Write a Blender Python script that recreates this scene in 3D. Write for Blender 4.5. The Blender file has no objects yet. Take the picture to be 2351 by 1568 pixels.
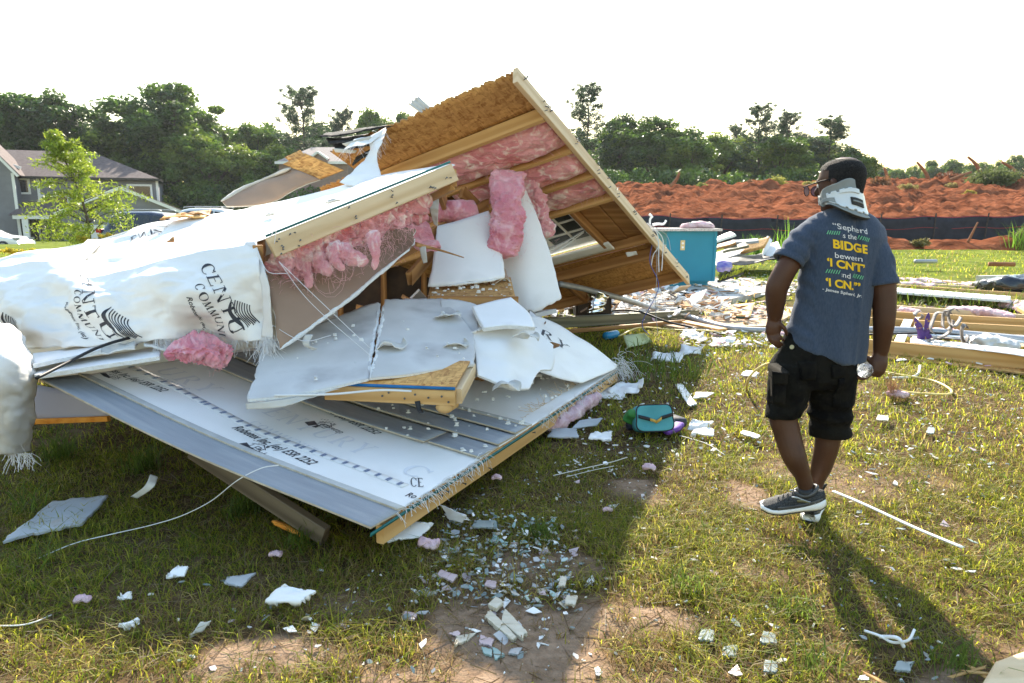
import bpy, bmesh, math, random
import numpy as np
from mathutils import Vector, Matrix

rnd = random.Random(7)
rng = np.random.default_rng(11)
SC = bpy.context.scene
COL = SC.collection
R = math.radians

# ------------------------------------------------------------------ camera, sky, sun, exposure
CAM_H, PITCH, FOC = 1.5, R(10.5), 24.0
SUN_EL, SUN_AZ = R(34.6), R(-1.0)
cam = bpy.data.cameras.new('camera')
cam.lens = FOC; cam.sensor_width = 36.0; cam.clip_start = 0.05; cam.clip_end = 2000
camo = bpy.data.objects.new('camera', cam); COL.objects.link(camo)
camo.location = (0, 0, CAM_H); camo.rotation_euler = (R(90) - PITCH, 0, 0)
SC.camera = camo
cam.dof.use_dof = True; cam.dof.focus_distance = 4.6; cam.dof.aperture_fstop = 7.1

wd = bpy.data.worlds.new('World'); SC.world = wd; wd.use_nodes = True
nt = wd.node_tree; nt.nodes.clear()
sky = nt.nodes.new('ShaderNodeTexSky'); sky.sky_type = 'NISHITA'; sky.sun_disc = False
sky.sun_elevation = SUN_EL; sky.sun_rotation = SUN_AZ; sky.air_density = 1.9; sky.dust_density = 1.0; sky.ozone_density = 2.0
bg = nt.nodes.new('ShaderNodeBackground'); bg.inputs['Strength'].default_value = 0.122
wo = nt.nodes.new('ShaderNodeOutputWorld')
nt.links.new(sky.outputs[0], bg.inputs[0]); nt.links.new(bg.outputs[0], wo.inputs[0])

sl = bpy.data.lights.new('sun', 'SUN'); sl.energy = 5.0; sl.angle = R(0.55); sl.color = (1.0, 0.90, 0.74)
so = bpy.data.objects.new('sun', sl); COL.objects.link(so)
so.rotation_euler = Vector((-math.sin(SUN_AZ) * math.cos(SUN_EL), -math.cos(SUN_AZ) * math.cos(SUN_EL), -math.sin(SUN_EL))).to_track_quat('-Z', 'Y').to_euler()
so.location = (0, 40, 30)

vs = SC.view_settings
vs.view_transform = 'Standard'; vs.look = 'None'; vs.exposure = 1.6; vs.gamma = 1.0; vs.use_curve_mapping = False
SC.render.engine = 'CYCLES'
SC.cycles.max_bounces = 8; SC.cycles.transparent_max_bounces = 12; SC.cycles.use_denoising = True

# ------------------------------------------------------------------ survey of the place: sight line (x, y) on a 2351 wide print -> a point at a given distance or height
F = 1024 * FOC / 36.0
def ray(x, y):
    k = 1024 / 2351.0
    cx = (x * k - 512) / F; cz = -(y * k - 341.5) / F
    return np.array([cx, math.cos(PITCH) + cz * math.sin(PITCH), -math.sin(PITCH) + cz * math.cos(PITCH)])
def W(x, y, d):
    r = ray(x, y); return np.array([0, 0, CAM_H]) + r * (d / r[1])
def G(x, y, z=0.0):
    r = ray(x, y); return np.array([0, 0, CAM_H]) + r * ((z - CAM_H) / r[2])

# ------------------------------------------------------------------ noise
def _h(ix, iy, iz, seed):
    n = (ix.astype(np.int64) * 374761393 + iy.astype(np.int64) * 668265263 + iz.astype(np.int64) * 2147483647 + seed * 1274126177) & 0xffffffff
    n = ((n ^ (n >> 13)) * 1274126177) & 0xffffffff
    n = n ^ (n >> 16)
    return (n & 0xffff) / 65535.0
def vnoise(x, y, z=None, seed=0):
    x = np.asarray(x, float); y = np.asarray(y, float)
    z = np.zeros_like(x) if z is None else np.asarray(z, float)
    ix, iy, iz = np.floor(x), np.floor(y), np.floor(z)
    fx, fy, fz = x - ix, y - iy, z - iz
    s = lambda t: t * t * (3 - 2 * t)
    fx, fy, fz = s(fx), s(fy), s(fz)
    r = 0
    for dx in (0, 1):
        for dy in (0, 1):
            for dz in (0, 1):
                w = (fx if dx else 1 - fx) * (fy if dy else 1 - fy) * (fz if dz else 1 - fz)
                r = r + w * _h(ix + dx, iy + dy, iz + dz, seed)
    return r
def fbm(x, y, z=None, seed=0, octv=4, gain=0.5):
    a, t, n = 1.0, 0.0, 0.0
    x = np.asarray(x, float); y = np.asarray(y, float); z = None if z is None else np.asarray(z, float)
    for o in range(octv):
        t = t + a * (vnoise(x, y, z, seed + o * 17) - 0.5); n += a; a *= gain
        x = x * 2.03; y = y * 2.03; z = None if z is None else z * 2.03
    return t / n * 2

# ------------------------------------------------------------------ objects
def tag(o, label=None, cat=None, group=None, kind=None):
    if label: o['label'] = label
    if cat: o['category'] = cat
    if group: o['group'] = group
    if kind: o['kind'] = kind
    return o
def thing(name, label, cat, loc=(0, 0, 0), group=None):
    o = bpy.data.objects.new(name, None); COL.objects.link(o)
    o.empty_display_size = 0.1; o.location = Vector(loc)
    return tag(o, label, cat, group)
def mesh_from(verts, faces, mat=None, smooth=False, uv=None, mi=None):
    me = bpy.data.meshes.new('mesh')
    verts = np.asarray(verts, float)
    if isinstance(faces, np.ndarray):
        nf, k = faces.shape
        me.vertices.add(len(verts)); me.vertices.foreach_set('co', verts.ravel())
        me.loops.add(nf * k); me.loops.foreach_set('vertex_index', faces.ravel().astype(np.int32))
        me.polygons.add(nf); me.polygons.foreach_set('loop_start', np.arange(0, nf * k, k, dtype=np.int32))
        me.update(calc_edges=True); me.validate()
    else:
        me.from_pydata([tuple(v) for v in verts], [], faces)
    mats = mat if isinstance(mat, (list, tuple)) else [mat]
    for m in mats:
        if m: me.materials.append(m)
    if mi is not None: me.polygons.foreach_set('material_index', np.asarray(mi, np.int32))
    if smooth: me.polygons.foreach_set('use_smooth', np.ones(len(me.polygons), bool))
    if uv is not None:
        l = me.uv_layers.new(name='UVMap'); idx = np.zeros(len(me.loops), np.int32); me.loops.foreach_get('vertex_index', idx)
        l.data.foreach_set('uv', np.asarray(uv, np.float32)[idx].ravel())
    me.update()
    return me
def put(name, me, parent=None, loc=None):
    o = bpy.data.objects.new(name, me); COL.objects.link(o)
    if parent: o.parent = parent
    if loc is not None: o.location = Vector(loc)
    return o
def wloc(o):
    v = Vector((0, 0, 0))
    while o: v += o.location; o = o.parent
    return np.array(v)
def part(name, verts, faces, mat, parent=None, smooth=False, uv=None, mi=None):
    """mesh given in place coordinates; the object's origin goes to its own centre"""
    verts = np.asarray(verts, float)
    c = verts.mean(0); c[2] = verts[:, 2].min()
    me = mesh_from(verts - c, faces, mat, smooth, uv, mi)
    return put(name, me, parent, c - (wloc(parent) if parent else 0))

class MB:
    """collects simple solids into one mesh"""
    def __init__(s): s.v = []; s.f = []; s.m = []
    def add(s, v, f, mi=0):
        b = len(s.v); s.v += [tuple(p) for p in v]; s.f += [tuple(i + b for i in q) for q in f]; s.m += [mi] * len(f); return s
    def box(s, c, sz, ax=None, mi=0):
        c = np.array(c, float); h = np.array(sz, float) / 2; A = np.eye(3) if ax is None else np.array(ax, float)
        v = [c + A[0] * h[0] * i + A[1] * h[1] * j + A[2] * h[2] * k for i in (-1, 1) for j in (-1, 1) for k in (-1, 1)]
        return s.add(v, [(0, 1, 3, 2), (4, 6, 7, 5), (0, 4, 5, 1), (2, 3, 7, 6), (0, 2, 6, 4), (1, 5, 7, 3)], mi)
    def bar(s, p0, p1, w, h, up=(0, 0, 1), mi=0):
        p0 = np.array(p0, float); p1 = np.array(p1, float); L = np.linalg.norm(p1 - p0)
        return s.box((p0 + p1) / 2, (L, w, h), frame(p1 - p0, up), mi)
    def quad(s, a, b, c, d, mi=0): return s.add([a, b, c, d], [(0, 1, 2, 3)], mi)
    def tube(s, pts, r, n=6, mi=0, cap=True):
        v, f = tube_vf(pts, r, n, cap); return s.add(v, f, mi)
    def prism(s, poly, d, mi=0):
        """poly: list of 3D points, extruded by vector d"""
        n = len(poly); d = np.array(d, float); P = [np.array(p, float) for p in poly]
        v = P + [p + d for p in P]
        f = [tuple(range(n))[::-1], tuple(range(n, 2 * n))] + [(i, (i + 1) % n, n + (i + 1) % n, n + i) for i in range(n)]
        return s.add(v, f, mi)
    def obj(s, name, mat, parent=None, smooth=False, loc=None):
        return part(name, s.v, s.f, mat, parent, smooth, mi=s.m if isinstance(mat, (list, tuple)) else None)
def frame(d, up=(0, 0, 1)):
    x = np.array(d, float); x = x / np.linalg.norm(x); u = np.array(up, float)
    y = np.cross(u, x)
    if np.linalg.norm(y) < 1e-6: y = np.cross((0, 1, 0), x)
    y /= np.linalg.norm(y); return np.array([x, y, np.cross(x, y)])
def tube_vf(pts, r, n=6, cap=True):
    P = np.array(pts, float); m = len(P)
    rr = np.full(m, r) if np.isscalar(r) else np.array(r, float)
    T = np.gradient(P, axis=0); T /= np.linalg.norm(T, axis=1)[:, None] + 1e-9
    u = np.array([0, 0, 1.0]) if abs(T[0][2]) < 0.9 else np.array([1.0, 0, 0])
    v = []; a = np.arange(n) * 2 * math.pi / n
    for i in range(m):
        y = np.cross(u, T[i]); y /= np.linalg.norm(y) + 1e-9; z = np.cross(T[i], y); u = z
        v.append(P[i] + rr[i] * (np.cos(a)[:, None] * y + np.sin(a)[:, None] * z))
    v = np.concatenate(v)
    f = [(i * n + j, i * n + (j + 1) % n, (i + 1) * n + (j + 1) % n, (i + 1) * n + j) for i in range(m - 1) for j in range(n)]
    if cap: f += [tuple(range(n))[::-1], tuple(range((m - 1) * n, m * n))]
    return v, f
def cr(pts, n):
    """Catmull-Rom through pts (k, ...) to n samples"""
    P = np.array(pts, float); k = len(P)
    if k == 2:
        t = np.linspace(0, 1, n).reshape((-1,) + (1,) * (P.ndim - 1)); return P[0] * (1 - t) + P[1] * t
    t = np.linspace(0, k - 1, n); i = np.minimum(t.astype(int), k - 2); f = (t - i).reshape((-1,) + (1,) * (P.ndim - 1))
    E = np.concatenate([[2 * P[0] - P[1]], P, [2 * P[-1] - P[-2]]])
    a, b, c, d = E[i], E[i + 1], E[i + 2], E[i + 3]
    return 0.5 * (2 * b + (c - a) * f + (2 * a - 5 * b + 4 * c - d) * f ** 2 + (3 * b - a - 3 * c + d) * f ** 3)
def surf(ctrl, nu, nv):
    """ctrl rows x cols x 3 -> nv x nu x 3 smooth grid"""
    C = np.array(ctrl, float)
    A = cr(C, nv); return np.swapaxes(cr(np.swapaxes(A, 0, 1), nu), 0, 1)
def normals(g):
    du = np.gradient(g, axis=1); dv = np.gradient(g, axis=0)
    n = np.cross(du, dv); return n / (np.linalg.norm(n, axis=2)[..., None] + 1e-12)
def crumple(g, amp, freq, seed=0, octv=3, ridge=False, stretch=(1, 1)):
    n = normals(g)
    x = g[..., 0] * freq * stretch[0] + 31.7; y = (g[..., 1] + g[..., 2] * 1.3) * freq * stretch[1] + 11.3
    w = fbm(x, y, g[..., 2] * freq, seed, octv)
    if ridge: w = 0.5 - np.abs(w) * 2
    return g + n * (w * amp)[..., None]
def sheet_vf(g, th=0.004, both=True):
    nv, nu = g.shape[:2]; n = normals(g)
    i = np.arange(nv * nu).reshape(nv, nu)
    q = np.stack([i[:-1, :-1], i[:-1, 1:], i[1:, 1:], i[1:, :-1]], -1).reshape(-1, 4)
    t = g + n * th / 2; b = g - n * th / 2
    V = np.concatenate([t.reshape(-1, 3), b.reshape(-1, 3)]); N = nv * nu
    rim = np.concatenate([i[0, :], i[1:, -1], i[-1, -2::-1], i[-2:0:-1, 0]])
    r2 = np.roll(rim, -1)
    Q = np.concatenate([q, q[:, ::-1] + N, np.stack([rim, rim + N, r2 + N, r2], -1)])
    mi = np.concatenate([np.zeros(len(q)), np.ones(len(q)), np.full(len(rim), 2)]).astype(int)
    return V, Q, mi
def grid_uv(g):
    nv, nu = g.shape[:2]
    L = np.linalg.norm(g[nv // 2, -1] - g[nv // 2, 0]); Hh = np.linalg.norm(g[-1, nu // 2] - g[0, nu // 2])
    s, t = np.meshgrid(np.linspace(0, L, nu), np.linspace(0, Hh, nv)); uv = np.stack([s, t], -1).reshape(-1, 2)
    return np.concatenate([uv, uv])
def sheet(name, g, th, mats, parent=None, smooth=True):
    """mats: one material, or [front, back, edge]"""
    V, Q, mi = sheet_vf(g, th)
    ml = mats if isinstance(mats, (list, tuple)) else [mats]
    mi = np.minimum(mi, len(ml) - 1)
    o = part(name, V, Q, list(ml), parent, False, grid_uv(g), mi)
    if smooth:
        sm = np.concatenate([np.ones(2 * (g.shape[0] - 1) * (g.shape[1] - 1), bool), np.zeros(len(Q) - 2 * (g.shape[0] - 1) * (g.shape[1] - 1), bool)])
        o.data.polygons.foreach_set('use_smooth', sm)
    return o
def gsample(g, s, t):
    """bilinear position and normal on grid g at arrays s (along cols), t (along rows) in 0..1"""
    nv, nu = g.shape[:2]; n = normals(g)
    x = np.clip(s, 0, 1) * (nu - 1); y = np.clip(t, 0, 1) * (nv - 1)
    i = np.minimum(x.astype(int), nu - 2); j = np.minimum(y.astype(int), nv - 2); fx = (x - i)[:, None]; fy = (y - j)[:, None]
    B = lambda a: (a[j, i] * (1 - fx) + a[j, i + 1] * fx) * (1 - fy) + (a[j + 1, i] * (1 - fx) + a[j + 1, i + 1] * fx) * fy
    return B(g), B(n)
_glyph = {}
def text_mesh(s, size=1.0, shear=0.0, bold=0.0, maxe=0.25):
    key = (s, shear, bold, maxe)
    if key not in _glyph:
        cu = bpy.data.curves.new('t', 'FONT'); cu.body = s; cu.size = 1.0; cu.shear = shear; cu.offset = bold; cu.resolution_u = 4; cu.fill_mode = 'FRONT'
        o = bpy.data.objects.new('t', cu); COL.objects.link(o)
        dg = bpy.context.evaluated_depsgraph_get(); me = bpy.data.meshes.new_from_object(o.evaluated_get(dg))
        bm = bmesh.new(); bm.from_mesh(me); bmesh.ops.triangulate(bm, faces=bm.faces)
        for _ in range(4):
            es = [e for e in bm.edges if e.calc_length() > maxe]
            if not es: break
            bmesh.ops.subdivide_edges(bm, edges=es, cuts=1); bmesh.ops.triangulate(bm, faces=bm.faces)
        bm.verts.ensure_lookup_table()
        v = np.array([p.co[:] for p in bm.verts]); f = np.array([[p.index for p in q.verts] for q in bm.faces])
        bm.free(); bpy.data.meshes.remove(me); bpy.data.objects.remove(o); bpy.data.curves.remove(cu)
        _glyph[key] = (v, f)
    v, f = _glyph[key]
    return v * size, f
def on_grid(name, g, v2, f, mat, parent, off=0.003, flip=False):
    """lay flat artwork given in (s, t) of grid g onto the surface"""
    P, N = gsample(g, v2[:, 0], v2[:, 1])
    P = P + N * (off if not flip else -off)
    return part(name, P, f, mat, parent)
def copy_tree(o, parent=None):
    c = o.copy(); COL.objects.link(c); c.parent = parent
    for ch in o.children: copy_tree(ch, c)
    return c
def beam(name, p0, p1, w, h, mat, parent=None, up=(0, 0, 1), bev=0.004, jag=0.0, seed=0):
    """sawn timber: local X runs along the piece so that the grain follows it"""
    p0 = np.array(p0, float); p1 = np.array(p1, float); L = np.linalg.norm(p1 - p0); A = frame(p1 - p0, up)
    n = max(2, int(L / 0.35)); xs = np.linspace(-L / 2, L / 2, n)
    q = [(-w / 2 + bev, -h / 2), (w / 2 - bev, -h / 2), (w / 2, -h / 2 + bev), (w / 2, h / 2 - bev), (w / 2 - bev, h / 2), (-w / 2 + bev, h / 2), (-w / 2, h / 2 - bev), (-w / 2, -h / 2 + bev)]
    rr = random.Random(seed * 31 + int(L * 1000)); v = []
    for k, x in enumerate(xs):
        for (a, b) in q:
            j = (rr.random() - 0.5) * jag * 2 if k in (0, n - 1) else 0
            v.append((x + j, a + 0.0015 * math.sin(x * 5 + seed), b + 0.002 * math.sin(x * 3.1 + seed * 2)))
    f = [(i * 8 + j, i * 8 + (j + 1) % 8, (i + 1) * 8 + (j + 1) % 8, (i + 1) * 8 + j) for i in range(n - 1) for j in range(8)]
    f += [tuple(range(8))[::-1], tuple(range((n - 1) * 8, n * 8))]
    me = mesh_from(v, f, mat)
    o = bpy.data.objects.new(name, me); COL.objects.link(o)
    if parent: o.parent = parent
    M = Matrix([[A[0][i], A[1][i], A[2][i]] for i in range(3)]).to_4x4()
    o.rotation_euler = M.to_euler(); o.location = Vector((p0 + p1) / 2 - (wloc(parent) if parent else 0))
    return o
def cable(name, pts, r, mat, parent=None, n=40, sides=6):
    v, f = tube_vf(cr(pts, n), r, sides); return part(name, v, f, mat, parent, True)
def irregular(n, rx, ry, seed, jag=0.35):
    r_ = random.Random(seed); a0 = r_.random() * 6.28; out = []
    for i in range(n):
        a = a0 + (i + r_.uniform(-0.3, 0.3)) * 2 * math.pi / n; k = 1 - r_.random() * jag
        out.append((rx * k * math.cos(a), ry * k * math.sin(a)))
    return out

# ------------------------------------------------------------------ procedural materials
def _n(nt, t, **kw):
    n = nt.nodes.new(t)
    for k, v in kw.items(): setattr(n, k, v)
    return n
def M(name, c1, c2=None, scale=6.0, lo=0.35, hi=0.65, rough=0.7, spec=0.35, bump=0.0, bscale=60.0, stretch=(1, 1, 1), coord='Object',
      c3=None, s3=1.3, lo3=0.55, hi3=0.72, metal=0.0, transl=0.0, alpha=1.0, ior=None, trans=0.0, sheen=0.0, detail=6.0, wave=None, coat=0.0, bstretch=None, rvar=0.0, dist=0.0):
    m = bpy.data.materials.new(name); m.use_nodes = True; nt = m.node_tree; nt.nodes.clear()
    out = _n(nt, 'ShaderNodeOutputMaterial'); b = _n(nt, 'ShaderNodeBsdfPrincipled'); L = nt.links.new
    L(b.outputs[0], out.inputs[0])
    b.inputs['Roughness'].default_value = rough; b.inputs['Metallic'].default_value = metal
    b.inputs['Specular IOR Level'].default_value = spec
    if sheen: b.inputs['Sheen Weight'].default_value = sheen
    if coat: b.inputs['Coat Weight'].default_value = coat; b.inputs['Coat Roughness'].default_value = 0.05
    if trans: b.inputs['Transmission Weight'].default_value = trans
    if ior: b.inputs['IOR'].default_value = ior
    if alpha < 1: b.inputs['Alpha'].default_value = alpha
    tc = _n(nt, 'ShaderNodeTexCoord'); src = tc.outputs[coord]
    mp = _n(nt, 'ShaderNodeMapping'); mp.inputs['Scale'].default_value = stretch; L(src, mp.inputs[0])
    col = None
    if c2 is not None:
        no = _n(nt, 'ShaderNodeTexNoise'); no.inputs['Scale'].default_value = scale; no.inputs['Detail'].default_value = detail; L(mp.outputs[0], no.inputs['Vector'])
        fac = no.outputs[0]
        if wave:
            wv = _n(nt, 'ShaderNodeTexWave'); wv.bands_direction = wave[1]; wv.inputs['Scale'].default_value = wave[0]; wv.inputs['Distortion'].default_value = wave[2]; wv.inputs['Detail'].default_value = 3; wv.inputs['Detail Scale'].default_value = 1.5
            L(mp.outputs[0], wv.inputs['Vector'])
            mx = _n(nt, 'ShaderNodeMath', operation='MULTIPLY_ADD'); mx.inputs[1].default_value = 0.5; L(wv.outputs[1], mx.inputs[0])
            m2 = _n(nt, 'ShaderNodeMath', operation='MULTIPLY'); m2.inputs[1].default_value = 0.5; L(no.outputs[0], m2.inputs[0]); L(m2.outputs[0], mx.inputs[2]); fac = mx.outputs[0]
        rp = _n(nt, 'ShaderNodeValToRGB'); rp.color_ramp.elements[0].position = lo; rp.color_ramp.elements[1].position = hi
        rp.color_ramp.elements[0].color = (*c1, 1); rp.color_ramp.elements[1].color = (*c2, 1); L(fac, rp.inputs[0]); col = rp.outputs[0]
        if c3 is not None:
            n3 = _n(nt, 'ShaderNodeTexNoise'); n3.inputs['Scale'].default_value = s3; n3.inputs['Detail'].default_value = 8; n3.inputs['Distortion'].default_value = dist; L(mp.outputs[0], n3.inputs['Vector'])
            r3 = _n(nt, 'ShaderNodeMapRange'); r3.inputs[1].default_value = lo3; r3.inputs[2].default_value = hi3; L(n3.outputs[0], r3.inputs[0])
            mc = _n(nt, 'ShaderNodeMix', data_type='RGBA'); mc.inputs[7].default_value = (*c3, 1); L(r3.outputs[0], mc.inputs[0]); L(col, mc.inputs[6]); col = mc.outputs[2]
        L(col, b.inputs['Base Color'])
    else: b.inputs['Base Color'].default_value = (*c1, 1)
    if rvar:
        nr = _n(nt, 'ShaderNodeTexNoise'); nr.inputs['Scale'].default_value = 9; L(mp.outputs[0], nr.inputs['Vector'])
        mr = _n(nt, 'ShaderNodeMapRange'); mr.inputs[3].default_value = rough - rvar; mr.inputs[4].default_value = rough + rvar; L(nr.outputs[0], mr.inputs[0]); L(mr.outputs[0], b.inputs['Roughness'])
    if bump:
        nb = _n(nt, 'ShaderNodeTexNoise'); nb.inputs['Scale'].default_value = bscale; nb.inputs['Detail'].default_value = 5
        if bstretch:
            m3 = _n(nt, 'ShaderNodeMapping'); m3.inputs['Scale'].default_value = bstretch; L(src, m3.inputs[0]); L(m3.outputs[0], nb.inputs['Vector'])
        else: L(mp.outputs[0], nb.inputs['Vector'])
        bp = _n(nt, 'ShaderNodeBump'); bp.inputs['Strength'].default_value = min(1.0, bump); bp.inputs['Distance'].default_value = 0.01 * max(1.0, bump); L(nb.outputs[0], bp.inputs['Height']); L(bp.outputs[0], b.inputs['Normal'])
    if transl:
        tr = _n(nt, 'ShaderNodeBsdfTranslucent'); ms = _n(nt, 'ShaderNodeMixShader'); ms.inputs[0].default_value = transl
        if col is not None: L(col, tr.inputs[0])
        else: tr.inputs[0].default_value = (*c1, 1)
        L(b.outputs[0], ms.inputs[1]); L(tr.outputs[0], ms.inputs[2]); L(ms.outputs[0], out.inputs[0])
    return m
def M_attr(name, rough=0.6, transl=0.4, spec=0.3, attr='Col'):
    m = bpy.data.materials.new(name); m.use_nodes = True; nt = m.node_tree; nt.nodes.clear(); L = nt.links.new
    out = _n(nt, 'ShaderNodeOutputMaterial'); b = _n(nt, 'ShaderNodeBsdfPrincipled'); a = _n(nt, 'ShaderNodeAttribute', attribute_name=attr)
    b.inputs['Roughness'].default_value = rough; b.inputs['Specular IOR Level'].default_value = spec
    tr = _n(nt, 'ShaderNodeBsdfTranslucent'); ms = _n(nt, 'ShaderNodeMixShader'); ms.inputs[0].default_value = transl
    L(a.outputs[0], b.inputs['Base Color']); L(a.outputs[0], tr.inputs[0]); L(b.outputs[0], ms.inputs[1]); L(tr.outputs[0], ms.inputs[2]); L(ms.outputs[0], out.inputs[0])
    return m
def set_col(me, cols):
    a = me.attributes.new('Col', 'FLOAT_COLOR', 'POINT'); c = np.ones((len(cols), 4), np.float32); c[:, :3] = cols; a.data.foreach_set('color', c.ravel())

def osb_mat(name, dark=1.0):
    m = bpy.data.materials.new(name); m.use_nodes = True; nt = m.node_tree; L = nt.links.new; b = nt.nodes['Principled BSDF']; b.inputs['Roughness'].default_value = 0.75
    tc = _n(nt, 'ShaderNodeTexCoord'); cols = []
    pr = None
    for k, (sc, st) in enumerate(((14, (1, 3.0, 1)), (17, (3.0, 1, 1)))):
        mp = _n(nt, 'ShaderNodeMapping'); mp.inputs['Scale'].default_value = st; mp.inputs['Rotation'].default_value = (0, 0, 0.5 * k + 0.3); L(tc.outputs['UV'], mp.inputs[0])
        nz = _n(nt, 'ShaderNodeTexNoise'); nz.inputs['Scale'].default_value = 6; L(mp.outputs[0], nz.inputs['Vector'])
        ad = _n(nt, 'ShaderNodeMix', data_type='RGBA', blend_type='LINEAR_LIGHT'); ad.inputs[0].default_value = 0.12; L(mp.outputs[0], ad.inputs[6]); L(nz.outputs[1], ad.inputs[7])
        vo = _n(nt, 'ShaderNodeTexVoronoi'); vo.inputs['Scale'].default_value = sc; L(ad.outputs[2], vo.inputs['Vector'])
        cols.append(vo)
    mx = _n(nt, 'ShaderNodeMix', data_type='RGBA'); mx.inputs[0].default_value = 0.5; L(cols[0].outputs['Color'], mx.inputs[6]); L(cols[1].outputs['Color'], mx.inputs[7])
    bw = _n(nt, 'ShaderNodeRGBToBW'); L(mx.outputs[2], bw.inputs[0])
    rp = _n(nt, 'ShaderNodeValToRGB'); e = rp.color_ramp.elements; e[0].position = 0.2; e[0].color = (0.29 * dark, 0.125 * dark, 0.03 * dark, 1); e[1].position = 0.8; e[1].color = (0.60 * dark, 0.34 * dark, 0.11 * dark, 1)
    k = rp.color_ramp.elements.new(0.45); k.color = (0.45 * dark, 0.235 * dark, 0.07 * dark, 1)
    L(bw.outputs[0], rp.inputs[0]); L(rp.outputs[0], b.inputs['Base Color'])
    bp = _n(nt, 'ShaderNodeBump'); bp.inputs['Strength'].default_value = 0.5; bp.inputs['Distance'].default_value = 0.006; L(bw.outputs[0], bp.inputs['Height']); L(bp.outputs[0], b.inputs['Normal'])
    return m

def lumber(name, c1, c2, c3):
    return M(name, c1, c2, scale=3.0, lo=0.3, hi=0.7, rough=0.62, stretch=(0.35, 5, 5), wave=(0.9, 'Z', 7.0), c3=c3, s3=1.4, lo3=0.55, hi3=0.8, bump=0.25, bscale=14, bstretch=(0.6, 22, 22))
MAT = {}
def mats():
    m = MAT
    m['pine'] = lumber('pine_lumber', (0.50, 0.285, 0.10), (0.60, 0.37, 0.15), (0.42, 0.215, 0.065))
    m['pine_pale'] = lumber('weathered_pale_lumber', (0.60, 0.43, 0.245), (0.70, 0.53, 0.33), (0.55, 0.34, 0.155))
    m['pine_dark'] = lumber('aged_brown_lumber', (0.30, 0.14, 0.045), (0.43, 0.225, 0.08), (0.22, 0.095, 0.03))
    m['treated'] = lumber('green_treated_lumber', (0.13, 0.125, 0.08), (0.22, 0.20, 0.13), (0.11, 0.08, 0.05))
    m['osb'] = osb_mat('strand_board'); m['osb_pale'] = osb_mat('strand_board_pale', 1.25)
    m['osb_edge'] = M('strand_board_edge', (0.30, 0.16, 0.06), (0.48, 0.3, 0.13), scale=30, bump=1, bscale=60)
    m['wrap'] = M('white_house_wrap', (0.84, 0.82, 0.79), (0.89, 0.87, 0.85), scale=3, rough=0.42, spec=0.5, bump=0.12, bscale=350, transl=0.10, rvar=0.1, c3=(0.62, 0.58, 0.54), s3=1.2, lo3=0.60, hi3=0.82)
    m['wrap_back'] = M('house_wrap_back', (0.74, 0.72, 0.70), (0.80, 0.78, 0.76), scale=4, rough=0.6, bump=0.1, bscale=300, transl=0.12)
    m['fray'] = M('frayed_white_thread', (0.78, 0.78, 0.79), rough=0.6, transl=0.2)
    m['ink'] = M('black_print', (0.018, 0.02, 0.03), (0.05, 0.052, 0.065), scale=20, rough=0.5)
    m['ink_faded'] = M('faded_print', (0.42, 0.46, 0.55), (0.56, 0.59, 0.66), scale=10, rough=0.5)
    m['ink_ghost'] = M('ghost_print', (0.66, 0.66, 0.69), (0.74, 0.735, 0.75), scale=10, rough=0.5)
    m['ink_blue'] = M('blue_print', (0.02, 0.06, 0.17), (0.2, 0.27, 0.42), scale=60, rough=0.5)
    m['siding'] = M('grey_fibre_siding', (0.235, 0.255, 0.285), (0.285, 0.305, 0.335), scale=2.5, rough=0.55, spec=0.4, stretch=(1, 8, 1), coord='UV', bump=0.35, bscale=9, bstretch=(1.2, 40, 1), c3=(0.33, 0.345, 0.365), s3=1.3, rvar=0.12)
    m['siding_lap'] = M('siding_lap', (0.40, 0.40, 0.39), (0.5, 0.5, 0.48), scale=8, rough=0.7)
    m['siding_edge'] = M('siding_cut_edge', (0.40, 0.33, 0.24), (0.52, 0.46, 0.36), scale=20, rough=0.8)
    m['teal_edge'] = M('teal_edge_seal', (0.008, 0.10, 0.105), (0.02, 0.15, 0.15), scale=12, rough=0.6)
    m['blue_edge'] = M('blue_edge_seal', (0.01, 0.12, 0.33), (0.015, 0.16, 0.42), scale=12, rough=0.55)
    m['dry_grey'] = M('drywall_grey_paper', (0.50, 0.485, 0.47), (0.63, 0.615, 0.60), scale=2.2, rough=0.8, bump=0.1, bscale=120, c3=(0.34, 0.32, 0.31), s3=2.2, lo3=0.54, hi3=0.74)
    m['dry_white'] = M('drywall_white_paint', (0.78, 0.765, 0.75), (0.84, 0.82, 0.81), scale=3, rough=0.65, bump=0.08, bscale=160, c3=(0.56, 0.54, 0.52), s3=1.6, lo3=0.6, hi3=0.8)
    m['dry_brown'] = M('drywall_kraft_back', (0.30, 0.20, 0.14), (0.36, 0.25, 0.18), scale=2, rough=0.85, bump=0.06, bscale=90)
    m['gypsum'] = M('gypsum_core', (0.70, 0.70, 0.69), (0.80, 0.80, 0.79), scale=30, rough=0.9, bump=1.2, bscale=70)
    m['paper'] = M('torn_paper', (0.52, 0.50, 0.455), (0.66, 0.64, 0.60), scale=5, rough=0.85, bump=0.15, bscale=60, transl=0.08)
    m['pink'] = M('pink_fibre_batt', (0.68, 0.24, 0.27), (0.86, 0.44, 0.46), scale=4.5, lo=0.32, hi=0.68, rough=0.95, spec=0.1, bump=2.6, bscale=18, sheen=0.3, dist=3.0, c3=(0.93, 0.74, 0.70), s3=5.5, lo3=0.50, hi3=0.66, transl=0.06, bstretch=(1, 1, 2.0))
    m['pink_deep'] = M('pink_fibre_batt_deep', (0.64, 0.18, 0.25), (0.82, 0.37, 0.42), scale=5, lo=0.32, hi=0.68, rough=0.95, spec=0.1, bump=3.2, bscale=20, sheen=0.3, dist=2.5, c3=(0.88, 0.52, 0.58), s3=4.5, lo3=0.48, hi3=0.68, transl=0.06)
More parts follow.
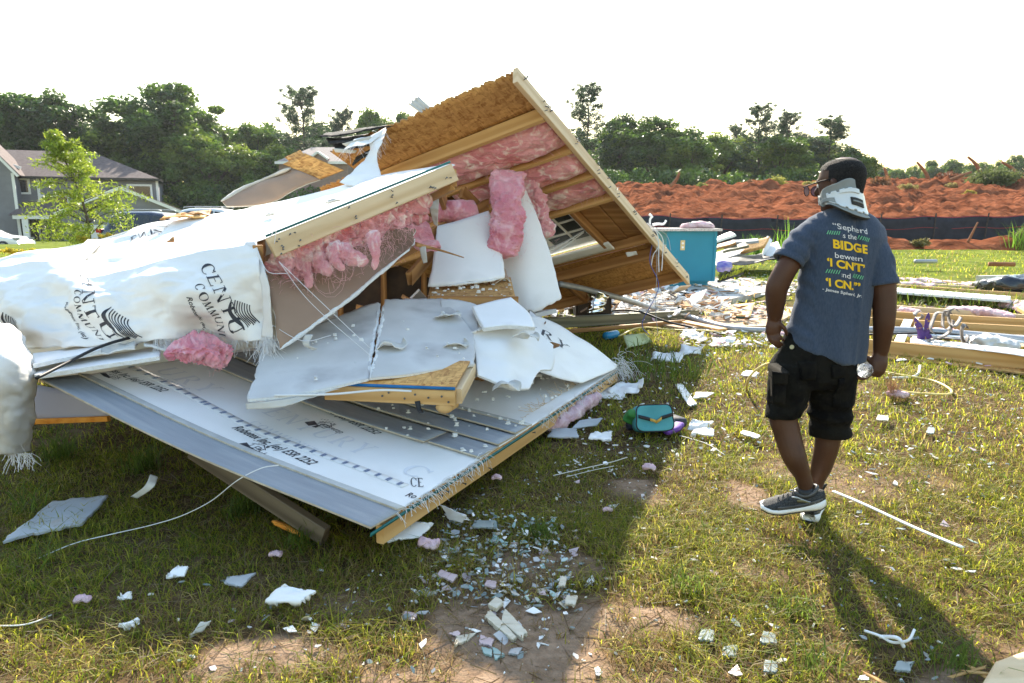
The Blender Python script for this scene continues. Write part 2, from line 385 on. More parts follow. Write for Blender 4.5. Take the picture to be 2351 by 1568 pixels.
    m['pink_pale'] = M('pale_pink_fluff', (0.66, 0.42, 0.47), (0.82, 0.64, 0.66), scale=9, rough=0.95, spec=0.1, bump=2.5, bscale=40, transl=0.12)
    m['fibre'] = M('pink_fibre', (0.80, 0.46, 0.47), rough=0.9, transl=0.25)
    m['steel'] = M('steel_nail', (0.12, 0.12, 0.125), rough=0.45, metal=0.8)
    m['shingle'] = M('black_shingle', (0.018, 0.018, 0.02), (0.05, 0.05, 0.052), scale=45, rough=0.9, bump=0.9, bscale=120)
    m['vinyl'] = M('beige_vinyl', (0.47, 0.45, 0.40), (0.55, 0.53, 0.48), scale=4, rough=0.6, stretch=(1, 6, 1), c3=(0.38, 0.34, 0.28), s3=2.5)
    m['white_paint'] = M('white_paint', (0.74, 0.74, 0.73), (0.80, 0.80, 0.79), scale=4, rough=0.5, c3=(0.6, 0.57, 0.52), s3=3, lo3=0.58, hi3=0.8)
    m['white_plastic'] = M('white_plastic', (0.76, 0.77, 0.78), (0.82, 0.82, 0.82), scale=4, rough=0.35)
    m['black_rubber'] = M('black_rubber', (0.012, 0.012, 0.014), (0.028, 0.028, 0.03), scale=9, rough=0.55)
    m['black_wire'] = M('black_cable', (0.015, 0.015, 0.017), rough=0.5)
    m['grey_pipe'] = M('grey_conduit', (0.30, 0.31, 0.33), (0.40, 0.41, 0.43), scale=6, rough=0.4, metal=0.3)
    m['white_wire'] = M('white_cable', (0.70, 0.70, 0.69), rough=0.5)
    m['blue_wire'] = M('blue_cable', (0.03, 0.07, 0.33), rough=0.45)
    m['yellow_hose'] = M('yellow_hose', (0.66, 0.50, 0.16), (0.72, 0.60, 0.25), scale=8, rough=0.5)
    m['orange'] = M('orange_foam', (0.62, 0.21, 0.02), (0.78, 0.33, 0.05), scale=14, rough=0.85, bump=1, bscale=40)
    m['foil'] = M('crumpled_foil', (0.75, 0.75, 0.77), rough=0.18, metal=1.0)
    m['concrete'] = M('concrete', (0.36, 0.33, 0.30), (0.48, 0.45, 0.42), scale=5, rough=0.9, bump=0.4, bscale=40, c3=(0.55, 0.54, 0.53), s3=2.2)
    m['teal'] = M('teal_paint', (0.008, 0.20, 0.31), (0.01, 0.225, 0.34), scale=2, rough=0.5, spec=0.4)
    m['granite'] = M('speckled_granite', (0.33, 0.31, 0.31), (0.62, 0.6, 0.59), scale=70, lo=0.42, hi=0.58, rough=0.25)
    m['glass_shard'] = M('glass_shard', (0.20, 0.24, 0.23), (0.32, 0.36, 0.35), scale=4, rough=0.2, spec=0.45, transl=0.15)
    m['shard_tan'] = M('broken_tile', (0.48, 0.42, 0.32), (0.58, 0.53, 0.43), scale=9, rough=0.55, bump=0.3, bscale=30, stretch=(1, 4, 1))
    m['shard_pink'] = M('pink_shard', (0.42, 0.32, 0.34), (0.50, 0.40, 0.41), scale=6, rough=0.3)
    m['shard_teal'] = M('teal_shard', (0.24, 0.36, 0.34), (0.33, 0.44, 0.42), scale=6, rough=0.2)
    m['shard_grey'] = M('grey_shard', (0.28, 0.29, 0.30), (0.40, 0.41, 0.42), scale=6, rough=0.3)
    m['glass'] = M('window_glass', (0.05, 0.06, 0.07), rough=0.04, spec=0.7)
mats()
# ================================================================== THE SETTING
def sstep(a, b, x):
    t = np.clip((np.asarray(x, float) - a) / (b - a), 0, 1); return t * t * (3 - 2 * t)
def gh(x, y):
    x = np.asarray(x, float); y = np.asarray(y, float)
    z = 0.030 * np.clip(y - 9, 0, 40) * sstep(0, 7, x) - 0.02 * np.clip(y - 28, 0, 40) * (1 - sstep(-8, 2, x))
    z = z + 0.03 * fbm(x * 0.7, y * 0.7, seed=3, octv=3) + 0.012 * fbm(x * 3.1, y * 3.1, seed=5, octv=3) * np.exp(-y / 12.0)
    return z
BARE = [(0.10, 2.32, 0.36, 0.34), (0.16, 2.8, 0.22, 0.22), (-0.72, 2.12, 0.28, 0.10), (1.05, 2.75, 0.13, 0.09), (0.66, 3.6, 0.12, 0.2), (0.02, 1.95, 0.4, 0.2), (1.32, 3.55, 0.10, 0.2), (0.55, 2.35, 0.14, 0.08), (1.55, 2.0, 0.2, 0.08)]
def bare(x, y):
    """0 grown over .. 1 bare soil"""
    b = np.zeros_like(np.asarray(x, float))
    w = 0.5 * fbm(np.asarray(x) * 5, np.asarray(y) * 5, seed=21, octv=4, gain=0.65)
    for (cx, cy, rx, ry) in BARE:
        d = ((x - cx) / rx) ** 2 + ((y - cy) / ry) ** 2
        b = np.maximum(b, np.clip(1.1 - d * 0.6 + w * 3.0, 0, 1))
    n = fbm(np.asarray(x) * 1.6, np.asarray(y) * 1.6, seed=9, octv=4)
    return np.maximum(b, np.clip((n - 0.36) * 3.0, 0, 0.6))

# --- ground: one sheet to the horizon
ys = np.concatenate([np.arange(-6, 0.8, 0.4), np.arange(0.8, 9, 0.06), np.geomspace(9, 900, 120)])
xs = np.concatenate([-np.geomspace(8, 700, 60)[::-1], np.arange(-7.9, 8, 0.07), np.geomspace(8, 700, 60)])
gx, gy = np.meshgrid(xs, ys); gz = gh(gx, gy) - 0.02 * (1 - bare(gx, gy)) * (gy < 12)
m = bpy.data.materials.new('lawn_soil'); m.use_nodes = True; nt = m.node_tree; L = nt.links.new; b = nt.nodes['Principled BSDF']; b.inputs['Roughness'].default_value = 0.95; b.inputs['Specular IOR Level'].default_value = 0.02
tc = _n(nt, 'ShaderNodeTexCoord')
n1 = _n(nt, 'ShaderNodeTexNoise'); n1.inputs['Scale'].default_value = 26; n1.inputs['Detail'].default_value = 9; L(tc.outputs['Object'], n1.inputs['Vector'])
r1 = _n(nt, 'ShaderNodeValToRGB'); e = r1.color_ramp.elements; e[0].position = 0.3; e[0].color = (0.055, 0.034, 0.018, 1); e[1].position = 0.72; e[1].color = (0.16, 0.105, 0.055, 1); L(n1.outputs[0], r1.inputs[0])
r2 = _n(nt, 'ShaderNodeValToRGB'); e = r2.color_ramp.elements; e[0].position = 0.3; e[0].color = (0.19, 0.125, 0.082, 1); e[1].position = 0.7; e[1].color = (0.30, 0.21, 0.145, 1); L(n1.outputs[0], r2.inputs[0])
at = _n(nt, 'ShaderNodeAttribute', attribute_name='Col'); sp = _n(nt, 'ShaderNodeSeparateColor'); L(at.outputs[0], sp.inputs[0])
mx = _n(nt, 'ShaderNodeMix', data_type='RGBA'); L(sp.outputs[0], mx.inputs[0]); L(r1.outputs[0], mx.inputs[6]); L(r2.outputs[0], mx.inputs[7])
r3 = _n(nt, 'ShaderNodeValToRGB'); e = r3.color_ramp.elements; e[0].position = 0.3; e[0].color = (0.06, 0.085, 0.012, 1); e[1].position = 0.7; e[1].color = (0.17, 0.20, 0.03, 1)
n3 = _n(nt, 'ShaderNodeTexNoise'); n3.inputs['Scale'].default_value = 1.7; n3.inputs['Detail'].default_value = 10; L(tc.outputs['Object'], n3.inputs['Vector']); L(n3.outputs[0], r3.inputs[0])
mx2 = _n(nt, 'ShaderNodeMix', data_type='RGBA'); L(sp.outputs[1], mx2.inputs[0]); L(mx.outputs[2], mx2.inputs[6]); L(r3.outputs[0], mx2.inputs[7]); L(mx2.outputs[2], b.inputs['Base Color'])
# cracks and crumbs in the bare clay
vo = _n(nt, 'ShaderNodeTexNoise'); vo.inputs['Scale'].default_value = 70; vo.inputs['Detail'].default_value = 8; L(tc.outputs['Object'], vo.inputs['Vector'])
bp = _n(nt, 'ShaderNodeBump'); bp.inputs['Strength'].default_value = 0.8; bp.inputs['Distance'].default_value = 0.012; L(vo.outputs[0], bp.inputs['Height']); L(bp.outputs[0], b.inputs['Normal'])
i = np.arange(gx.size).reshape(gx.shape)
q = np.stack([i[:-1, :-1], i[:-1, 1:], i[1:, 1:], i[1:, :-1]], -1).reshape(-1, 4)
me = mesh_from(np.stack([gx, gy, gz], -1).reshape(-1, 3), q, m, True)
far = sstep(9, 16, gy).ravel(); set_col(me, np.stack([bare(gx, gy).ravel(), far, far * 0], -1))
tag(put('ground', me), kind='structure')

# --- lawn
def blades(P, h, w, lean, col, seed, curl=0.6):
    """P (n,3) roots -> verts, faces, colours of bent blades"""
    r_ = np.random.default_rng(seed); n = len(P)
    a = r_.random(n) * 2 * np.pi; d = np.stack([np.cos(a), np.sin(a), 0 * a], -1); p = np.stack([-np.sin(a + r_.normal(0, .6, n)), np.cos(a), 0 * a], -1)
    ln = (lean * (0.3 + r_.random(n)))[:, None]; hh = (h * (0.5 + 0.9 * r_.random(n)))[:, None]; ww = (w * (0.7 + 0.6 * r_.random(n)))[:, None]
    up = np.array([0, 0, 1.0])
    mid = P + up * hh * 0.6 + d * hh * ln * 0.35; tip = P + up * hh * (1 - 0.35 * ln * curl) + d * hh * ln
    V = np.stack([P - p * ww / 2, P + p * ww / 2, mid - p * ww * 0.42, mid + p * ww * 0.42, tip], 1).reshape(-1, 3)
    b_ = np.arange(n)[:, None] * 5
    Fq = np.concatenate([b_ + [0, 1, 3], b_ + [0, 3, 2], b_ + [2, 3, 4]], 0)
    return V, Fq, np.repeat(col, 5, 0)
def grass_cols(n, dry, r_):
    g = np.array([[0.25, 0.29, 0.020], [0.36, 0.37, 0.03], [0.46, 0.42, 0.055], [0.13, 0.195, 0.017]])[r_.integers(0, 4, n)]
    s = np.array([[0.34, 0.25, 0.09], [0.24, 0.15, 0.05], [0.40, 0.31, 0.13]])[r_.integers(0, 3, n)]
    k = (r_.random(n) < dry)[:, None]; return np.where(k, s, g) * (0.75 + 0.5 * r_.random((n, 1)))
GRASS = M_attr('grass_blade', 0.5, 0.68, 0.35)
def lawn(name, n, y0, y1, h, w, lean, seed, label, dry0=0.32, keep=None, half=0.92):
    r_ = np.random.default_rng(seed)
    y = np.sqrt(r_.random(n * 2) * (y1 ** 2 - y0 ** 2) + y0 ** 2); x = (r_.random(n * 2) * 2 - 1) * (half * y + 0.3)
    b_ = bare(x, y); den = fbm(x * 2.3, y * 2.3, seed=33, octv=3) * 0.5 + 0.62
    fine = fbm(x * 11, y * 11, seed=35, octv=2) * 0.7 + 0.6
    k = (r_.random(n * 2) < np.clip(1 - b_ * 1.05, 0.09, 1) * np.clip(den, .2, 1) * np.clip(fine, .1, 1))
    if keep is not None: k &= keep(x, y)
    x, y = x[k], y[k]; m_ = len(x)
    P = np.stack([x, y, gh(x, y) - 0.02 - 0.004], -1)
    patch = fbm(x * 1.1, y * 1.1, seed=41, octv=3)
    dry = np.clip(dry0 + patch * 0.5 + bare(x, y) * 0.3, 0.05, 0.95)
    hs = h * (0.75 + 0.6 * np.clip(fbm(x * 1.9, y * 1.9, seed=47, octv=2) + 0.4, 0, 1.2)) * (0.85 + 0.5 * r_.random(m_) ** 3)
    V, Fq, C = blades(P, hs, w, np.full(m_, lean), grass_cols(m_, dry, r_), seed + 1)
    me = mesh_from(V, Fq, GRASS); set_col(me, C)
    return tag(put(name, me), label, 'grass', kind='stuff')
lawn('grass', 150000, 1.25, 4.2, 0.052, 0.0036, 1.4, 101, 'sparse short lawn grass around the wreck in the foreground', 0.30)
lawn('grass', 150000, 4.2, 9.5, 0.065, 0.0062, 1.2, 103, 'lawn grass in the middle distance around the wreck', 0.16)
lawn('grass', 90000, 9.5, 30, 0.10, 0.015, 1.1, 107, 'bright far lawn grass running towards the fence and the houses', 0.14, keep=lambda x, y: (y < 21.5) | (x < 2))
# straw litter between the blades
r_ = np.random.default_rng(5); n = 20000
y = np.sqrt(r_.random(n) * (6.5 ** 2 - 1.3 ** 2) + 1.3 ** 2); x = (r_.random(n) * 2 - 1) * (0.92 * y + 0.3)
a = r_.random(n) * 6.283; l = 0.02 + 0.05 * r_.random(n)
c = np.stack([x, y, gh(x, y) - 0.006 + 0.02 * r_.random(n)], -1); d = np.stack([np.cos(a) * l, np.sin(a) * l, r_.normal(0, 0.01, n)], -1); p = np.stack([-np.sin(a), np.cos(a), 0.5 * r_.normal(0, 1, n)], -1) * 0.0014
V = np.stack([c - d - p, c - d + p, c + d + p, c + d - p], 1).reshape(-1, 3)
cl = np.array([[0.26, 0.19, 0.09], [0.16, 0.10, 0.045], [0.32, 0.25, 0.14]])[r_.integers(0, 3, n)]
me = mesh_from(V, np.arange(4 * n).reshape(-1, 4), GRASS); set_col(me, np.repeat(cl, 4, 0))
tag(put('straw_litter', me), 'dry straw and dead stems littered over the lawn', 'straw', kind='stuff')

# tall tufts one can tell apart
def tuft(x, y, n, h, label, seed, col=(0.13, 0.19, 0.03), spread=0.06, w=0.005):
    r_ = np.random.default_rng(seed); P = np.stack([x + r_.normal(0, spread, n), y + r_.normal(0, spread, n), np.zeros(n)], -1); P[:, 2] = gh(P[:, 0], P[:, 1]) - 0.02
    V, Fq, C = blades(P, np.full(n, h), w, np.full(n, 0.9), np.array(col) * (0.6 + 0.7 * r_.random((n, 1))), seed)
    me = mesh_from(V - np.array([x, y, 0]), Fq, GRASS); set_col(me, C)
    return tag(put('grass_tuft', me, None, (x, y, 0)), label, 'grass tuft', 'tall tufts in the lawn')
for (px, py, n, h, lab) in ((1590, 1350, 90, 0.11, 'bright tall grass tuft right of the bare patch, middle foreground'), (1240, 1225, 160, 0.085, 'dense dark green tuft just right of the fallen wall corner'),
                            (1830, 1400, 120, 0.07, 'low dense green tuft left of the standing person\'s shadow'), (1870, 1540, 40, 0.11, 'thin yellow-green tuft at the bottom edge left of the shadow'),
                            (2200, 1530, 60, 0.10, 'green tuft beside the pale plank in the bottom right corner'), (2110, 1110, 60, 0.045, 'broad low weed right of the person\'s shoes'),
                            (140, 1050, 160, 0.20, 'long dark grass under the left end of the raised wall panel'), (330, 1080, 150, 0.17, 'long grass in the shade below the raised siding edge'), (60, 1180, 60, 0.15, 'long grass at the left edge of the picture'), (560, 1170, 150, 0.12, 'grass growing against the treated timber under the panel'),
                            (700, 1245, 130, 0.12, 'grass at the foot of the fallen wall corner'), (1475, 790, 200, 0.13, 'lush green tuft in the shade behind the fallen panel corner'), (115, 1290, 26, 0.14, 'sparse tuft beside the white cord at the left'), (820, 1130, 120, 0.09, 'grass against the right edge of the fallen panel')):
    g_ = G(px, py); tuft(g_[0], g_[1], n, h, lab, int(px), spread=0.045)
for (px, py, lab) in ((2110, 700, 'row of seeding grass in front of the white edged far stud frame, left part'), (2230, 705, 'row of seeding grass in front of the white edged far stud frame, middle'), (2320, 715, 'row of seeding grass in front of the white edged far stud frame, right end'), (1500, 860, 'shaded grass clump beside the torn drywall heap')):
    g_ = G(px, py); tuft(g_[0], g_[1], 220, 0.22, lab, int(px), spread=0.35, w=0.010)['kind'] = 'stuff'

# --- red clay hill behind the fence, with a low bank in front of it
hx, hy = np.meshgrid(np.arange(1.0, 80, 0.28), np.concatenate([np.arange(18.5, 60, 0.26), np.arange(60, 92, 1.0)]))
base = gh(hx, np.minimum(hy, 49)); prof = sstep(25.6, 34, hy) * 0.9 + sstep(33, 46, hy) * (0.95 + 0.45 * sstep(16, 32, hx))
rough = fbm(hx * 0.45, hy * 0.45, seed=61, octv=5, gain=0.6) * 0.55 * sstep(29, 40, hy) + np.abs(fbm(hx * 0.9, hy * 0.9, seed=62, octv=4, gain=0.6)) * 0.55 * sstep(34, 44, hy) + fbm(hx * 2.2, hy * 2.2, seed=63, octv=3) * 0.24 + np.abs(fbm(hx * 1.5, hy * 1.5, seed=64, octv=3, gain=0.7)) * 0.35 * sstep(28, 32, hy)
bank = np.exp(-((hy - 22.9) / 0.9) ** 2) * sstep(8.5, 10.5, hx) * (0.40 + 0.35 * fbm(hx * 0.8, hy * 0.8, seed=66, octv=3))
edge = sstep(2.5, 7.5, hx + 0.8 * fbm(hx, hy, seed=68))
hz = base - 0.25 + (prof + rough + 0.26 * sstep(25.0, 25.6, hy)) * edge * sstep(24.8, 26.5, hy) + bank * 1.35 + 0.18 * sstep(22.6, 24, hy) * edge
hz = np.where(hy > 60, hz - (hy - 60) * 0.05, hz)
i = np.arange(hx.size).reshape(hx.shape); q = np.stack([i[:-1, :-1], i[:-1, 1:], i[1:, 1:], i[1:, :-1]], -1).reshape(-1, 4)
clay = M('red_clay', (0.125, 0.040, 0.019), (0.235, 0.088, 0.046), scale=2.6, lo=0.3, hi=0.7, rough=1.0, spec=0.0, bump=16.0, bscale=2.6, c3=(0.07, 0.024, 0.013), s3=1.1, lo3=0.52, hi3=0.68, detail=10)
me = mesh_from(np.stack([hx, hy, hz], -1).reshape(-1, 3), q, clay, True); tag(put('hill', me), kind='structure')
def hillz(x, y):
    a = np.abs(hx[0] - x).argmin(); b_ = np.abs(hy[:, 0] - y).argmin(); return max(float(hz[b_, a]), float(gh(x, y)))

def leaf_cloud(C, Rr, per, size, cols, r_, asp=0.6, flat=0.75):
    """leaves spread through clumps with centres C and radii Rr"""
    n = len(C) * per; c = np.repeat(C, per, 0); rr = np.repeat(Rr, per)
    d = r_.normal(0, 1, (n, 3)); d /= np.linalg.norm(d, axis=1)[:, None]; d[:, 2] *= flat
    P = c + d * (rr * r_.random(n) ** 0.45)[:, None]
    a = r_.normal(0, 1, (n, 3)); a /= np.linalg.norm(a, axis=1)[:, None]; b_ = np.cross(a, r_.normal(0, 1, (n, 3))); b_ /= np.linalg.norm(b_, axis=1)[:, None]
    s = (size * (0.6 + 0.8 * r_.random(n)))[:, None]
    V = np.stack([P - a * s, P + b_ * s * asp, P + a * s, P - b_ * s * asp], 1).reshape(-1, 3)
    base = np.repeat(cols[r_.integers(0, len(cols), len(C))], per, 0) * (0.7 + 0.6 * r_.random((n, 1)))
    return V, np.arange(4 * n).reshape(-1, 4), np.repeat(base, 4, 0)
# weeds, roots and scrub on the clay
SCRUB = M_attr('scrub_leaf', 0.6, 0.45)
def scrub(name, x, y, r, n, col, label, seed, h=1.0, blade=(0.22, 0.03), cat='shrub', group='scrub on the clay bank'):
    r_ = np.random.default_rng(seed); z = hillz(x, y)
    d = r_.normal(0, 1, (n, 3)); d /= np.linalg.norm(d, axis=1)[:, None]; d[:, 2] = np.abs(d[:, 2]) * h
    root = d * (r * r_.random((n, 1)) ** 0.5 * 0.75); tip = root + (d + np.array([0, 0, 0.35])) * blade[0] * (0.5 + r_.random((n, 1))); p = np.cross(d, r_.normal(0, 1, (n, 3))); p = p / np.linalg.norm(p, axis=1)[:, None] * blade[1]
    k = max(8, n // 22); V, Fq, C = leaf_cloud(root[:k] * [1.1, 1.1, 1.0] + [0, 0, 0.12 * r], np.full(k, 0.34 * r) * (0.6 + 0.8 * r_.random(k)), 46, 0.05 + 0.045 * r, np.array([col]), r_, 0.3); me = mesh_from(V, Fq, SCRUB); set_col(me, C)
    return tag(put(name, me, None, (x, y, z - 0.05)), label, cat, group)
yg, dg_, br = (0.30, 0.30, 0.06), (0.12, 0.20, 0.04), (0.20, 0.10, 0.045)
for k, (px, py, d, r, n, c_, h, lab) in enumerate((
        (1775, 425, 44, 1.0, 420, yg, 1.3, 'yellow-green bushy shrub on top of the clay hill above the dark fence'), (1860, 435, 46, 0.7, 260, (0.28, 0.26, 0.07), 0.7, 'low yellow shrub on the clay hill just left of the person\'s head'),
        (1720, 440, 45, 0.6, 200, br, 1.0, 'brown dead root clump left of the yellow shrub on the clay hill'), (1545, 432, 44, 0.4, 130, br, 1.6, 'upright dead root on the clay hill crest behind the leaning wall'),
        (1610, 440, 44, 0.5, 150, (0.2, 0.24, 0.06), 0.9, 'small green weed on the clay hill crest behind the teal island'), (2280, 435, 43, 1.9, 700, (0.10, 0.125, 0.04), 0.6, 'dark dead pine brush heap on the clay hill at far right'),
        (2330, 410, 46, 1.3, 400, (0.12, 0.13, 0.05), 0.7, 'brush heap on the crest at the right edge of the picture'), (2080, 460, 40, 0.6, 160, (0.26, 0.23, 0.08), 0.8, 'yellowing weed on the clay slope right of the neck brace'),
        (2220, 465, 39, 0.5, 140, (0.34, 0.28, 0.05), 0.9, 'bright yellow weed high on the clay slope at right'), (2185, 445, 42, 0.6, 160, (0.25, 0.2, 0.07), 0.7, 'pale dry weed on the clay slope below the root stump'),
        (2110, 585, 22.6, 0.35, 220, (0.17, 0.15, 0.05), 1.0, 'dry grass clump on the low bank below the fence'), (2340, 585, 22.4, 0.5, 220, (0.15, 0.15, 0.05), 1.0, 'grassy clump on the low bank at the right edge'),
        (2020, 430, 44, 0.8, 200, br, 1.6, 'reddish stump splinters behind the person\'s head on the hill'), (2180, 405, 47, 0.9, 260, (0.18, 0.07, 0.035), 1.3, 'torn root ball standing on the hill crest at right'), (1965, 418, 47, 0.6, 150, (0.12, 0.2, 0.05), 1.2, 'green weed on the crest behind the person\'s head'))):
    p = W(px, py, d); scrub('shrub', p[0], d, r * 0.85, int(n * 2.2), c_, lab, 300 + k, h * 0.8, (0.22 * r + 0.08, 0.03))
wood_dead = M('dead_root', (0.20, 0.075, 0.035), (0.30, 0.13, 0.06), scale=6, rough=0.9)
for k, (a_, b_, d, lab) in enumerate((((2135, 420), (2105, 372), 46, 'broken reddish trunk sticking up behind the person\'s right shoulder'), ((2035, 428), (2030, 385), 45, 'short upright stump right of the person\'s head'), ((2250, 395), (2222, 360), 47, 'leaning root stump on the crest at right'), ((2335, 400), (2300, 372), 47, 'root stump leaning left at the right edge of the crest'), ((2170, 418), (2230, 395), 45, 'fallen log lying on the crest at right'), ((1540, 430), (1560, 395), 45, 'thin dead root rising above the crest behind the leaning wall'), ((2290, 478), (2345, 490), 37, 'fallen orange-brown log on the slope at the right edge'), ((2220, 560), (2245, 510), 22.8, 'thin dead sapling leaning on the low bank before the fence'), ((2100, 600), (2150, 600), 21, 'grey pipe length lying at the grass edge below the bank'), ((2270, 606), (2330, 607), 20.8, 'rust brown pipe lying at the grass edge below the bank'))):
    A_, B_ = W(*a_, d), W(*b_, d); r0 = 0.14 if d > 30 else 0.05
    if 'pipe' in lab: A_ = G(*a_, 0.42); B_ = G(*b_, 0.42)
    mid = (A_ + B_) / 2 + np.array([0.1, 0, 0.05]) * (d > 30)
    v, f = tube_vf(cr([A_, mid, B_], 8), np.linspace(r0, r0 * (0.5 if 'pipe' not in lab else 1), 8), 7)
    tag(part('pipe' if 'pipe' in lab else 'fallen_log', v, f, MAT['grey_pipe'] if 'grey pipe' in lab else wood_dead, None, True), lab, 'pipe' if 'pipe' in lab else 'dead wood', 'dead wood and pipes on the clay')

# --- silt fence
fab = M('black_silt_fabric', (0.012, 0.014, 0.024), (0.022, 0.025, 0.04), scale=4, rough=0.75, bump=0.3, bscale=120)
redline = M('red_fence_thread', (0.35, 0.02, 0.02), rough=0.7)
post_m = M('fence_stake', (0.035, 0.03, 0.03), (0.07, 0.055, 0.05), scale=10, rough=0.85)
def silt_fence(x0, x1, y, zt, h, label, step):
    t = thing('silt_fence', label, 'fence', (x0, y, float(gh(x0, y))))
    n = int((x1 - x0) / 0.25); X = np.linspace(x0, x1, n); Y = y + 0.12 * np.sin(X * 1.1) + 0.1 * fbm(X * 0.7, X * 0, seed=71)
    top = zt(X) + 0.03 * np.cos((X - x0) / step * 6.283) + 0.03 * fbm(X * 0.9, X * 0, seed=72); bot = top - h
    rows = [np.stack([X, Y + 0.05 * np.sin(X * 2.3 + k) * k * (1 - k) * 4, top * (1 - k) + bot * k], -1) for k in np.linspace(0, 1, 6)]
    sheet('fabric', crumple(np.array(rows), 0.02, 2.0, 73), 0.006, fab, t)
    for nm, k in (('red_thread', 0.02), ('red_thread', 0.42)):
        cable(nm, np.stack([X, Y - 0.04, top * (1 - k) + bot * k], -1), 0.008, redline, t, n * 2, 4)
    for k, xp in enumerate(np.arange(x0 + 0.4, x1, step)):
        zz = float(np.interp(xp, X, top)); yy = float(np.interp(xp, X, Y)) - 0.05
        beam('stake', (xp - 0.05, yy - 0.02, zz - h), (xp + 0.03 * math.sin(k * 3), yy, zz + 0.10), 0.04, 0.04, post_m, t, (0, 1, 0), seed=k)
silt_fence(3.4, 24.0, 25.0, lambda X: 1.40 + 0.0 * X + 0.10 * np.exp(-((X - 4.4) / 1.5) ** 2) + 0.012 * np.clip(X - 12, 0, 9), 0.98, 'black fabric silt fence with red threads and stakes along the clay slope', 1.9)
p = W(1560, 440, 50); silt_fence(p[0], W(1905, 436, 50)[0], 50.0, lambda X: 3.1 + 0.01 * X + 0 * X, 0.9, 'short run of black silt fence half buried at the foot of the trees', 3.0)

# --- trees
LEAF = M_attr('tree_leaf', 0.45, 0.42, 0.45)
bark = M('bark', (0.045, 0.034, 0.026), (0.11, 0.085, 0.065), scale=4, rough=0.95, bump=1, bscale=20, stretch=(3, 3, 0.6))
def broad_mesh(seed, H=14.0, Rw=4.6, nc=85, per=170, cols=None, low=0.22, size=0.17):
    r_ = np.random.default_rng(seed); lobes = []
    for k in range(15):
        a = r_.random() * 6.28; hgt = low + 0.08 + (0.74 - low) * ((k + r_.random()) / 15); rr = Rw * 0.72 * math.sqrt(max(0.05, 1 - ((hgt - 0.5) / 0.48) ** 2)) * (0.55 + 0.45 * r_.random())
        lobes.append(((rr * math.cos(a), rr * math.sin(a), H * hgt), Rw * (0.36 + 0.22 * r_.random())))
    lobes.append(((0.3, 0, H * 0.86), Rw * 0.42)); lobes.append(((-0.8, 0.3, H * 0.74), Rw * 0.55)); lobes.append(((0.9, -0.3, H * 0.76), Rw * 0.5))
    C, Rr = [], []
    for k in range(nc):
        (c, r) = lobes[r_.integers(0, len(lobes))]; d = r_.normal(0, 1, 3); d /= np.linalg.norm(d)
        C.append(np.array(c) + d * r * (0.55 + 0.5 * r_.random())); Rr.append(0.55 + 0.75 * r_.random())
    C = np.array(C); q_ = np.sqrt((C[:, 0] / Rw) ** 2 + (C[:, 1] / Rw) ** 2 + ((C[:, 2] - H * 0.54) / (H * 0.46)) ** 2); C = np.where((q_ > 1.0)[:, None], (C - [0, 0, H * 0.54]) / np.maximum(q_, 1)[:, None] + [0, 0, H * 0.54], C); C[:, 2] = np.clip(C[:, 2], H * low * 0.6, H - 0.5)
    V, Fq, Cc = leaf_cloud(C, np.array(Rr), per, size, np.array(cols), r_)
    crown = mesh_from(V, Fq, LEAF); set_col(crown, Cc)
    mb = MB(); mb.tube(cr([(0, 0, -1), (0.1, 0, H * 0.3), (-0.1, 0.1, H * 0.6), (0.1, 0, H * 0.85)], 10), np.linspace(0.30, 0.06, 10), 7)
    for k in range(11):
        c = C[r_.integers(0, len(C))]; z0 = max(H * 0.18, c[2] * 0.55); mb.tube(cr([(0, 0, z0), (c[0] * 0.5, c[1] * 0.5, z0 + (c[2] - z0) * 0.6), c], 6), np.linspace(0.12, 0.03, 6), 5)
    return crown, mesh_from(mb.v, mb.f, bark, True)
def pine_mesh(seed, H=17.0, cols=None, start=0.42, Rw=3.0, size=0.16):
    r_ = np.random.default_rng(seed); C, Rr = [], []; mb = MB()
    mb.tube(cr([(0, 0, -1), (0.15, 0, H * 0.4), (-0.1, 0.05, H * 0.75), (0.05, 0, H)], 12), np.linspace(0.22, 0.03, 12), 7)
    z = H * start
    while z < H * 0.985:
        f_ = (z / H - start) / (1 - start); L_ = Rw * (0.5 + 0.7 * math.sin(math.pi * min(1, 0.25 + f_ * 0.62))) * (1.12 - f_ * 0.6)
        for k in range(r_.integers(3, 6)):
            a = r_.random() * 6.28; l = L_ * (0.6 + 0.5 * r_.random()); up_ = 0.15 + 0.5 * f_
            e = np.array([math.cos(a) * l, math.sin(a) * l, z + l * up_]); mb.tube(cr([(0, 0, z), e * [0.5, 0.5, 1] - [0, 0, l * up_ * 0.6], e], 5), np.linspace(0.05, 0.015, 5), 4)
            for t_ in (0.55, 0.8, 1.0):
                C.append(np.array([e[0] * t_, e[1] * t_, z + l * up_ * t_ ** 1.5 + 0.1]) + r_.normal(0, 0.12, 3)); Rr.append((0.34 + 0.25 * r_.random()) * (1.15 - 0.4 * f_))
        z += 0.55 * (1.2 - 0.5 * f_)
    V, Fq, Cc = leaf_cloud(np.array(C), np.array(Rr), 62, size, np.array(cols), r_, 0.22, 0.8)
    crown = mesh_from(V, Fq, LEAF); set_col(crown, Cc); return crown, mesh_from(mb.v, mb.f, bark, True)
dk = [(0.048, 0.096, 0.017), (0.07, 0.125, 0.019), (0.038, 0.076, 0.016)]; md = [(0.09, 0.16, 0.018), (0.13, 0.205, 0.022), (0.066, 0.125, 0.018)]; lt = [(0.15, 0.215, 0.03), (0.19, 0.25, 0.036), (0.10, 0.165, 0.028)]; pc = [(0.045, 0.085, 0.035), (0.06, 0.105, 0.036), (0.034, 0.068, 0.03)]
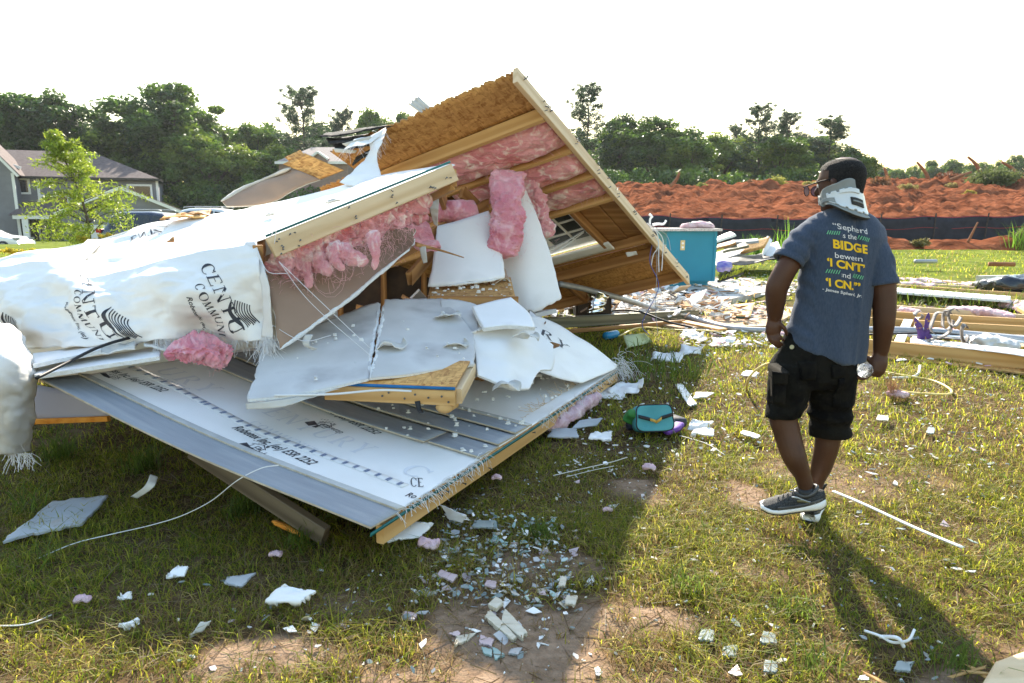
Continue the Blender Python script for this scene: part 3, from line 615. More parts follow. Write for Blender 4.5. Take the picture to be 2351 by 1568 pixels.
PROTO = {'a': (14, 4.9, broad_mesh(1, cols=dk, nc=170)), 'b': (14, 4.6, broad_mesh(2, cols=dk + md, nc=160)), 'c': (14, 3.6, broad_mesh(3, Rw=3.4, cols=md + lt, nc=130, low=0.1)), 'd': (14, 4.4, broad_mesh(4, cols=md + lt, nc=150, low=0.08)), 'e': (14, 3.0, broad_mesh(8, Rw=2.7, cols=dk + md, nc=115, low=0.2)),
         'p': (17, 3.4, pine_mesh(5, cols=pc, start=0.3, Rw=3.3)), 'q': (17, 3.0, pine_mesh(6, cols=pc, start=0.22))}
def tree(kind, px, top, d, halfw, label, base=None, group='trees along the wood edge'):
    H, Rw, (cm, tm) = PROTO[kind]; T = W(px, top, d); gz_ = float(gh(T[0], min(d, 49))) if base is None else base
    hgt = T[2] - gz_; sx = halfw * 1.22 * d / 1567.0 / Rw
    t = thing('pine_tree' if kind in 'pq' else 'broadleaf_tree', label, 'tree', (T[0], d, gz_), group)
    for nm, me in (('crown', cm), ('trunk', tm)):
        o = put(nm, me, t); o.scale = (sx, sx, hgt / H); o.rotation_euler = (0, 0, (px * 0.37) % 6.28)
    return t
front = [('a', 100, 200, 76, 112, 'big dark round tree above the grey house at far left'), ('a', 10, 225, 72, 70, 'dark tree cut by the left edge of the picture'), ('e', 250, 285, 80, 50, 'lower dark tree in the dip between the two big left trees'), ('b', 385, 190, 78, 120, 'tall broad oak-like tree right of the grey house'), ('d', 470, 300, 74, 70, 'leafy lower tree below the right flank of the tall broad tree'),
         ('c', 505, 265, 84, 45, 'narrow light green tree right of the tall broad tree'), ('c', 580, 262, 84, 55, 'light green tree left of the solitary pine'), ('p', 690, 212, 82, 62, 'tall pine rising above the wood left of the leaning wall'), ('d', 640, 320, 76, 70, 'mid green bushy tree below the solitary pine'), ('q', 785, 262, 90, 38, 'small pine behind the black shingles'), ('c', 838, 224, 88, 36, 'slim tree top above the black shingles'), ('c', 868, 240, 90, 34, 'second slim tree top above the black shingles'), ('c', 935, 232, 92, 36, 'slim tree top left of the loose siding strip'), ('d', 890, 285, 80, 40, 'bright green low tree top behind the torn wrap'),
         ('p', 1350, 205, 70, 52, 'tall round headed pine right of the wall\'s peak'), ('e', 1425, 250, 72, 45, 'dark narrow tree beside the round headed pine'), ('b', 1510, 268, 70, 85, 'broad leafy tree right of the round headed pine'), ('c', 1590, 296, 66, 58, 'light green tree right of the broad leafy tree'), ('d', 1655, 292, 72, 64, 'light green tree in the middle of the right wood'), ('q', 1690, 295, 80, 30, 'small pine top in the middle of the right wood'),
         ('p', 1748, 248, 68, 46, 'tall pine left of the person\'s head'), ('c', 1800, 296, 66, 54, 'light green tree right of the tall pine'), ('q', 1815, 268, 76, 40, 'dark pine just behind the tall pine'), ('d', 1850, 308, 72, 54, 'leafy tree left of the person\'s head'), ('q', 1908, 278, 70, 48, 'dark pine directly above the person\'s head'), ('e', 1950, 335, 66, 34, 'small tree right above the person\'s head'), ('c', 2000, 345, 64, 30, 'thin young tree right of the person\'s head')]
for a in front: tree(*a)
backs = [(40, 270, 96), (160, 270, 95), (300, 262, 98), (440, 262, 100), (535, 275, 98), (620, 280, 94), (735, 285, 98), (800, 285, 102), (900, 285, 100), (1300, 290, 90), (1395, 290, 88), (1450, 300, 86), (1560, 305, 88), (1640, 308, 86), (1715, 305, 90), (1795, 300, 88), (1880, 312, 84)]
where = ['far left edge', 'left house roof', 'tall broad tree', 'dip right of the broad tree', 'narrow light tree', 'bushy tree', 'solitary pine', 'black shingles', 'torn wrap', 'leaning wall peak', 'round headed pine', 'broad leafy tree', 'light tree beside it', 'middle of the right wood', 'tall right pine', 'second right pine', 'person\'s head']
for k, (px, tp, d) in enumerate(backs): tree('abdec'[k % 5], px, tp, d, 78, 'back row tree of the wood seen behind the ' + where[k], group='back row of the wood')
for k, (px, tp, d, hw) in enumerate(((2065, 378, 125, 26), (2100, 372, 130, 24), (2140, 368, 120, 26), (2192, 360, 118, 28), (2250, 362, 118, 30), (2300, 360, 122, 24), (2338, 356, 118, 28), (2165, 385, 140, 30), (2275, 382, 140, 34), (2030, 380, 130, 30))):
    tree('cdbecdbcde'[k], px, tp, d, hw, 'far tree on the right skyline, number %s from the left' % ('two three four six eight nine ten five seven one'.split()[k]), base=2.0, group='far trees on the right skyline')

# understorey filling the wood's foot
def thicket(px0, px1, top, d, label, seed, base):
    r_ = np.random.default_rng(seed); n = int((px1 - px0) / 7); xs_ = np.linspace(W(px0, top, d)[0], W(px1, top, d)[0], n); zt = W(px0, top, d)[2]
    C = np.stack([xs_ + r_.normal(0, 0.6, n), d + r_.normal(0, 1.5, n), base + (zt - base) * r_.random(n)], -1)
    V, Fq, Cc = leaf_cloud(C, 0.9 + 0.6 * r_.random(n), 170, 0.17, np.array(dk + md), r_); c0 = np.array([xs_.mean(), d, base])
    me = mesh_from(V - c0, Fq, LEAF); set_col(me, Cc); return tag(put('undergrowth', me, None, c0), label, 'undergrowth', kind='stuff')
thicket(-20, 900, 430, 70, 'dark undergrowth at the foot of the left wood', 81, -0.8); thicket(1290, 1990, 400, 62, 'dark undergrowth at the foot of the right wood', 82, 1.5); thicket(-20, 900, 400, 90, 'deep shade foliage inside the left wood', 83, -0.8); thicket(1290, 1960, 350, 80, 'deep shade foliage inside the right wood', 84, 1.2)

# young street tree by the road
def young_tree():
    B = W(205, 560, 19.0); base = np.array([B[0], 19.0, float(gh(B[0], 19.0))]); H = W(120, 285, 19)[2] - base[2]; r_ = np.random.default_rng(77)
    t = thing('young_tree', 'young yellow-green tree with drooping twigs in front of the grey house', 'tree', base)
    mb = MB(); top = np.array([-0.75, 0, H - 0.15]); st = cr([(0, 0, -0.1), (0.02, 0, H * 0.35), (-0.25, 0, H * 0.65), top], 14); mb.tube(st, np.linspace(0.05, 0.008, 14), 6); LC = []
    for k in range(84):
        f_ = 0.16 + 0.82 * (k + r_.random()) / 84; s0 = st[int(f_ * 13)]; a = r_.random() * 6.28; l = (1.8 - 1.75 * max(0, f_ - 0.25)) * (0.55 + 0.55 * r_.random())
        if f_ > 0.7: l *= 0.62
        e = s0 + np.array([math.cos(a) * l, math.sin(a) * l * 0.8, l * (0.28 + 0.35 * (f_ > 0.6)) - 0.25 * l * r_.random()]); pth = cr([s0, (s0 + e) / 2 + [0, 0, 0.16 * l], e], 9); mb.tube(pth, np.linspace(0.012, 0.003, 9), 4); LC += list(pth[2:]) + list((pth[4:-1] + pth[5:]) / 2)
    V, Fq, Cc = leaf_cloud(np.array(LC), np.full(len(LC), 0.16), 11, 0.056, np.array([(0.26, 0.33, 0.035), (0.34, 0.40, 0.05), (0.19, 0.27, 0.03)]), r_, 0.26, 0.8)
    me = mesh_from(V, Fq, M_attr('young_leaf', 0.5, 0.5)); set_col(me, Cc); put('crown', me, t); put('trunk', mesh_from(mb.v, mb.f, bark, True), t)
young_tree()
for (px, py, d, lab) in ((192, 545, 18.0, 'small yellow leaved plant at the foot of the young tree, left one'), (250, 538, 18.4, 'small yellow leaved plant at the foot of the young tree, right one'), (32, 572, 15, 'small yellow plant above the wrap at the left edge')):
    B = W(px, py, d); r_ = np.random.default_rng(int(px)); V, Fq, Cc = leaf_cloud(r_.normal(0, 0.08, (18, 3)) * [1.6, 1, 0.4] + [0, 0, -0.05], np.full(18, 0.06), 30, 0.03, np.array([(0.55, 0.42, 0.03), (0.42, 0.36, 0.04)]), r_, 0.4)
    t = thing('yellow_plant', lab, 'plant', (B[0], d, float(gh(B[0], d))), 'yellow plants by the young tree'); me = mesh_from(V + [0, 0, B[2] - float(gh(B[0], d))], Fq, LEAF); set_col(me, Cc); put('foliage', me, t)
    mb = MB(); [mb.tube([(0.05 * k, 0, 0), (0.09 * k, 0.02, B[2] - float(gh(B[0], d)))], 0.008, 4) for k in (-1, 0, 1)]; put('stem', mesh_from(mb.v, mb.f, bark), t)
for (px, py, d, n, h, lab) in ((1465, 533, 24, 160, 0.2, 'bright green weed beside the faucet in front of the fence'), (1735, 548, 20, 120, 0.15, 'bright green weed in front of the fence right of the teal island'), (1812, 532, 18, 70, 0.35, 'tall green pine seedling in front of the fence left of the person\'s arm'), (2345, 530, 22, 60, 0.8, 'thin dry pine seedling in front of the fence at the right edge')):
    B = W(px, py, d); r_ = np.random.default_rng(int(px)); P = np.stack([r_.normal(0, 0.18, n), r_.normal(0, 0.15, n), 0 * r_.random(n)], -1); z0 = float(gh(B[0], d)); hh = B[2] - z0
    V, Fq, C = blades(P, np.full(n, hh + h * 0.4), 0.02, np.full(n, 0.5), np.array([0.14, 0.26, 0.03]) * (0.6 + 0.7 * r_.random((n, 1))), int(px)); me = mesh_from(V, Fq, GRASS); set_col(me, C); tag(put('weed', me, None, (B[0], d, z0)), lab, 'weed', 'weeds before the silt fence')

# --- houses
sid_h = M('grey_lap_siding', (0.15, 0.15, 0.175), (0.175, 0.175, 0.20), scale=2, rough=0.7)
roof_h = M('brown_roof_shingle', (0.10, 0.075, 0.072), (0.15, 0.115, 0.11), scale=5, rough=0.95, bump=0.5, bscale=30)
trim_h = M('white_trim', (0.66, 0.66, 0.66), rough=0.6); dark_h = M('dark_window', (0.012, 0.014, 0.02), rough=0.08, spec=0.6); stone_h = M('dark_stone', (0.07, 0.06, 0.055), (0.16, 0.14, 0.13), scale=6, rough=0.9)
door_h = M('black_door', (0.012, 0.012, 0.014), rough=0.4)
def hp(px, py, d): p = W(px, py, d); return p
def grey_house():
    d = 60.0; g0 = W(27, 556, d)[2]; X = lambda px, dd=d: W(px, 470, dd)[0]; Z = lambda py, dd=d: W(200, py, dd)[2]
    t = thing('grey_house', 'grey two storey house with brown roof and white trim at far left', 'house', (X(180), d, g0)); zE = Z(408)
    mb = MB(); mb.box(((X(30) + X(347)) / 2, d + 5, (g0 - 1 + zE) / 2), (X(347) - X(30), 10, zE - g0 + 1)); w = mb.obj('wall', sid_h, t)
    for k in range(26):                                    # lap boards
        z = g0 + 0.2 * k + 0.1
        if z < zE: bm_ = MB(); bm_.box(((X(30) + X(347)) / 2, d - 0.012, z), (X(347) - X(30) - 0.1, 0.02, 0.17)); bm_.obj('siding_board', sid_h, w)
    mb = MB(); zR = Z(350, 65); x0, x1 = X(-120), X(353); e = [(x0, d - 0.5, zE), (x1, d - 0.5, zE), (x1, d + 10.5, zE), (x0, d + 10.5, zE)]; rr = [(x0, d + 5, zR), (x1 - 5.6, d + 5, zR)]
    v = e + rr; mb.add(v, [(0, 1, 5, 4), (1, 2, 5), (2, 3, 4, 5), (3, 0, 4), (0, 3, 2, 1)]); rf = mb.obj('roof', roof_h, t)
    mb = MB(); mb.box(((x0 + x1) / 2, d - 0.52, zE - 0.06), (x1 - x0, 0.08, 0.2)); mb.box((x1 + 0.02, d + 5, zE - 0.06), (0.08, 11, 0.2)); mb.obj('gutter', door_h, rf)
    def win(px0, px1, py0, py1, dd, nm='window'):
        o = MB(); cx, cz = (X(px0, dd) + X(px1, dd)) / 2, (Z(py0, dd) + Z(py1, dd)) / 2; ww, hh = X(px1, dd) - X(px0, dd), Z(py0, dd) - Z(py1, dd); o.box((cx, dd - 0.05, cz), (ww, 0.06, hh)); o = o.obj(nm, dark_h, t)
        fr = MB(); [fr.box((cx + s * (ww / 2 + 0.07), dd - 0.06, cz), (0.16, 0.10, hh + 0.3)) for s in (-1, 1)]; [fr.box((cx, dd - 0.06, cz + s * (hh / 2 + 0.07)), (ww - 0.02, 0.10, 0.16)) for s in (-1, 1)]; fr.obj('window_frame', trim_h, o); return o
    win(52, 88, 415, 443, d); win(112, 160, 452, 470, d); win(285, 330, 425, 455, d)
    for px in (107, 345): mb = MB(); mb.box((X(px), d - 0.05, (g0 + zE) / 2), (0.2, 0.12, zE - g0)); mb.obj('corner_trim', trim_h, t)
    # front gable at the left
    dd = 58.0; mb = MB(); gl, gr = X(-90, dd), X(36, dd); za, zb = Z(352 - 40, dd), Z(400, dd)
    mb.prism([(gl, dd, g0 - 1), (gr, dd, g0 - 1), (gr, dd, zb), ((gl + gr) / 2, dd, za), (gl, dd, zb)], (0, 2.5, 0)); mb.obj('gable_wall', sid_h, t)
    mb = MB(); mb.bar((gr + 0.35, dd - 0.15, zb - 0.25), ((gl + gr) / 2, dd - 0.15, za + 0.12), 0.2, 0.34, (0, 1, 0)); mb.obj('rake_trim', trim_h, t); mb = MB(); mb.box((gr - 0.05, dd - 0.02, (g0 + zb) / 2), (0.2, 0.12, zb - g0)); mb.obj('corner_trim', trim_h, t)
    mb = MB(); mb.quad((gr + 0.5, dd - 0.3, zb - 0.16), (gr + 0.5, dd + 5, zb - 0.16), ((gl + gr) / 2, dd + 5, za + 0.32), ((gl + gr) / 2, dd - 0.3, za + 0.32)); mb.obj('gable_roof', roof_h, t)
    mb = MB(); mb.bar(((X(80)), d - 0.25, Z(389)), (X(-20), d - 0.25, Z(347)), 0.2, 0.34, (0, 1, 0)); mb.obj('rake_trim', trim_h, t)
    # porch
    pr = MB(); a0, a1 = X(5, 57), X(100, 57); pr.add([(a0, 56.5, Z(492, 57)), (a1, 56.5, Z(492, 57)), (a1, 60, Z(463, 60)), (a0 + 0.8, 60, Z(463, 60))], [(0, 1, 2, 3)]); pr.add([(a0, 56.5, Z(492, 57) - 0.1), (a1, 56.5, Z(492, 57) - 0.1), (a1, 60, Z(463, 60) - 0.1), (a0 + 0.8, 60, Z(463, 60) - 0.1)], [(3, 2, 1, 0)]); pr.obj('porch_roof', roof_h, t)
    mb = MB(); mb.box(((a0 + a1) / 2, 56.7, Z(498, 57)), (a1 - a0 - 0.5, 0.3, 0.32)); mb.obj('porch_beam', trim_h, t)
    mb = MB(); mb.box((X(34, 57), 56.8, (Z(503, 57) + g0) / 2), (0.42, 0.42, Z(503, 57) - g0)); mb.box((X(34, 57), 56.8, g0 + 0.1), (0.6, 0.6, 0.25)); mb.obj('column', trim_h, t)
    mb = MB(); mb.box(((X(45) + X(105)) / 2, 59.5, (Z(505) + g0) / 2), (X(105) - X(45), 0.3, Z(505) - g0)); mb.obj('porch_wall', stone_h, t)
    dr = MB(); dr.box((X(84), 59.3, (Z(517) + Z(560)) / 2), (X(104) - X(66), 0.1, Z(517) - Z(560))); dr = dr.obj('door', door_h, t); mb = MB(); [mb.box((X(84) + s * (X(104) - X(66)) / 2, 59.26, (Z(515) + Z(560)) / 2), (0.12, 0.16, Z(515) - Z(560))) for s in (-1, 1)]; mb.obj('door_frame', trim_h, dr)
    # garage
    mb = MB(); gd = 56.5; q0, q1 = X(95, gd), X(346, gd); zs = Z(486, gd); za = Z(432, gd); mb.prism([(q0, gd, g0 - 1), (q1, gd, g0 - 1), (q1, gd, zs), ((q0 + q1) / 2, gd, za), (q0, gd, zs)], (0, 4, 0)); mb.obj('garage_wall', sid_h, t)
    for s in (-1, 1): mb = MB(); xm = (q0 + q1) / 2; mb.bar((xm + s * ((q1 - q0) / 2 + 0.4), gd - 0.2, zs - 0.2), (xm, gd - 0.2, za + 0.1), 0.25, 0.36, (0, 1, 0)); mb.obj('rake_trim', trim_h, t); mb = MB(); mb.add([(xm + s * ((q1 - q0) / 2 + 0.5), gd - 0.35, zs - 0.05), (xm, gd - 0.35, za + 0.3), (xm, gd + 4, za + 0.3), (xm + s * ((q1 - q0) / 2 + 0.5), gd + 4, zs - 0.05)], [(0, 1, 2, 3)]); mb.obj('garage_roof', roof_h, t)
    o = MB(); o.box(((X(130, gd) + X(215, gd)) / 2, gd - 0.03, (Z(517, gd) + g0) / 2), (X(215, gd) - X(130, gd), 0.06, Z(517, gd) - g0)); o = o.obj('garage_door', trim_h, t)
    for k in range(4): mb = MB(); mb.box(((X(130, gd) + X(215, gd)) / 2, gd - 0.075, g0 + (k + 0.5) * (Z(517, gd) - g0) / 4), (X(215, gd) - X(130, gd) - 0.1, 0.03, (Z(517, gd) - g0) / 4 - 0.05)); mb.obj('door_panel', trim_h, o)
    for k in range(3): mb = MB(); mb.box((X(113, gd), gd - 0.05, Z(524 + k * 5, gd)), (0.3, 0.05, 0.16)); mb.obj('house_number_plate', door_h, t)
    mb = MB(); mb.box((X(118, gd), gd - 0.12, g0 + 0.45), (0.95, 0.25, 0.9)); mb.obj('stone_base', stone_h, t); t.rotation_euler = (0, 0, 0.42)
grey_house()
def far_house():
    d = 72.0; X = lambda px: W(px, 400, d)[0]; Z = lambda py: W(700, py, d)[2]; t = thing('brown_house', 'brown house roof with small gable seen behind the wreck', 'house', (X(700), d, -0.5))
    wl = M('brown_siding', (0.20, 0.14, 0.12), (0.24, 0.17, 0.15), scale=3, rough=0.8)
    mb = MB(); mb.box((X(720), d + 4, (Z(372) - 0.5) / 2), (X(800) - X(642), 8, Z(372) + 0.5)); mb.obj('wall', wl, t)
    mb = MB(); x0, x1, zr, ze = X(636), X(806), W(700, 338, d + 4)[2], Z(372); mb.add([(x0, d - 0.4, ze), (x1, d - 0.4, ze), (x1, d + 8.4, ze), (x0, d + 8.4, ze), (x0 + 2.6, d + 4, zr), (x1 - 2.6, d + 4, zr)], [(0, 1, 5, 4), (1, 2, 5), (2, 3, 4, 5), (3, 0, 4), (3, 2, 1, 0)]); mb.obj('roof', M('grey_brown_roof', (0.27, 0.22, 0.2), (0.34, 0.29, 0.27), scale=6, rough=0.95), t)
    mb = MB(); xm = X(739); mb.prism([(X(722), d - 1, ze - 0.4), (X(757), d - 1, ze - 0.4), (X(757), d - 1, Z(364)), (xm, d - 1, Z(353)), (X(722), d - 1, Z(364))], (0, 4, 0)); mb.obj('gable', wl, t)
    for s, px in ((-1, 718), (1, 761)): mb = MB(); mb.bar((X(px), d - 1.1, Z(367)), (xm, d - 1.1, Z(351)), 0.2, 0.3, (0, 1, 0)); mb.obj('rake_trim', trim_h, t)
    mb = MB(); mb.bar((x0, d - 0.45, ze - 0.1), (x1, d - 0.45, ze - 0.1), 0.15, 0.25); mb.obj('gutter', trim_h, t)
far_house()

# --- parked cars
def car(name, label, paint, x, y, z, sgn, Lc=4.7, Hc=1.75, kind='suv', lights=None):
    """sgn +1: nose towards +x"""
    t = thing(name, label, 'car', (x, y, z), 'cars parked by the houses'); Wd = 0.93
    top = [(0.0, 0.62), (0.02, 0.98), (0.05, 1.06), (0.10, 1.52), (0.14, 1.66), (0.22, 1.74), (0.45, 1.75), (0.56, 1.68), (0.64, 1.42), (0.71, 1.10), (0.85, 1.03), (0.95, 0.92), (0.985, 0.78), (1.0, 0.55)] if kind == 'suv' else [(0.0, 0.6), (0.02, 0.95), (0.10, 1.08), (0.22, 1.38), (0.32, 1.46), (0.48, 1.45), (0.58, 1.30), (0.68, 1.02), (0.80, 0.97), (0.93, 0.86), (0.985, 0.72), (1.0, 0.5)]
    k = Hc / (1.75 if kind == 'suv' else 1.46); n = 44; fx = np.linspace(0, 1, n); tz = np.interp(fx, [a for a, b in top], [b for a, b in top]) * (k if kind == 'suv' else 1); V = []
    belt = np.minimum(tz * 0.97, 1.02 * k); plan = Wd * (1 - 0.12 * np.abs(fx * 2 - 1) ** 4)
    for i_ in range(n):
        X_ = sgn * (fx[i_] - 0.5) * Lc; w = plan[i_]; rw = w * (0.78 if tz[i_] > 1.15 * k else 0.93); zs = [(w * 0.9, 0.24), (w, 0.42), (w, belt[i_] * 0.85), (w * 0.965, belt[i_]), (rw, tz[i_] - 0.09), (rw * 0.75, tz[i_]), (0, tz[i_] + 0.01)]
        V += [(X_, -a, b) for a, b in zs] + [(X_, a, b) for a, b in zs[::-1][1:]]
    m_ = 13; Fq = [(i_ * m_ + j, i_ * m_ + j + 1, (i_ + 1) * m_ + j + 1, (i_ + 1) * m_ + j) for i_ in range(n - 1) for j in range(m_ - 1)] + [tuple(range(m_)), tuple(range((n - 1) * m_, n * m_))[::-1]] + [(i_ * m_, (i_ + 1) * m_, (i_ + 1) * m_ + m_ - 1, i_ * m_ + m_ - 1) for i_ in range(n - 1)]
    put('body', mesh_from(V, Fq, paint, True), t)
    segs = ((0.115, 0.30), (0.315, 0.47), (0.485, 0.63)) if kind == 'suv' else ((0.16, 0.42), (0.435, 0.64))
    for s in (-1, 1):
        for (a, b) in segs:
            ff = np.linspace(a, b, 6); P = []
            for q_ in ff:
                zt = float(np.interp(q_, fx, tz)) - 0.13; zb_ = float(np.interp(q_, fx, belt)) + 0.04; zt = max(zt, zb_ + 0.02); w = float(np.interp(q_, fx, plan)); u_ = lambda z_: w * 0.965 + (w * 0.78 - w * 0.965) * (z_ - zb_ + 0.04) / max(0.2, float(np.interp(q_, fx, tz)) - 0.05 - zb_)
                P += [(sgn * (q_ - 0.5) * Lc, s * (u_(zb_) + 0.02), zb_), (sgn * (q_ - 0.5) * Lc, s * (u_(zt) + 0.02), zt)]
            put('side_window', mesh_from(P, [(2 * j, 2 * j + 2, 2 * j + 3, 2 * j + 1) for j in range(5)], dark_h), t)
        for wx in (0.19, 0.81):
            c = np.array([sgn * (wx - 0.5) * Lc, s * Wd * 0.93, 0.34]); v, f = tube_vf([c - [0, 0.11, 0], c + [0, 0.11, 0]], 0.34, 18); wh = put('wheel', mesh_from(v, f, MAT['black_rubber'], True), t); v, f = tube_vf([c - [0, 0.12, 0], c + [0, 0.12, 0]], 0.22, 14); put('rim', mesh_from(v, f, MAT['grey_pipe']), wh)
        mb = MB(); mb.box((sgn * 0.455 * Lc, s * 0.66, 0.80), (0.22, 0.36, 0.14)); put('headlight', mesh_from(mb.v, mb.f, M('headlight', (0.25, 0.26, 0.28), rough=0.1, spec=0.8)), t)
        mb = MB(); mb.box((-sgn * 0.475 * Lc, s * 0.74, 0.98 * k), (0.2, 0.28, 0.16)); put('tail_light', mesh_from(mb.v, mb.f, M('tail_light', (0.35, 0.01, 0.012), rough=0.2)), t)
    if kind == 'suv':
        for s in (-1, 1): mb = MB(); mb.tube(cr([(sgn * (-0.34) * Lc, s * 0.6, Hc - 0.01), (sgn * (-0.3) * Lc, s * 0.6, Hc + 0.06), (sgn * 0.02 * Lc, s * 0.6, Hc + 0.06), (sgn * 0.06 * Lc, s * 0.6, Hc - 0.04)], 10), 0.02, 5); put('roof_rail', mesh_from(mb.v, mb.f, MAT['grey_pipe'], True), t)
navy = M('navy_car_paint', (0.012, 0.018, 0.045), rough=0.25, spec=0.6, coat=0.6); silver = M('silver_car_paint', (0.55, 0.56, 0.58), rough=0.3, spec=0.6, coat=0.6); whitec = M('white_car_paint', (0.78, 0.78, 0.78), rough=0.3, coat=0.6)
p = W(243, 484, 29); car('parked_suv', 'dark navy estate car half hidden behind the white wrap', navy, p[0] + 2.35, 29, p[2] - 1.78, 1)
p = W(398, 477, 34); car('parked_suv', 'pale silver car with roof rails behind the wrapped wall', silver, p[0] + 2.4, 34, p[2] - 1.80, 1, 4.8, 1.78)
p = W(62, 552, 44); car('parked_car', 'white car nose at the left edge before the porch', whitec, p[0] - 2.3, 44, p[2] - 0.68, 1, 4.6, 1.46, 'sedan')
# ================================================================== THE WRECK
def proj(P):
    q = np.asarray(P, float) - np.array([0, 0, CAM_H]); dz = q[..., 1] * math.cos(PITCH) - q[..., 2] * math.sin(PITCH); uz = q[..., 1] * math.sin(PITCH) + q[..., 2] * math.cos(PITCH)
    return np.stack([(512 + F * q[..., 0] / dz), (341.5 - F * uz / dz)], -1) * 2351 / 1024
def find_st(g, px, py):
    nv, nu = g.shape[:2]; k = 4
    s, t = np.meshgrid(np.linspace(0, 1, nu * k), np.linspace(0, 1, nv * k)); P, _ = gsample(g, s.ravel(), t.ravel())
    d = ((proj(P) - [px, py]) ** 2).sum(1); i = d.argmin(); return s.ravel()[i], t.ravel()[i]
def art_on(name, g, v2, f, A, B, h, mat, parent, side=1, off=0.003, flip=False, natural=True):
    """flat artwork (x from 0..w, y up) laid on grid g with its base line from surface point A to B ((s, t) pairs); h = cap height in metres"""
    Ls = np.linalg.norm(np.diff(g[g.shape[0] // 2], axis=0), axis=1).sum(); Lt = np.linalg.norm(np.diff(g[:, g.shape[1] // 2], axis=0), axis=1).sum()
    b = np.array([(B[0] - A[0]) * Ls, (B[1] - A[1]) * Lt]); Lb = np.linalg.norm(b); e = b / Lb; u = np.array([-e[1], e[0]]) * side
    x0, x1 = v2[:, 0].min(), v2[:, 0].max(); X = (v2[:, 0] - x0) / (x1 - x0) * Lb; Y = v2[:, 1] * h
    st = np.stack([A[0] + (X * e[0] + Y * u[0]) / Ls, A[1] + (X * e[1] + Y * u[1]) / Lt], -1)
    ok = (st > 0.001).all(1) & (st < 0.999).all(1); f = np.asarray(f); f = f[ok[f].all(1)]
    if len(f) == 0: return None
    return on_grid(name, g, st, f, mat, parent, off, flip)
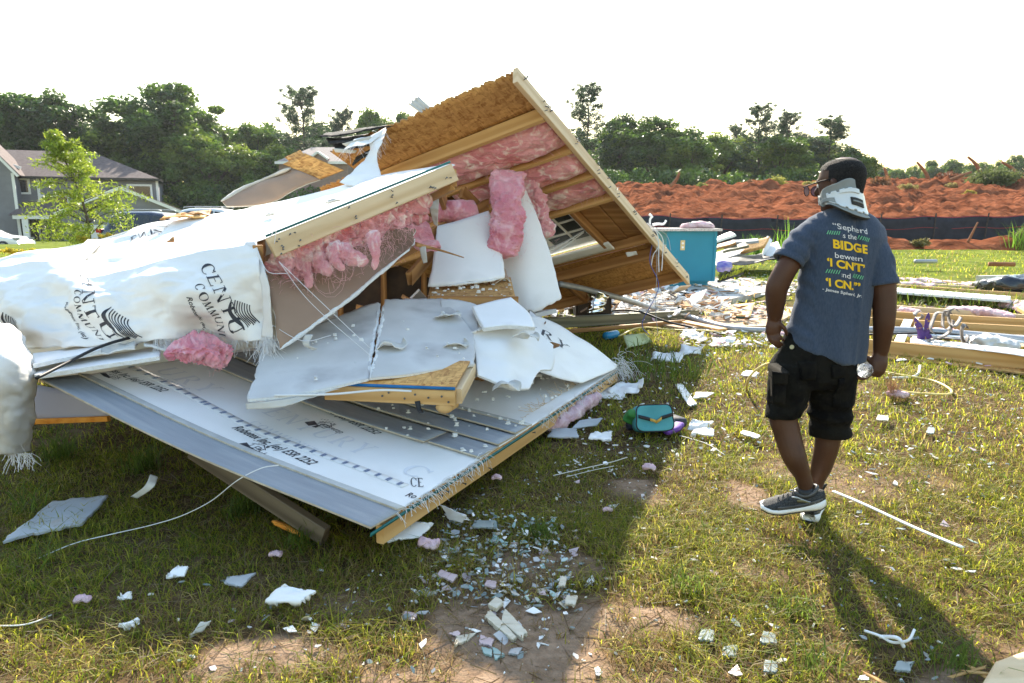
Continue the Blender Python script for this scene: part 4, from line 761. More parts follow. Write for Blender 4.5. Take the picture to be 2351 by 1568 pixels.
# serif capitals drawn from strokes
def serif(txt, gap=0.12):
    V, Fq = [], []; x = 0.0
    def quad(p):
        b = len(V); n = 5                                       # split so that it bends with the cloth
        p = np.array(p, float)
        for i in range(n + 1):
            t = i / n; V.append(p[0] * (1 - t) + p[3] * t); V.append(p[1] * (1 - t) + p[2] * t)
        for i in range(n): a = b + 2 * i; Fq.append((a, a + 1, a + 3)); Fq.append((a, a + 3, a + 2))
    def bar(x0, y0, x1, y1, w):
        quad([(x0 - w / 2, y0), (x0 + w / 2, y0), (x1 + w / 2, y1), (x1 - w / 2, y1)])
    def hb(x0, x1, y, w): quad([(x0, y - w / 2), (x0, y + w / 2), (x1, y + w / 2), (x1, y - w / 2)])
    def sf(cx, y, w=0.26): hb(cx - w / 2, cx + w / 2, y, 0.05)
    def arc(cx, cy, rx, ry, a0, a1, th=0.17, thin=0.05):
        aa = np.linspace(R(a0), R(a1), 15)
        for a, b in zip(aa[:-1], aa[1:]):
            pa = [(cx + (rx - k * (thin + (th - thin) * abs(math.cos(q)))) * math.cos(q), cy + (ry - k * thin * 1.2) * math.sin(q)) for q, k in ((a, 0), (a, 1), (b, 1), (b, 0))]
            b0 = len(V); V.extend(np.array(pa)); Fq.append((b0, b0 + 1, b0 + 2)); Fq.append((b0, b0 + 2, b0 + 3))
    for ch in txt:
        n0 = len(V); w = 0.72
        if ch == 'C': arc(0.42, 0.5, 0.42, 0.52, 40, 320); bar(0.74, 0.68, 0.76, 0.98, 0.06); w = 0.8
        elif ch == 'O': arc(0.42, 0.5, 0.42, 0.52, 0, 360); w = 0.84
        elif ch == 'S': arc(0.32, 0.74, 0.28, 0.27, 30, 270, 0.13); arc(0.32, 0.25, 0.30, 0.27, -150, 90, 0.15); w = 0.64
        elif ch == 'E': bar(0.14, 0, 0.14, 1, 0.17); hb(0.1, 0.62, 0.975, 0.06); hb(0.1, 0.64, 0.025, 0.06); hb(0.1, 0.45, 0.52, 0.05); bar(0.62, 0.8, 0.62, 1, 0.05); bar(0.64, 0, 0.66, 0.22, 0.05); sf(0.1, 0.025); sf(0.1, 0.975); w = 0.7
        elif ch == 'N': bar(0.1, 0, 0.1, 1, 0.06); bar(0.12, 1, 0.72, 0, 0.18); bar(0.74, 0, 0.74, 1, 0.06); sf(0.1, 0.02); sf(0.06, 0.98); sf(0.74, 0.98); w = 0.85
        elif ch == 'M': bar(0.08, 0, 0.12, 1, 0.06); bar(0.14, 1, 0.46, 0, 0.17); bar(0.46, 0, 0.8, 1, 0.06); bar(0.84, 1, 0.86, 0, 0.17); sf(0.08, 0.02); sf(0.86, 0.02, 0.32); w = 1.0
        elif ch == 'T': bar(0.36, 0, 0.36, 1, 0.17); hb(0, 0.72, 0.97, 0.06); bar(0.02, 0.78, 0.02, 1, 0.05); bar(0.70, 0.78, 0.70, 1, 0.05); sf(0.36, 0.02, 0.34); w = 0.74
        elif ch == 'U': bar(0.13, 0.25, 0.13, 1, 0.17); bar(0.70, 0.25, 0.70, 1, 0.06); arc(0.415, 0.28, 0.37, 0.30, 180, 360, 0.17, 0.06); sf(0.13, 0.98, 0.32); sf(0.70, 0.98); w = 0.86
        elif ch == 'I': bar(0.16, 0, 0.16, 1, 0.17); sf(0.16, 0.02, 0.34); sf(0.16, 0.98, 0.34); w = 0.34
        elif ch == 'R': bar(0.14, 0, 0.14, 1, 0.17); arc(0.32, 0.74, 0.34, 0.26, -90, 90, 0.15); hb(0.12, 0.36, 0.975, 0.05); hb(0.12, 0.36, 0.48, 0.05); bar(0.36, 0.5, 0.72, 0, 0.17); sf(0.14, 0.02, 0.34); sf(0.76, 0.02, 0.2); w = 0.82
        elif ch == 'Y': bar(0.12, 1, 0.38, 0.48, 0.16); bar(0.70, 1, 0.42, 0.48, 0.06); bar(0.40, 0, 0.40, 0.5, 0.17); sf(0.40, 0.02, 0.34); sf(0.12, 0.98, 0.32); sf(0.70, 0.98); w = 0.80
        else: w = 0.35
        for k in range(n0, len(V)): V[k] = np.array([V[k][0] + x, V[k][1]])
        x += w + gap
    return np.array(V), np.array(Fq)
def sans(txt, shear=0.0, bold=0.0):
    v, f = text_mesh(txt, 1.0 / 0.7, shear, bold); return v[:, :2], f
def wave_logo():
    V, Fq = [], []
    def ribbon(P, w):
        P = np.array(P, float); T = np.gradient(P, axis=0); N = np.stack([-T[:, 1], T[:, 0]], -1); N /= np.linalg.norm(N, axis=1)[:, None]; w = np.broadcast_to(w, (len(P),))[:, None]; b = len(V)
        for p, n, q in zip(P, N, w): V.append(p - n * q); V.append(p + n * q)
        for i in range(len(P) - 1): a = b + 2 * i; Fq.append((a, a + 1, a + 3)); Fq.append((a, a + 3, a + 2))
    x = np.linspace(0, 1, 18)
    ribbon(np.stack([x, 0.12 + 0.16 * np.sin(x * 5.2 + 2.6)], -1), 0.075 * np.sin(math.pi * np.clip(x, .02, .98)) + 0.01)
    for k in range(7): xx = np.linspace(0.06 + 0.05 * k, 0.98 - 0.03 * (k % 3), 18); ribbon(np.stack([xx, 0.30 + 0.095 * k + 0.15 * np.sin(xx * 5.2 + 2.6 - 0.15 * k)], -1), 0.02)
    return np.array(V), np.array(Fq)
def house_logo():
    V, Fq = [], []
    def q(p): b = len(V); V.extend([np.array(a, float) for a in p]); Fq.append((b, b + 1, b + 2)); Fq.append((b, b + 2, b + 3))
    q([(0, 0.15), (0.5, 0.0), (0.62, 0.42), (0.12, 0.62)]); q([(0.5, 0.0), (0.85, 0.12), (0.75, 0.5), (0.62, 0.42)])
    for (a, b) in (((0.3, 0.75), (0.75, 1.05)), ((0.75, 1.05), (1.2, 0.72)), ((0.45, 0.75), (0.45, 0.45)), ((1.1, 0.75), (1.1, 0.35)), ((0.6, 0.4), (1.1, 0.35)), ((0.95, 0.95), (0.95, 1.12)), ((1.03, 0.9), (1.03, 1.12)), ((0.7, 0.75), (0.95, 0.75)), ((0.7, 0.55), (0.95, 0.55)), ((0.7, 0.55), (0.7, 0.75)), ((0.95, 0.55), (0.95, 0.75))):
        a, b = np.array(a), np.array(b); n = np.array([-(b - a)[1], (b - a)[0]]); n = n / np.linalg.norm(n) * 0.02; q([a - n, a + n, b + n, b - n])
    for k in range(8): x = 0.1 + 0.11 * k; y = 0.98 + 0.14 * (k % 3) * 0.6; q([(x, y), (x + 0.035, y), (x + 0.055, y + 0.10), (x + 0.02, y + 0.10)])
    return np.array(V), np.array(Fq)
def threads(name, starts, dirs, length, parent, seed, mat, r=0.0011, droop=1.0, jit=0.6):
    r_ = np.random.default_rng(seed); mb = MB()
    for s, d in zip(starts, dirs):
        d = np.array(d, float) + r_.normal(0, jit, 3) * np.linalg.norm(d); l = length * (0.35 + 0.9 * r_.random()); d = d / (np.linalg.norm(d) + 1e-9); p = [np.array(s, float)]
        for k in range(4): d = d + np.array([0, 0, -0.22 * droop]) + r_.normal(0, 0.22, 3); d /= np.linalg.norm(d); q_ = p[-1] + d * l / 4; q_[2] = max(q_[2], 0.012); p.append(q_)
        mb.tube(p, r, 3, cap=False)
    o = mb.obj(name, mat, parent); o['kind'] = 'stuff'; return o
def nail(mb, p, d, l=0.05, r=0.0028):
    d = np.array(d, float); d /= np.linalg.norm(d); mb.tube([p, np.array(p) + d * l], r, 5); mb.tube([np.array(p) + d * l, np.array(p) + d * (l + 0.003)], r * 2.2, 6)
def quadgrid(a, b, c, d, nu=12, nv=8):
    """corners in order: near-left, near-right, far-right, far-left"""
    return surf([[a, b], [d, c]], nu, nv)
def lump(name, path, wx, wz, mat, parent, up=(0, 0, 1), n=40, m=26, noise=0.2, freq=7.0, seed=0, sq=0.6, taper=(1, 1)):
    """a batt-like body: rounded rectangular section swept along a path, lumpy"""
    P = cr(path, n); T = np.gradient(P, axis=0); T /= np.linalg.norm(T, axis=1)[:, None]; V = []; u = np.array(up, float)
    a = np.arange(m) * 2 * math.pi / m; cx = np.sign(np.cos(a)) * np.abs(np.cos(a)) ** sq; cz = np.sign(np.sin(a)) * np.abs(np.sin(a)) ** sq
    for i in range(n):
        y = np.cross(u, T[i]); y /= np.linalg.norm(y) + 1e-9; z = np.cross(T[i], y); f = i / (n - 1); k = (taper[0] * (1 - f) + taper[1] * f) * (min(1, (f * 9 + 0.35)) * min(1, ((1 - f) * 9 + 0.35)))
        V.append(P[i] + k * (wx * cx[:, None] * y + wz * cz[:, None] * z))
    V = np.array(V).reshape(-1, 3); C = np.repeat(P, m, 0); D = V - C
    w = fbm(V[:, 0] * freq + 9, V[:, 1] * freq, V[:, 2] * freq, seed, 4, 0.6); w2 = np.abs(fbm(V[:, 0] * freq * 2.2, V[:, 1] * freq * 2.2, V[:, 2] * freq * 2.2, seed + 5, 3))
    w3 = np.abs(fbm(V[:, 0] * freq * 6, V[:, 1] * freq * 6, V[:, 2] * freq * 6, seed + 9, 3, 0.7)) if n * m > 1500 else 0
    V = C + D * (1 + noise * (w * 1.6 - w2 - 0.55 * w3))[:, None]
    Fq = [(i * m + j, i * m + (j + 1) % m, (i + 1) * m + (j + 1) % m, (i + 1) * m + j) for i in range(n - 1) for j in range(m)] + [tuple(range(m))[::-1], tuple(range((n - 1) * m, n * m))]
    return part(name, V, Fq, mat, parent, True)
def wisps(name, cs, r, n, l, parent, seed, mat=None):
    r_ = np.random.default_rng(seed); cs = np.array(cs); i = r_.integers(0, len(cs), n); s = cs[i] + r_.normal(0, r, (n, 3)); return threads(name, s, r_.normal(0, 1, (n, 3)) + [0, -0.6, -0.5], l, parent, seed + 1, mat or MAT['fibre'], 0.0008, 0.6, 0.8)

# ---------------------------------------------------------------- fallen wall panel lying on the lawn
C0, C1, C2 = G(850, 1222, .20), G(1420, 848, .16), G(90, 878, .62)
C3 = C1 + (C2 - C0) * 1.05; C3[2] = 0.42
md0 = (C0 + C2) / 2 - [0, 0, 0.035]; md1 = (C1 + C3) / 2 - [0, 0, 0.02]
gA = surf([[C0, (C0 + C1) / 2 - [0, 0, .01], C1], [md0, (md0 + md1) / 2 - [0, 0, .02], md1], [C2, (C2 + C3) / 2, C3]], 72, 60)
nA = normals(gA); up_sign = 1 if nA[30, 30, 2] > 0 else -1
if up_sign < 0: gA = gA[::-1]; FLIP_T = True
else: FLIP_T = False
tt = (lambda t: 1 - t) if FLIP_T else (lambda t: t)
nA = normals(gA)
def subA(s0, s1, t0, t1, k, nu, nv, tilt=0.0):
    s, t = np.meshgrid(np.linspace(s0, s1, nu), np.linspace(tt(t0), tt(t1), nv) if not FLIP_T else np.linspace(tt(t1), tt(t0), nv)); P, N = gsample(gA, s.ravel(), t.ravel())
    kk = k + tilt * (1 - (s.ravel() - s0) / (s1 - s0)); return (P + N * kk[:, None]).reshape(nv, nu, 3)
pa = thing('fallen_wall_panel', 'fallen wall panel with white wrap and grey siding lying on the lawn', 'wall panel', (C0 + C1 + C2) / 3 * [1, 1, 0])
sheet('sheathing', subA(0.05, 0.998, 0.002, 0.998, -0.010, 40, 40), 0.012, [MAT['osb'], MAT['osb'], MAT['osb_edge']], pa)
gW = crumple(subA(0.03, 0.995, 0.004, 0.995, 0.004, 120, 110), 0.004, 3.0, 201); wr = sheet('wrap_sheet', gW, 0.002, [MAT['wrap'], MAT['wrap'], MAT['wrap']], pa)
def boardA(nm, s0, s1, t0, t1, k, warp=0.0):
    nu, nv = 8, max(6, int((t1 - t0) * 40)); g = subA(s0, s1, t0, t1, k, nu, nv, 0.012)
    g = g + normals(g) * (warp * fbm(np.linspace(0, 3, nv), np.zeros(nv), seed=int(s0 * 999)))[:, None, None]
    g = np.swapaxes(g, 0, 1)[:, ::1]
    if normals(g)[2, 2, 2] < 0: g = g[::-1]
    return sheet(nm, g, 0.009, [MAT['siding'], MAT['siding_edge'], MAT['siding_edge']], pa)
boardA('siding_board', -0.002, 0.060, 0.0, 0.997, 0.007)
lp = boardA('siding_lap', 0.058, 0.074, 0.004, 0.997, 0.004); lp.data.materials[0] = MAT['siding_lap']
ta = find_st(gA, 1000, 1012)[1]; ta = tt(ta)
boardA('siding_board', 0.273, 0.342, 0.004, ta, 0.008); boardA('siding_board', 0.268, 0.340, ta + 0.006, 0.96, 0.008, 0.006)
boardA('siding_board', 0.338, 0.406, 0.004, 0.96, 0.012, 0.004); boardA('siding_board', 0.402, 0.458, 0.004, 0.96, 0.016, 0.004)
lp = boardA('siding_lap', 0.452, 0.474, 0.004, 0.9, 0.012); lp.data.materials[0] = MAT['siding_lap']
def edge_line(k, s0=0.0, s1=1.0, n=30, t=0.0):
    s = np.linspace(s0, s1, n); P, N = gsample(gA, s, np.full(n, tt(t))); return P + N * k
out = np.cross(C1 - C0, (0, 0, 1)); out /= np.linalg.norm(out)
E = edge_line(-0.004); sheet('edge_seal', np.array([E + out * 0.003, edge_line(-0.02) + out * 0.004]), 0.004, MAT['teal_edge'], pa)
e0, e1 = edge_line(-0.063, 0.03, 1.0, 2); beam('edge_plate', e0 - out * 0.02, e1 - out * 0.02, 0.04, 0.088, MAT['pine'], pa, (0, 0, 1), seed=3)
for k, s in enumerate((0.10, 0.35, 0.62, 0.93)):
    P, N = gsample(gA, np.array([s, s]), np.array([tt(0.03), tt(0.98)])); beam('stud', P[0] - N[0] * 0.11, P[1] - N[1] * 0.13, 0.04, 0.086, MAT['pine_dark'], pa, (0, 0, 1), seed=k)
mb = MB(); r_ = random.Random(4)
for k in range(16): s = r_.random(); P, N = gsample(gA, np.array([s]), np.array([tt(0.0)])); nail(mb, P[0] + N[0] * (-0.035 - 0.05 * r_.random()) + out * 0.001, out + np.array([0, 0, r_.uniform(-.3, .3)]), 0.018, 0.003)
o = mb.obj('nails', MAT['steel'], pa); o['kind'] = 'stuff'
S = np.concatenate([np.random.default_rng(1).random(150) * 0.25 + 0.05, np.random.default_rng(2).random(190) * 0.50 + 0.5]); P, N = gsample(gA, S, np.full(len(S), tt(0.006))); threads('frayed_threads', P + N * 0.008, np.tile(out, (len(S), 1)) + N * 0.2, 0.085, pa, 11, MAT['fray'], 0.0013, 1.6)
P, N = gsample(gA, 0.5 + 0.48 * np.random.default_rng(3).random(160), np.full(160, tt(0.05))); threads('frayed_threads', P + N * 0.012, -np.tile(out, (160, 1)), 0.10, pa, 12, MAT['pine_pale'], 0.0014, 0.1)
# print on the wrap; lettering runs from the far left down to the right
def printA(nm, art, a, b, h, mat, side=None, k=0.0025):
    A_, B_ = find_st(gW, *a), find_st(gW, *b); best = None
    u = 1 if not FLIP_T else -1
    return art_on(nm, gW, art[0], art[1], A_, B_, h, mat, pa, side if side else u, k)
def clean(o): return o
RSIDE = None
def up_side(g, A, B):
    """side on which 'up' points away from the viewer"""
    Ls = 1.0; e = np.array(B) - np.array(A); m_ = (np.array(A) + np.array(B)) / 2; sd = 1
    P1, _ = gsample(g, np.array([m_[0] - e[1] * 0.05]), np.array([m_[1] + e[0] * 0.05])); P0, _ = gsample(g, np.array([m_[0]]), np.array([m_[1]]))
    return 1 if proj(P1)[0][1] < proj(P0)[0][1] else -1
def print_up(nm, g, art, a, b, h, mat, parent, k=0.003, side=None):
    A_, B_ = find_st(g, *a), find_st(g, *b); return art_on(nm, g, art[0], art[1], A_, B_, h, mat, parent, side or up_side(g, A_, B_), k)
rob = sans('Robetex Inc. (es) ESR 2252', 0.28, 0.012); tw = sans('Tech-wrap', 0.1, 0.004)
print_up('lettering', gW, rob, (532, 984), (712, 1070), 0.060, MAT['ink'], wr); print_up('lettering', gW, sans('tex Inc. (es) ESR 2252', 0.28, 0.012), (250, 852), (370, 902), 0.058, MAT['ink'], wr)
print_up('lettering', gW, tw, (574, 1036), (626, 1064), 0.052, MAT['ink'], wr); print_up('lettering', gW, tw, (726, 972), (780, 997), 0.052, MAT['ink'], wr)
print_up('house_mark', gW, house_logo(), (536, 1022), (580, 1044), 0.11, MAT['ink'], wr); print_up('house_mark', gW, house_logo(), (692, 972), (732, 990), 0.13, MAT['ink'], wr); print_up('house_mark', gW, house_logo(), (226, 858), (256, 874), 0.06, MAT['ink'], wr)
print_up('lettering', gW, rob, (690, 916), (862, 998), 0.055, MAT['ink'], wr)
print_up('ghost_lettering', gW, serif('CENTURY', 0.3), (566, 930), (826, 1046), 0.15, MAT['ink_ghost'], wr); print_up('ghost_lettering', gW, serif('URY', 0.3), (352, 852), (470, 905), 0.15, MAT['ink_ghost'], wr); print_up('ghost_lettering', gW, serif('C', 0.3), (915, 1082), (958, 1100), 0.14, MAT['ink_ghost'], wr)
print_up('lettering', gW, serif('MMUNITIES', 0.2), (296, 848), (420, 899), 0.06, MAT['ink_faded'], wr); print_up('faded_lettering', gW, serif('COMMUNITIES', 0.2), (570, 972), (760, 1058), 0.055, MAT['ink_ghost'], wr)
print_up('lettering', gW, sans('Ro', 0.28, 0.012), (930, 1139), (952, 1146), 0.045, MAT['ink'], wr); print_up('lettering', gW, serif('CE'), (944, 1118), (972, 1120), 0.10, MAT['ink'], wr)
gTape0, gTape1 = find_st(gW, 300, 842), find_st(gW, 930, 1118); kk = 24
s = np.linspace(0, 1, 60); Pt, Nt = gsample(gW, gTape0[0] + (gTape1[0] - gTape0[0]) * s + 0.004 * np.sin(s * 9), gTape0[1] + (gTape1[1] - gTape0[1]) * s); cdir = np.cross(Nt, np.gradient(Pt, axis=0)); cdir /= np.linalg.norm(cdir, axis=1)[:, None]
tp = sheet('seam_tape', np.array([Pt + Nt * 0.0025 - cdir * 0.028, Pt + Nt * 0.0028, Pt + Nt * 0.0025 + cdir * 0.028]), 0.0012, MAT['wrap_back'], wr)
for k in range(31):
    f_ = (k + 0.5) / 31; i_ = int(f_ * 59); T_ = (Pt[min(i_ + 1, 59)] - Pt[max(i_ - 1, 0)]); T_ /= np.linalg.norm(T_); c_ = Pt[i_] + Nt[i_] * 0.0052; w_ = 0.008; mb = MB()
    for q_ in range(4): o_ = (q_ - 1.5) * 0.0052; mb.quad(*[c_ + T_ * (o_ + a_ * 0.0017) + cdir[i_] * (b_ * 0.021) for a_, b_ in ((-1, -1), (1, -1), (1, 1), (-1, 1))])
    mb.obj('tape_mark', MAT['ink_blue'], tp)
# far corner: loose wrap folded over with the brand's last letters
gF = crumple(surf([[W(1085, 745, 5.35), W(1225, 725, 5.75), W(1330, 775, 5.9), W(1418, 838, 5.85)], [W(1120, 790, 5.0), W(1235, 775, 5.35), W(1320, 815, 5.5), W(1408, 850, 5.7)], [W(1150, 840, 4.75), W(1225, 850, 4.85), W(1290, 870, 4.95), W(1335, 880, 5.15)]], 50, 30), 0.012, 5, 207)
if normals(gF)[15, 25, 2] < 0: gF = gF[::-1]
lf = sheet('loose_wrap', gF, 0.003, MAT['wrap'], pa); print_up('lettering', gF, serif('URY', 0.25), (1190, 768), (1300, 806), 0.15, MAT['ink'], lf, 0.004)
threads('frayed_threads', [C1 + [0, 0, 0.03]] * 90 + np.random.default_rng(8).normal(0, 0.05, (90, 3)), np.tile(out, (90, 1)) + [0, 0, 0.3], 0.17, pa, 14, MAT['fray'], 0.0014, 1.8)
# what the panel rests on
t = thing('treated_timber', 'dark weathered timber under the near edge of the fallen panel', 'timber', G(600, 1160)); beam('beam', C0 * 0.48 + C2 * 0.52 - [0.0, -0.14, 0.07], G(748, 1230, .045), 0.045, 0.09, lumber('weathered_dark_lumber', (0.085, 0.062, 0.038), (0.15, 0.115, 0.075), (0.065, 0.045, 0.028)), t, seed=9)
t = thing('foam_strip', 'orange foam strip beneath the treated timber', 'foam strip', G(600, 1190)); lump('strip', [G(625, 1196, .05), G(655, 1210, .035), G(690, 1226, .02), G(720, 1238, .015)], 0.014, 0.012, MAT['orange'], t, n=24, m=10, noise=0.3, freq=20)
t = thing('inner_wall_board', 'mauve grey wall board standing in the dark below the panel at left', 'wall board', W(160, 965, 3.95)); sheet('board', surf([[W(60, 960, 3.95), W(165, 968, 3.95), W(250, 955, 3.9)], [W(60, 880, 4.05), W(165, 900, 4.05), W(250, 930, 3.95)]], 16, 6), 0.014, M('mauve_paint', (0.34, 0.31, 0.335), (0.39, 0.36, 0.38), scale=2, rough=0.7), t); beam('bottom_plate', W(60, 968, 3.93), W(250, 962, 3.88), 0.03, 0.03, MAT['orange'], t)

# ---------------------------------------------------------------- upper wrapped wall with its end plate
ub = thing('wrapped_wall', 'raised wall section draped in white printed wrap, pale end plate facing out', 'wall section', W(590, 600, 4.3) * [1, 1, 0])
near = [W(1045, 378, 5.0), W(820, 465, 4.6), W(590, 555, 4.2), W(404, 588, 4.15), W(227, 634, 4.2), W(110, 607, 4.4), W(-60, 622, 4.6)]
mid = [W(1042, 377, 5.1), W(850, 432, 5.0), W(640, 520, 4.8), W(440, 545, 4.7), W(280, 590, 4.75), W(150, 588, 4.9), W(-60, 612, 5.0)]
farr = [W(1036, 376, 5.2), W(872, 402, 5.6), W(735, 440, 5.6), W(543, 484, 5.4), W(357, 512, 5.4), W(198, 557, 5.4), W(-60, 604, 5.4)]
back = [np.array([p[0], p[1] + 0.6, 0.0]) for p in farr]
gB = surf([near, mid, farr], 130, 40); ws = np.linspace(0, 1, 130); gB = crumple(gB, 0.03, 1.7, 211, 4, stretch=(1, 1.5)) * (ws > 0.55)[None, :, None] + gB * (ws <= 0.55)[None, :, None] if False else gB
amp = np.clip((ws - 0.35) * 1.6, 0, 1)[None, :, None]; gB = gB + (crumple(gB, 0.05, 2.6, 213, 4, True, (0.6, 1.8)) - gB) * amp + (crumple(gB, 0.008, 2.0, 214) - gB)
if normals(gB)[20, 40, 2] < 0: gB = gB[::-1]
tw_ = sheet('wrap_top', gB, 0.003, [MAT['wrap'], MAT['wrap_back'], MAT['wrap']], ub)
bk = surf([farr[2:], back[2:]], 60, 6); sheet('wrap_rear', bk, 0.003, MAT['wrap'], ub)
for (a, b, h, tx) in (((760, 455), (935, 408), 0.05, 'IIIIIIIII'), ((560, 500), (660, 470), 0.05, 'IIIIIII'), ((280, 580), (420, 548), 0.045, 'IIIIIIIII'), ((860, 412), (935, 400), 0.05, '0OS 6/')):
    art = serif(tx, 0.25) if tx[0] == 'I' else sans(tx); A_, B_ = find_st(gB, *a), find_st(gB, *b); art_on('lettering', gB, art[0], art[1], A_, B_, h, MAT['ink_faded' if tx[0] == 'I' else 'ink'], tw_, up_side(gB, A_, B_), 0.004)
for (a, b, h) in (((300, 548), (355, 525), 0.10), ((335, 545), (365, 520), 0.10)):
    A_, B_ = find_st(gB, *a), find_st(gB, *b); v, f = serif('ENT', 0.2); art_on('lettering', gB, v, f, A_, B_, h, MAT['ink'], tw_, up_side(gB, A_, B_), 0.006)
# end plate, seal line, sheathing edge, broken corner
e0, e1 = W(622, 570, 4.14), W(1042, 396, 4.95); pl = beam('end_plate', e0, e1, 0.04, 0.125, MAT['pine_pale'], ub, (0, 0.25, 1), seed=5); u_ = frame(e1 - e0, (0, 0.25, 1))
sheet('edge_seal', np.array([[e0 + u_[2] * 0.068 - u_[1] * 0.016, e1 + u_[2] * 0.068 - u_[1] * 0.016], [e0 + u_[2] * 0.082 - u_[1] * 0.016, e1 + u_[2] * 0.082 - u_[1] * 0.016]]), 0.004, MAT['teal_edge'], ub)
beam('stud', W(592, 585, 4.16), W(600, 560, 4.9), 0.06, 0.12, MAT['pine_dark'], ub, (0, 0, 1), jag=0.02); beam('stud', W(1040, 408, 4.98), W(1010, 425, 5.6), 0.05, 0.12, MAT['pine'], ub, jag=0.03); beam('stud', W(1038, 430, 4.95), W(960, 470, 5.5), 0.04, 0.05, MAT['pine'], ub, jag=0.04)
mb = MB(); rr = random.Random(6)
for f_, g_ in ((0.03, 6), (0.11, 4), (0.40, 3), (0.62, 4), (0.84, 4), (0.95, 2)):
    for k in range(g_): p_ = e0 + (e1 - e0) * (f_ + rr.uniform(-.02, .02)) + u_[2] * rr.uniform(-0.055, 0.05) - u_[1] * 0.02; nail(mb, p_, -u_[1] + np.array([0, 0, rr.uniform(-.5, .3)]), 0.022, 0.0026)
o = mb.obj('nails', MAT['steel'], ub); o['kind'] = 'stuff'
# hanging drape with the printed brand
top = [near[2] + [0.02, -0.02, -0.005], near[3] + [0, -0.015, -0.005], near[4] + [0, -0.015, -.005], near[5] + [0, -.015, -.005], near[6] + [0, -.015, -.005]]
gD = surf([top, [W(600, 625, 4.06), W(412, 650, 3.95), W(235, 672, 4.0), W(100, 655, 4.2), W(-60, 660, 4.4)], [W(612, 700, 4.03), W(430, 715, 3.93), W(245, 725, 3.95), W(90, 720, 4.05), W(-60, 720, 4.2)], [W(625, 775, 4.08), W(455, 765, 4.05), W(290, 790, 3.9), W(120, 800, 3.95), W(-60, 790, 4.1)]], 120, 60)
x_ = np.linspace(0, 1, 120)[None, :]; y_ = np.linspace(0, 1, 60)[:, None]; nD = normals(gD)
fold = 0.030 * np.sin((x_ * 9 + y_ * 3.0) * 2.2) * (0.3 + y_) + 0.022 * np.sin(x_ * 31 - y_ * 9) * y_ * np.exp(-((x_ - 0.35) / 0.2) ** 2) + 0.02 * fbm(x_ * 5 + 0 * y_, y_ * 4 + 0 * x_, seed=221, octv=3)
gD = gD + nD * fold[..., None]; gD = gD + (crumple(crumple(gD, 0.045, 3.2, 225, 3, True, (1.0, 0.6)), 0.012, 8, 226, 3, True) - gD) * np.clip(y_ * 3, 0, 1)[..., None]
rB = gB[0] if proj(gB[0])[:, 1].mean() > proj(gB[-1])[:, 1].mean() else gB[-1]; sB = np.linspace(1 / 3, 1, 120) * 129; tB = np.stack([np.interp(sB, np.arange(130), rB[:, q_]) for q_ in range(3)], -1) + [0, -0.004, 0.002]; gD = gD + (tB - gD[0])[None] * (np.clip(1 - y_ / 0.4, 0, 1) ** 2)[..., None]
if normals(gD)[30, 60, 1] > 0: gD = gD[:, ::-1]
dp = sheet('hanging_wrap', gD, 0.003, [MAT['wrap'], MAT['wrap_back'], MAT['wrap']], ub)
def print_down(g, art, a, b, h, parent, mat=None, nm='lettering'):
    """lettering that reads downwards, its tops towards the right"""
    A_, B_ = find_st(g, *a), find_st(g, *b); best = 1
    e = np.array(B_) - np.array(A_); m_ = (np.array(A_) + np.array(B_)) / 2; P1, _ = gsample(g, np.array([m_[0] - e[1] * 0.3]), np.array([m_[1] + e[0] * 0.3])); P0, _ = gsample(g, np.array([m_[0]]), np.array([m_[1]]))
    return art_on(nm, g, art[0], art[1], A_, B_, h, mat or MAT['ink'], parent, 1 if proj(P1)[0][0] > proj(P0)[0][0] else -1, 0.004)
rb = sans('Robetex Inc. (es)', 0.2, 0.012)
for (dx, dy) in ((0, 0), (-275, 12)):
    print_down(gD, serif('CENTU', 0.22), (458 + dx, 612 + dy), (530 + dx, 768 + dy), 0.085, dp); print_down(gD, serif('COMMUNI', 0.2), (446 + dx, 655 + dy), (506 + dx, 768 + dy), 0.052, dp); print_down(gD, rb, (428 + dx, 682 + dy), (468 + dx, 768 + dy), 0.030, dp); print_down(gD, wave_logo(), (520 + dx, 690 + dy), (545 + dx, 765 + dy), 0.16, dp, nm='wave_mark')
print_down(gD, wave_logo(), (0, 715), (20, 765), 0.12, dp, nm='wave_mark')
# stiff torn edge strip at the drape's right end, frayed hem
gs = crumple(surf([[near[2] + [-0.07, -0.02, 0], near[2] + [0.0, -0.03, 0]], [W(596, 640, 4.02), W(614, 640, 4.0)], [W(604, 710, 4.0), W(622, 705, 3.98)], [W(600, 775, 4.0), W(626, 780, 3.99)]], 8, 30), 0.012, 9, 223); sheet('torn_edge', gs, 0.003, MAT['wrap_back'], ub)
r_ = np.random.default_rng(31); s = r_.random(240) * 0.38 + 0.02; sD = s if proj(gD[:, 0])[0][0] > proj(gD[:, -1])[0][0] else 1 - s; P, N = gsample(gD, sD, np.full(240, 0.985)); threads('frayed_hem', P, np.tile([0.15, -0.1, -1.0], (240, 1)), 0.10, ub, 32, MAT['fray'], 0.0012, 0.6, 0.35)
P = np.array([W(615, 782, 3.99)] * 130) + r_.normal(0, 0.018, (130, 3)); threads('frayed_tassel', P, np.tile([0.02, -0.02, -1.0], (130, 1)), 0.14, ub, 33, MAT['fray'], 0.0013, 0.3, 0.25)
for k, (a, b, c) in enumerate((((640, 600), (720, 690), (860, 825)), ((642, 602), (735, 680), (850, 800)), ((600, 600), (625, 620), (660, 628)), ((622, 745), (700, 775), (760, 770)), ((630, 560), (640, 520), (620, 545)))): cable('loose_thread', [W(*a, 4.05), W(*b, 4.0) + [0, -0.05, -.01], W(*c, 3.95)], 0.0022, MAT['fray'], ub, 24, 4)
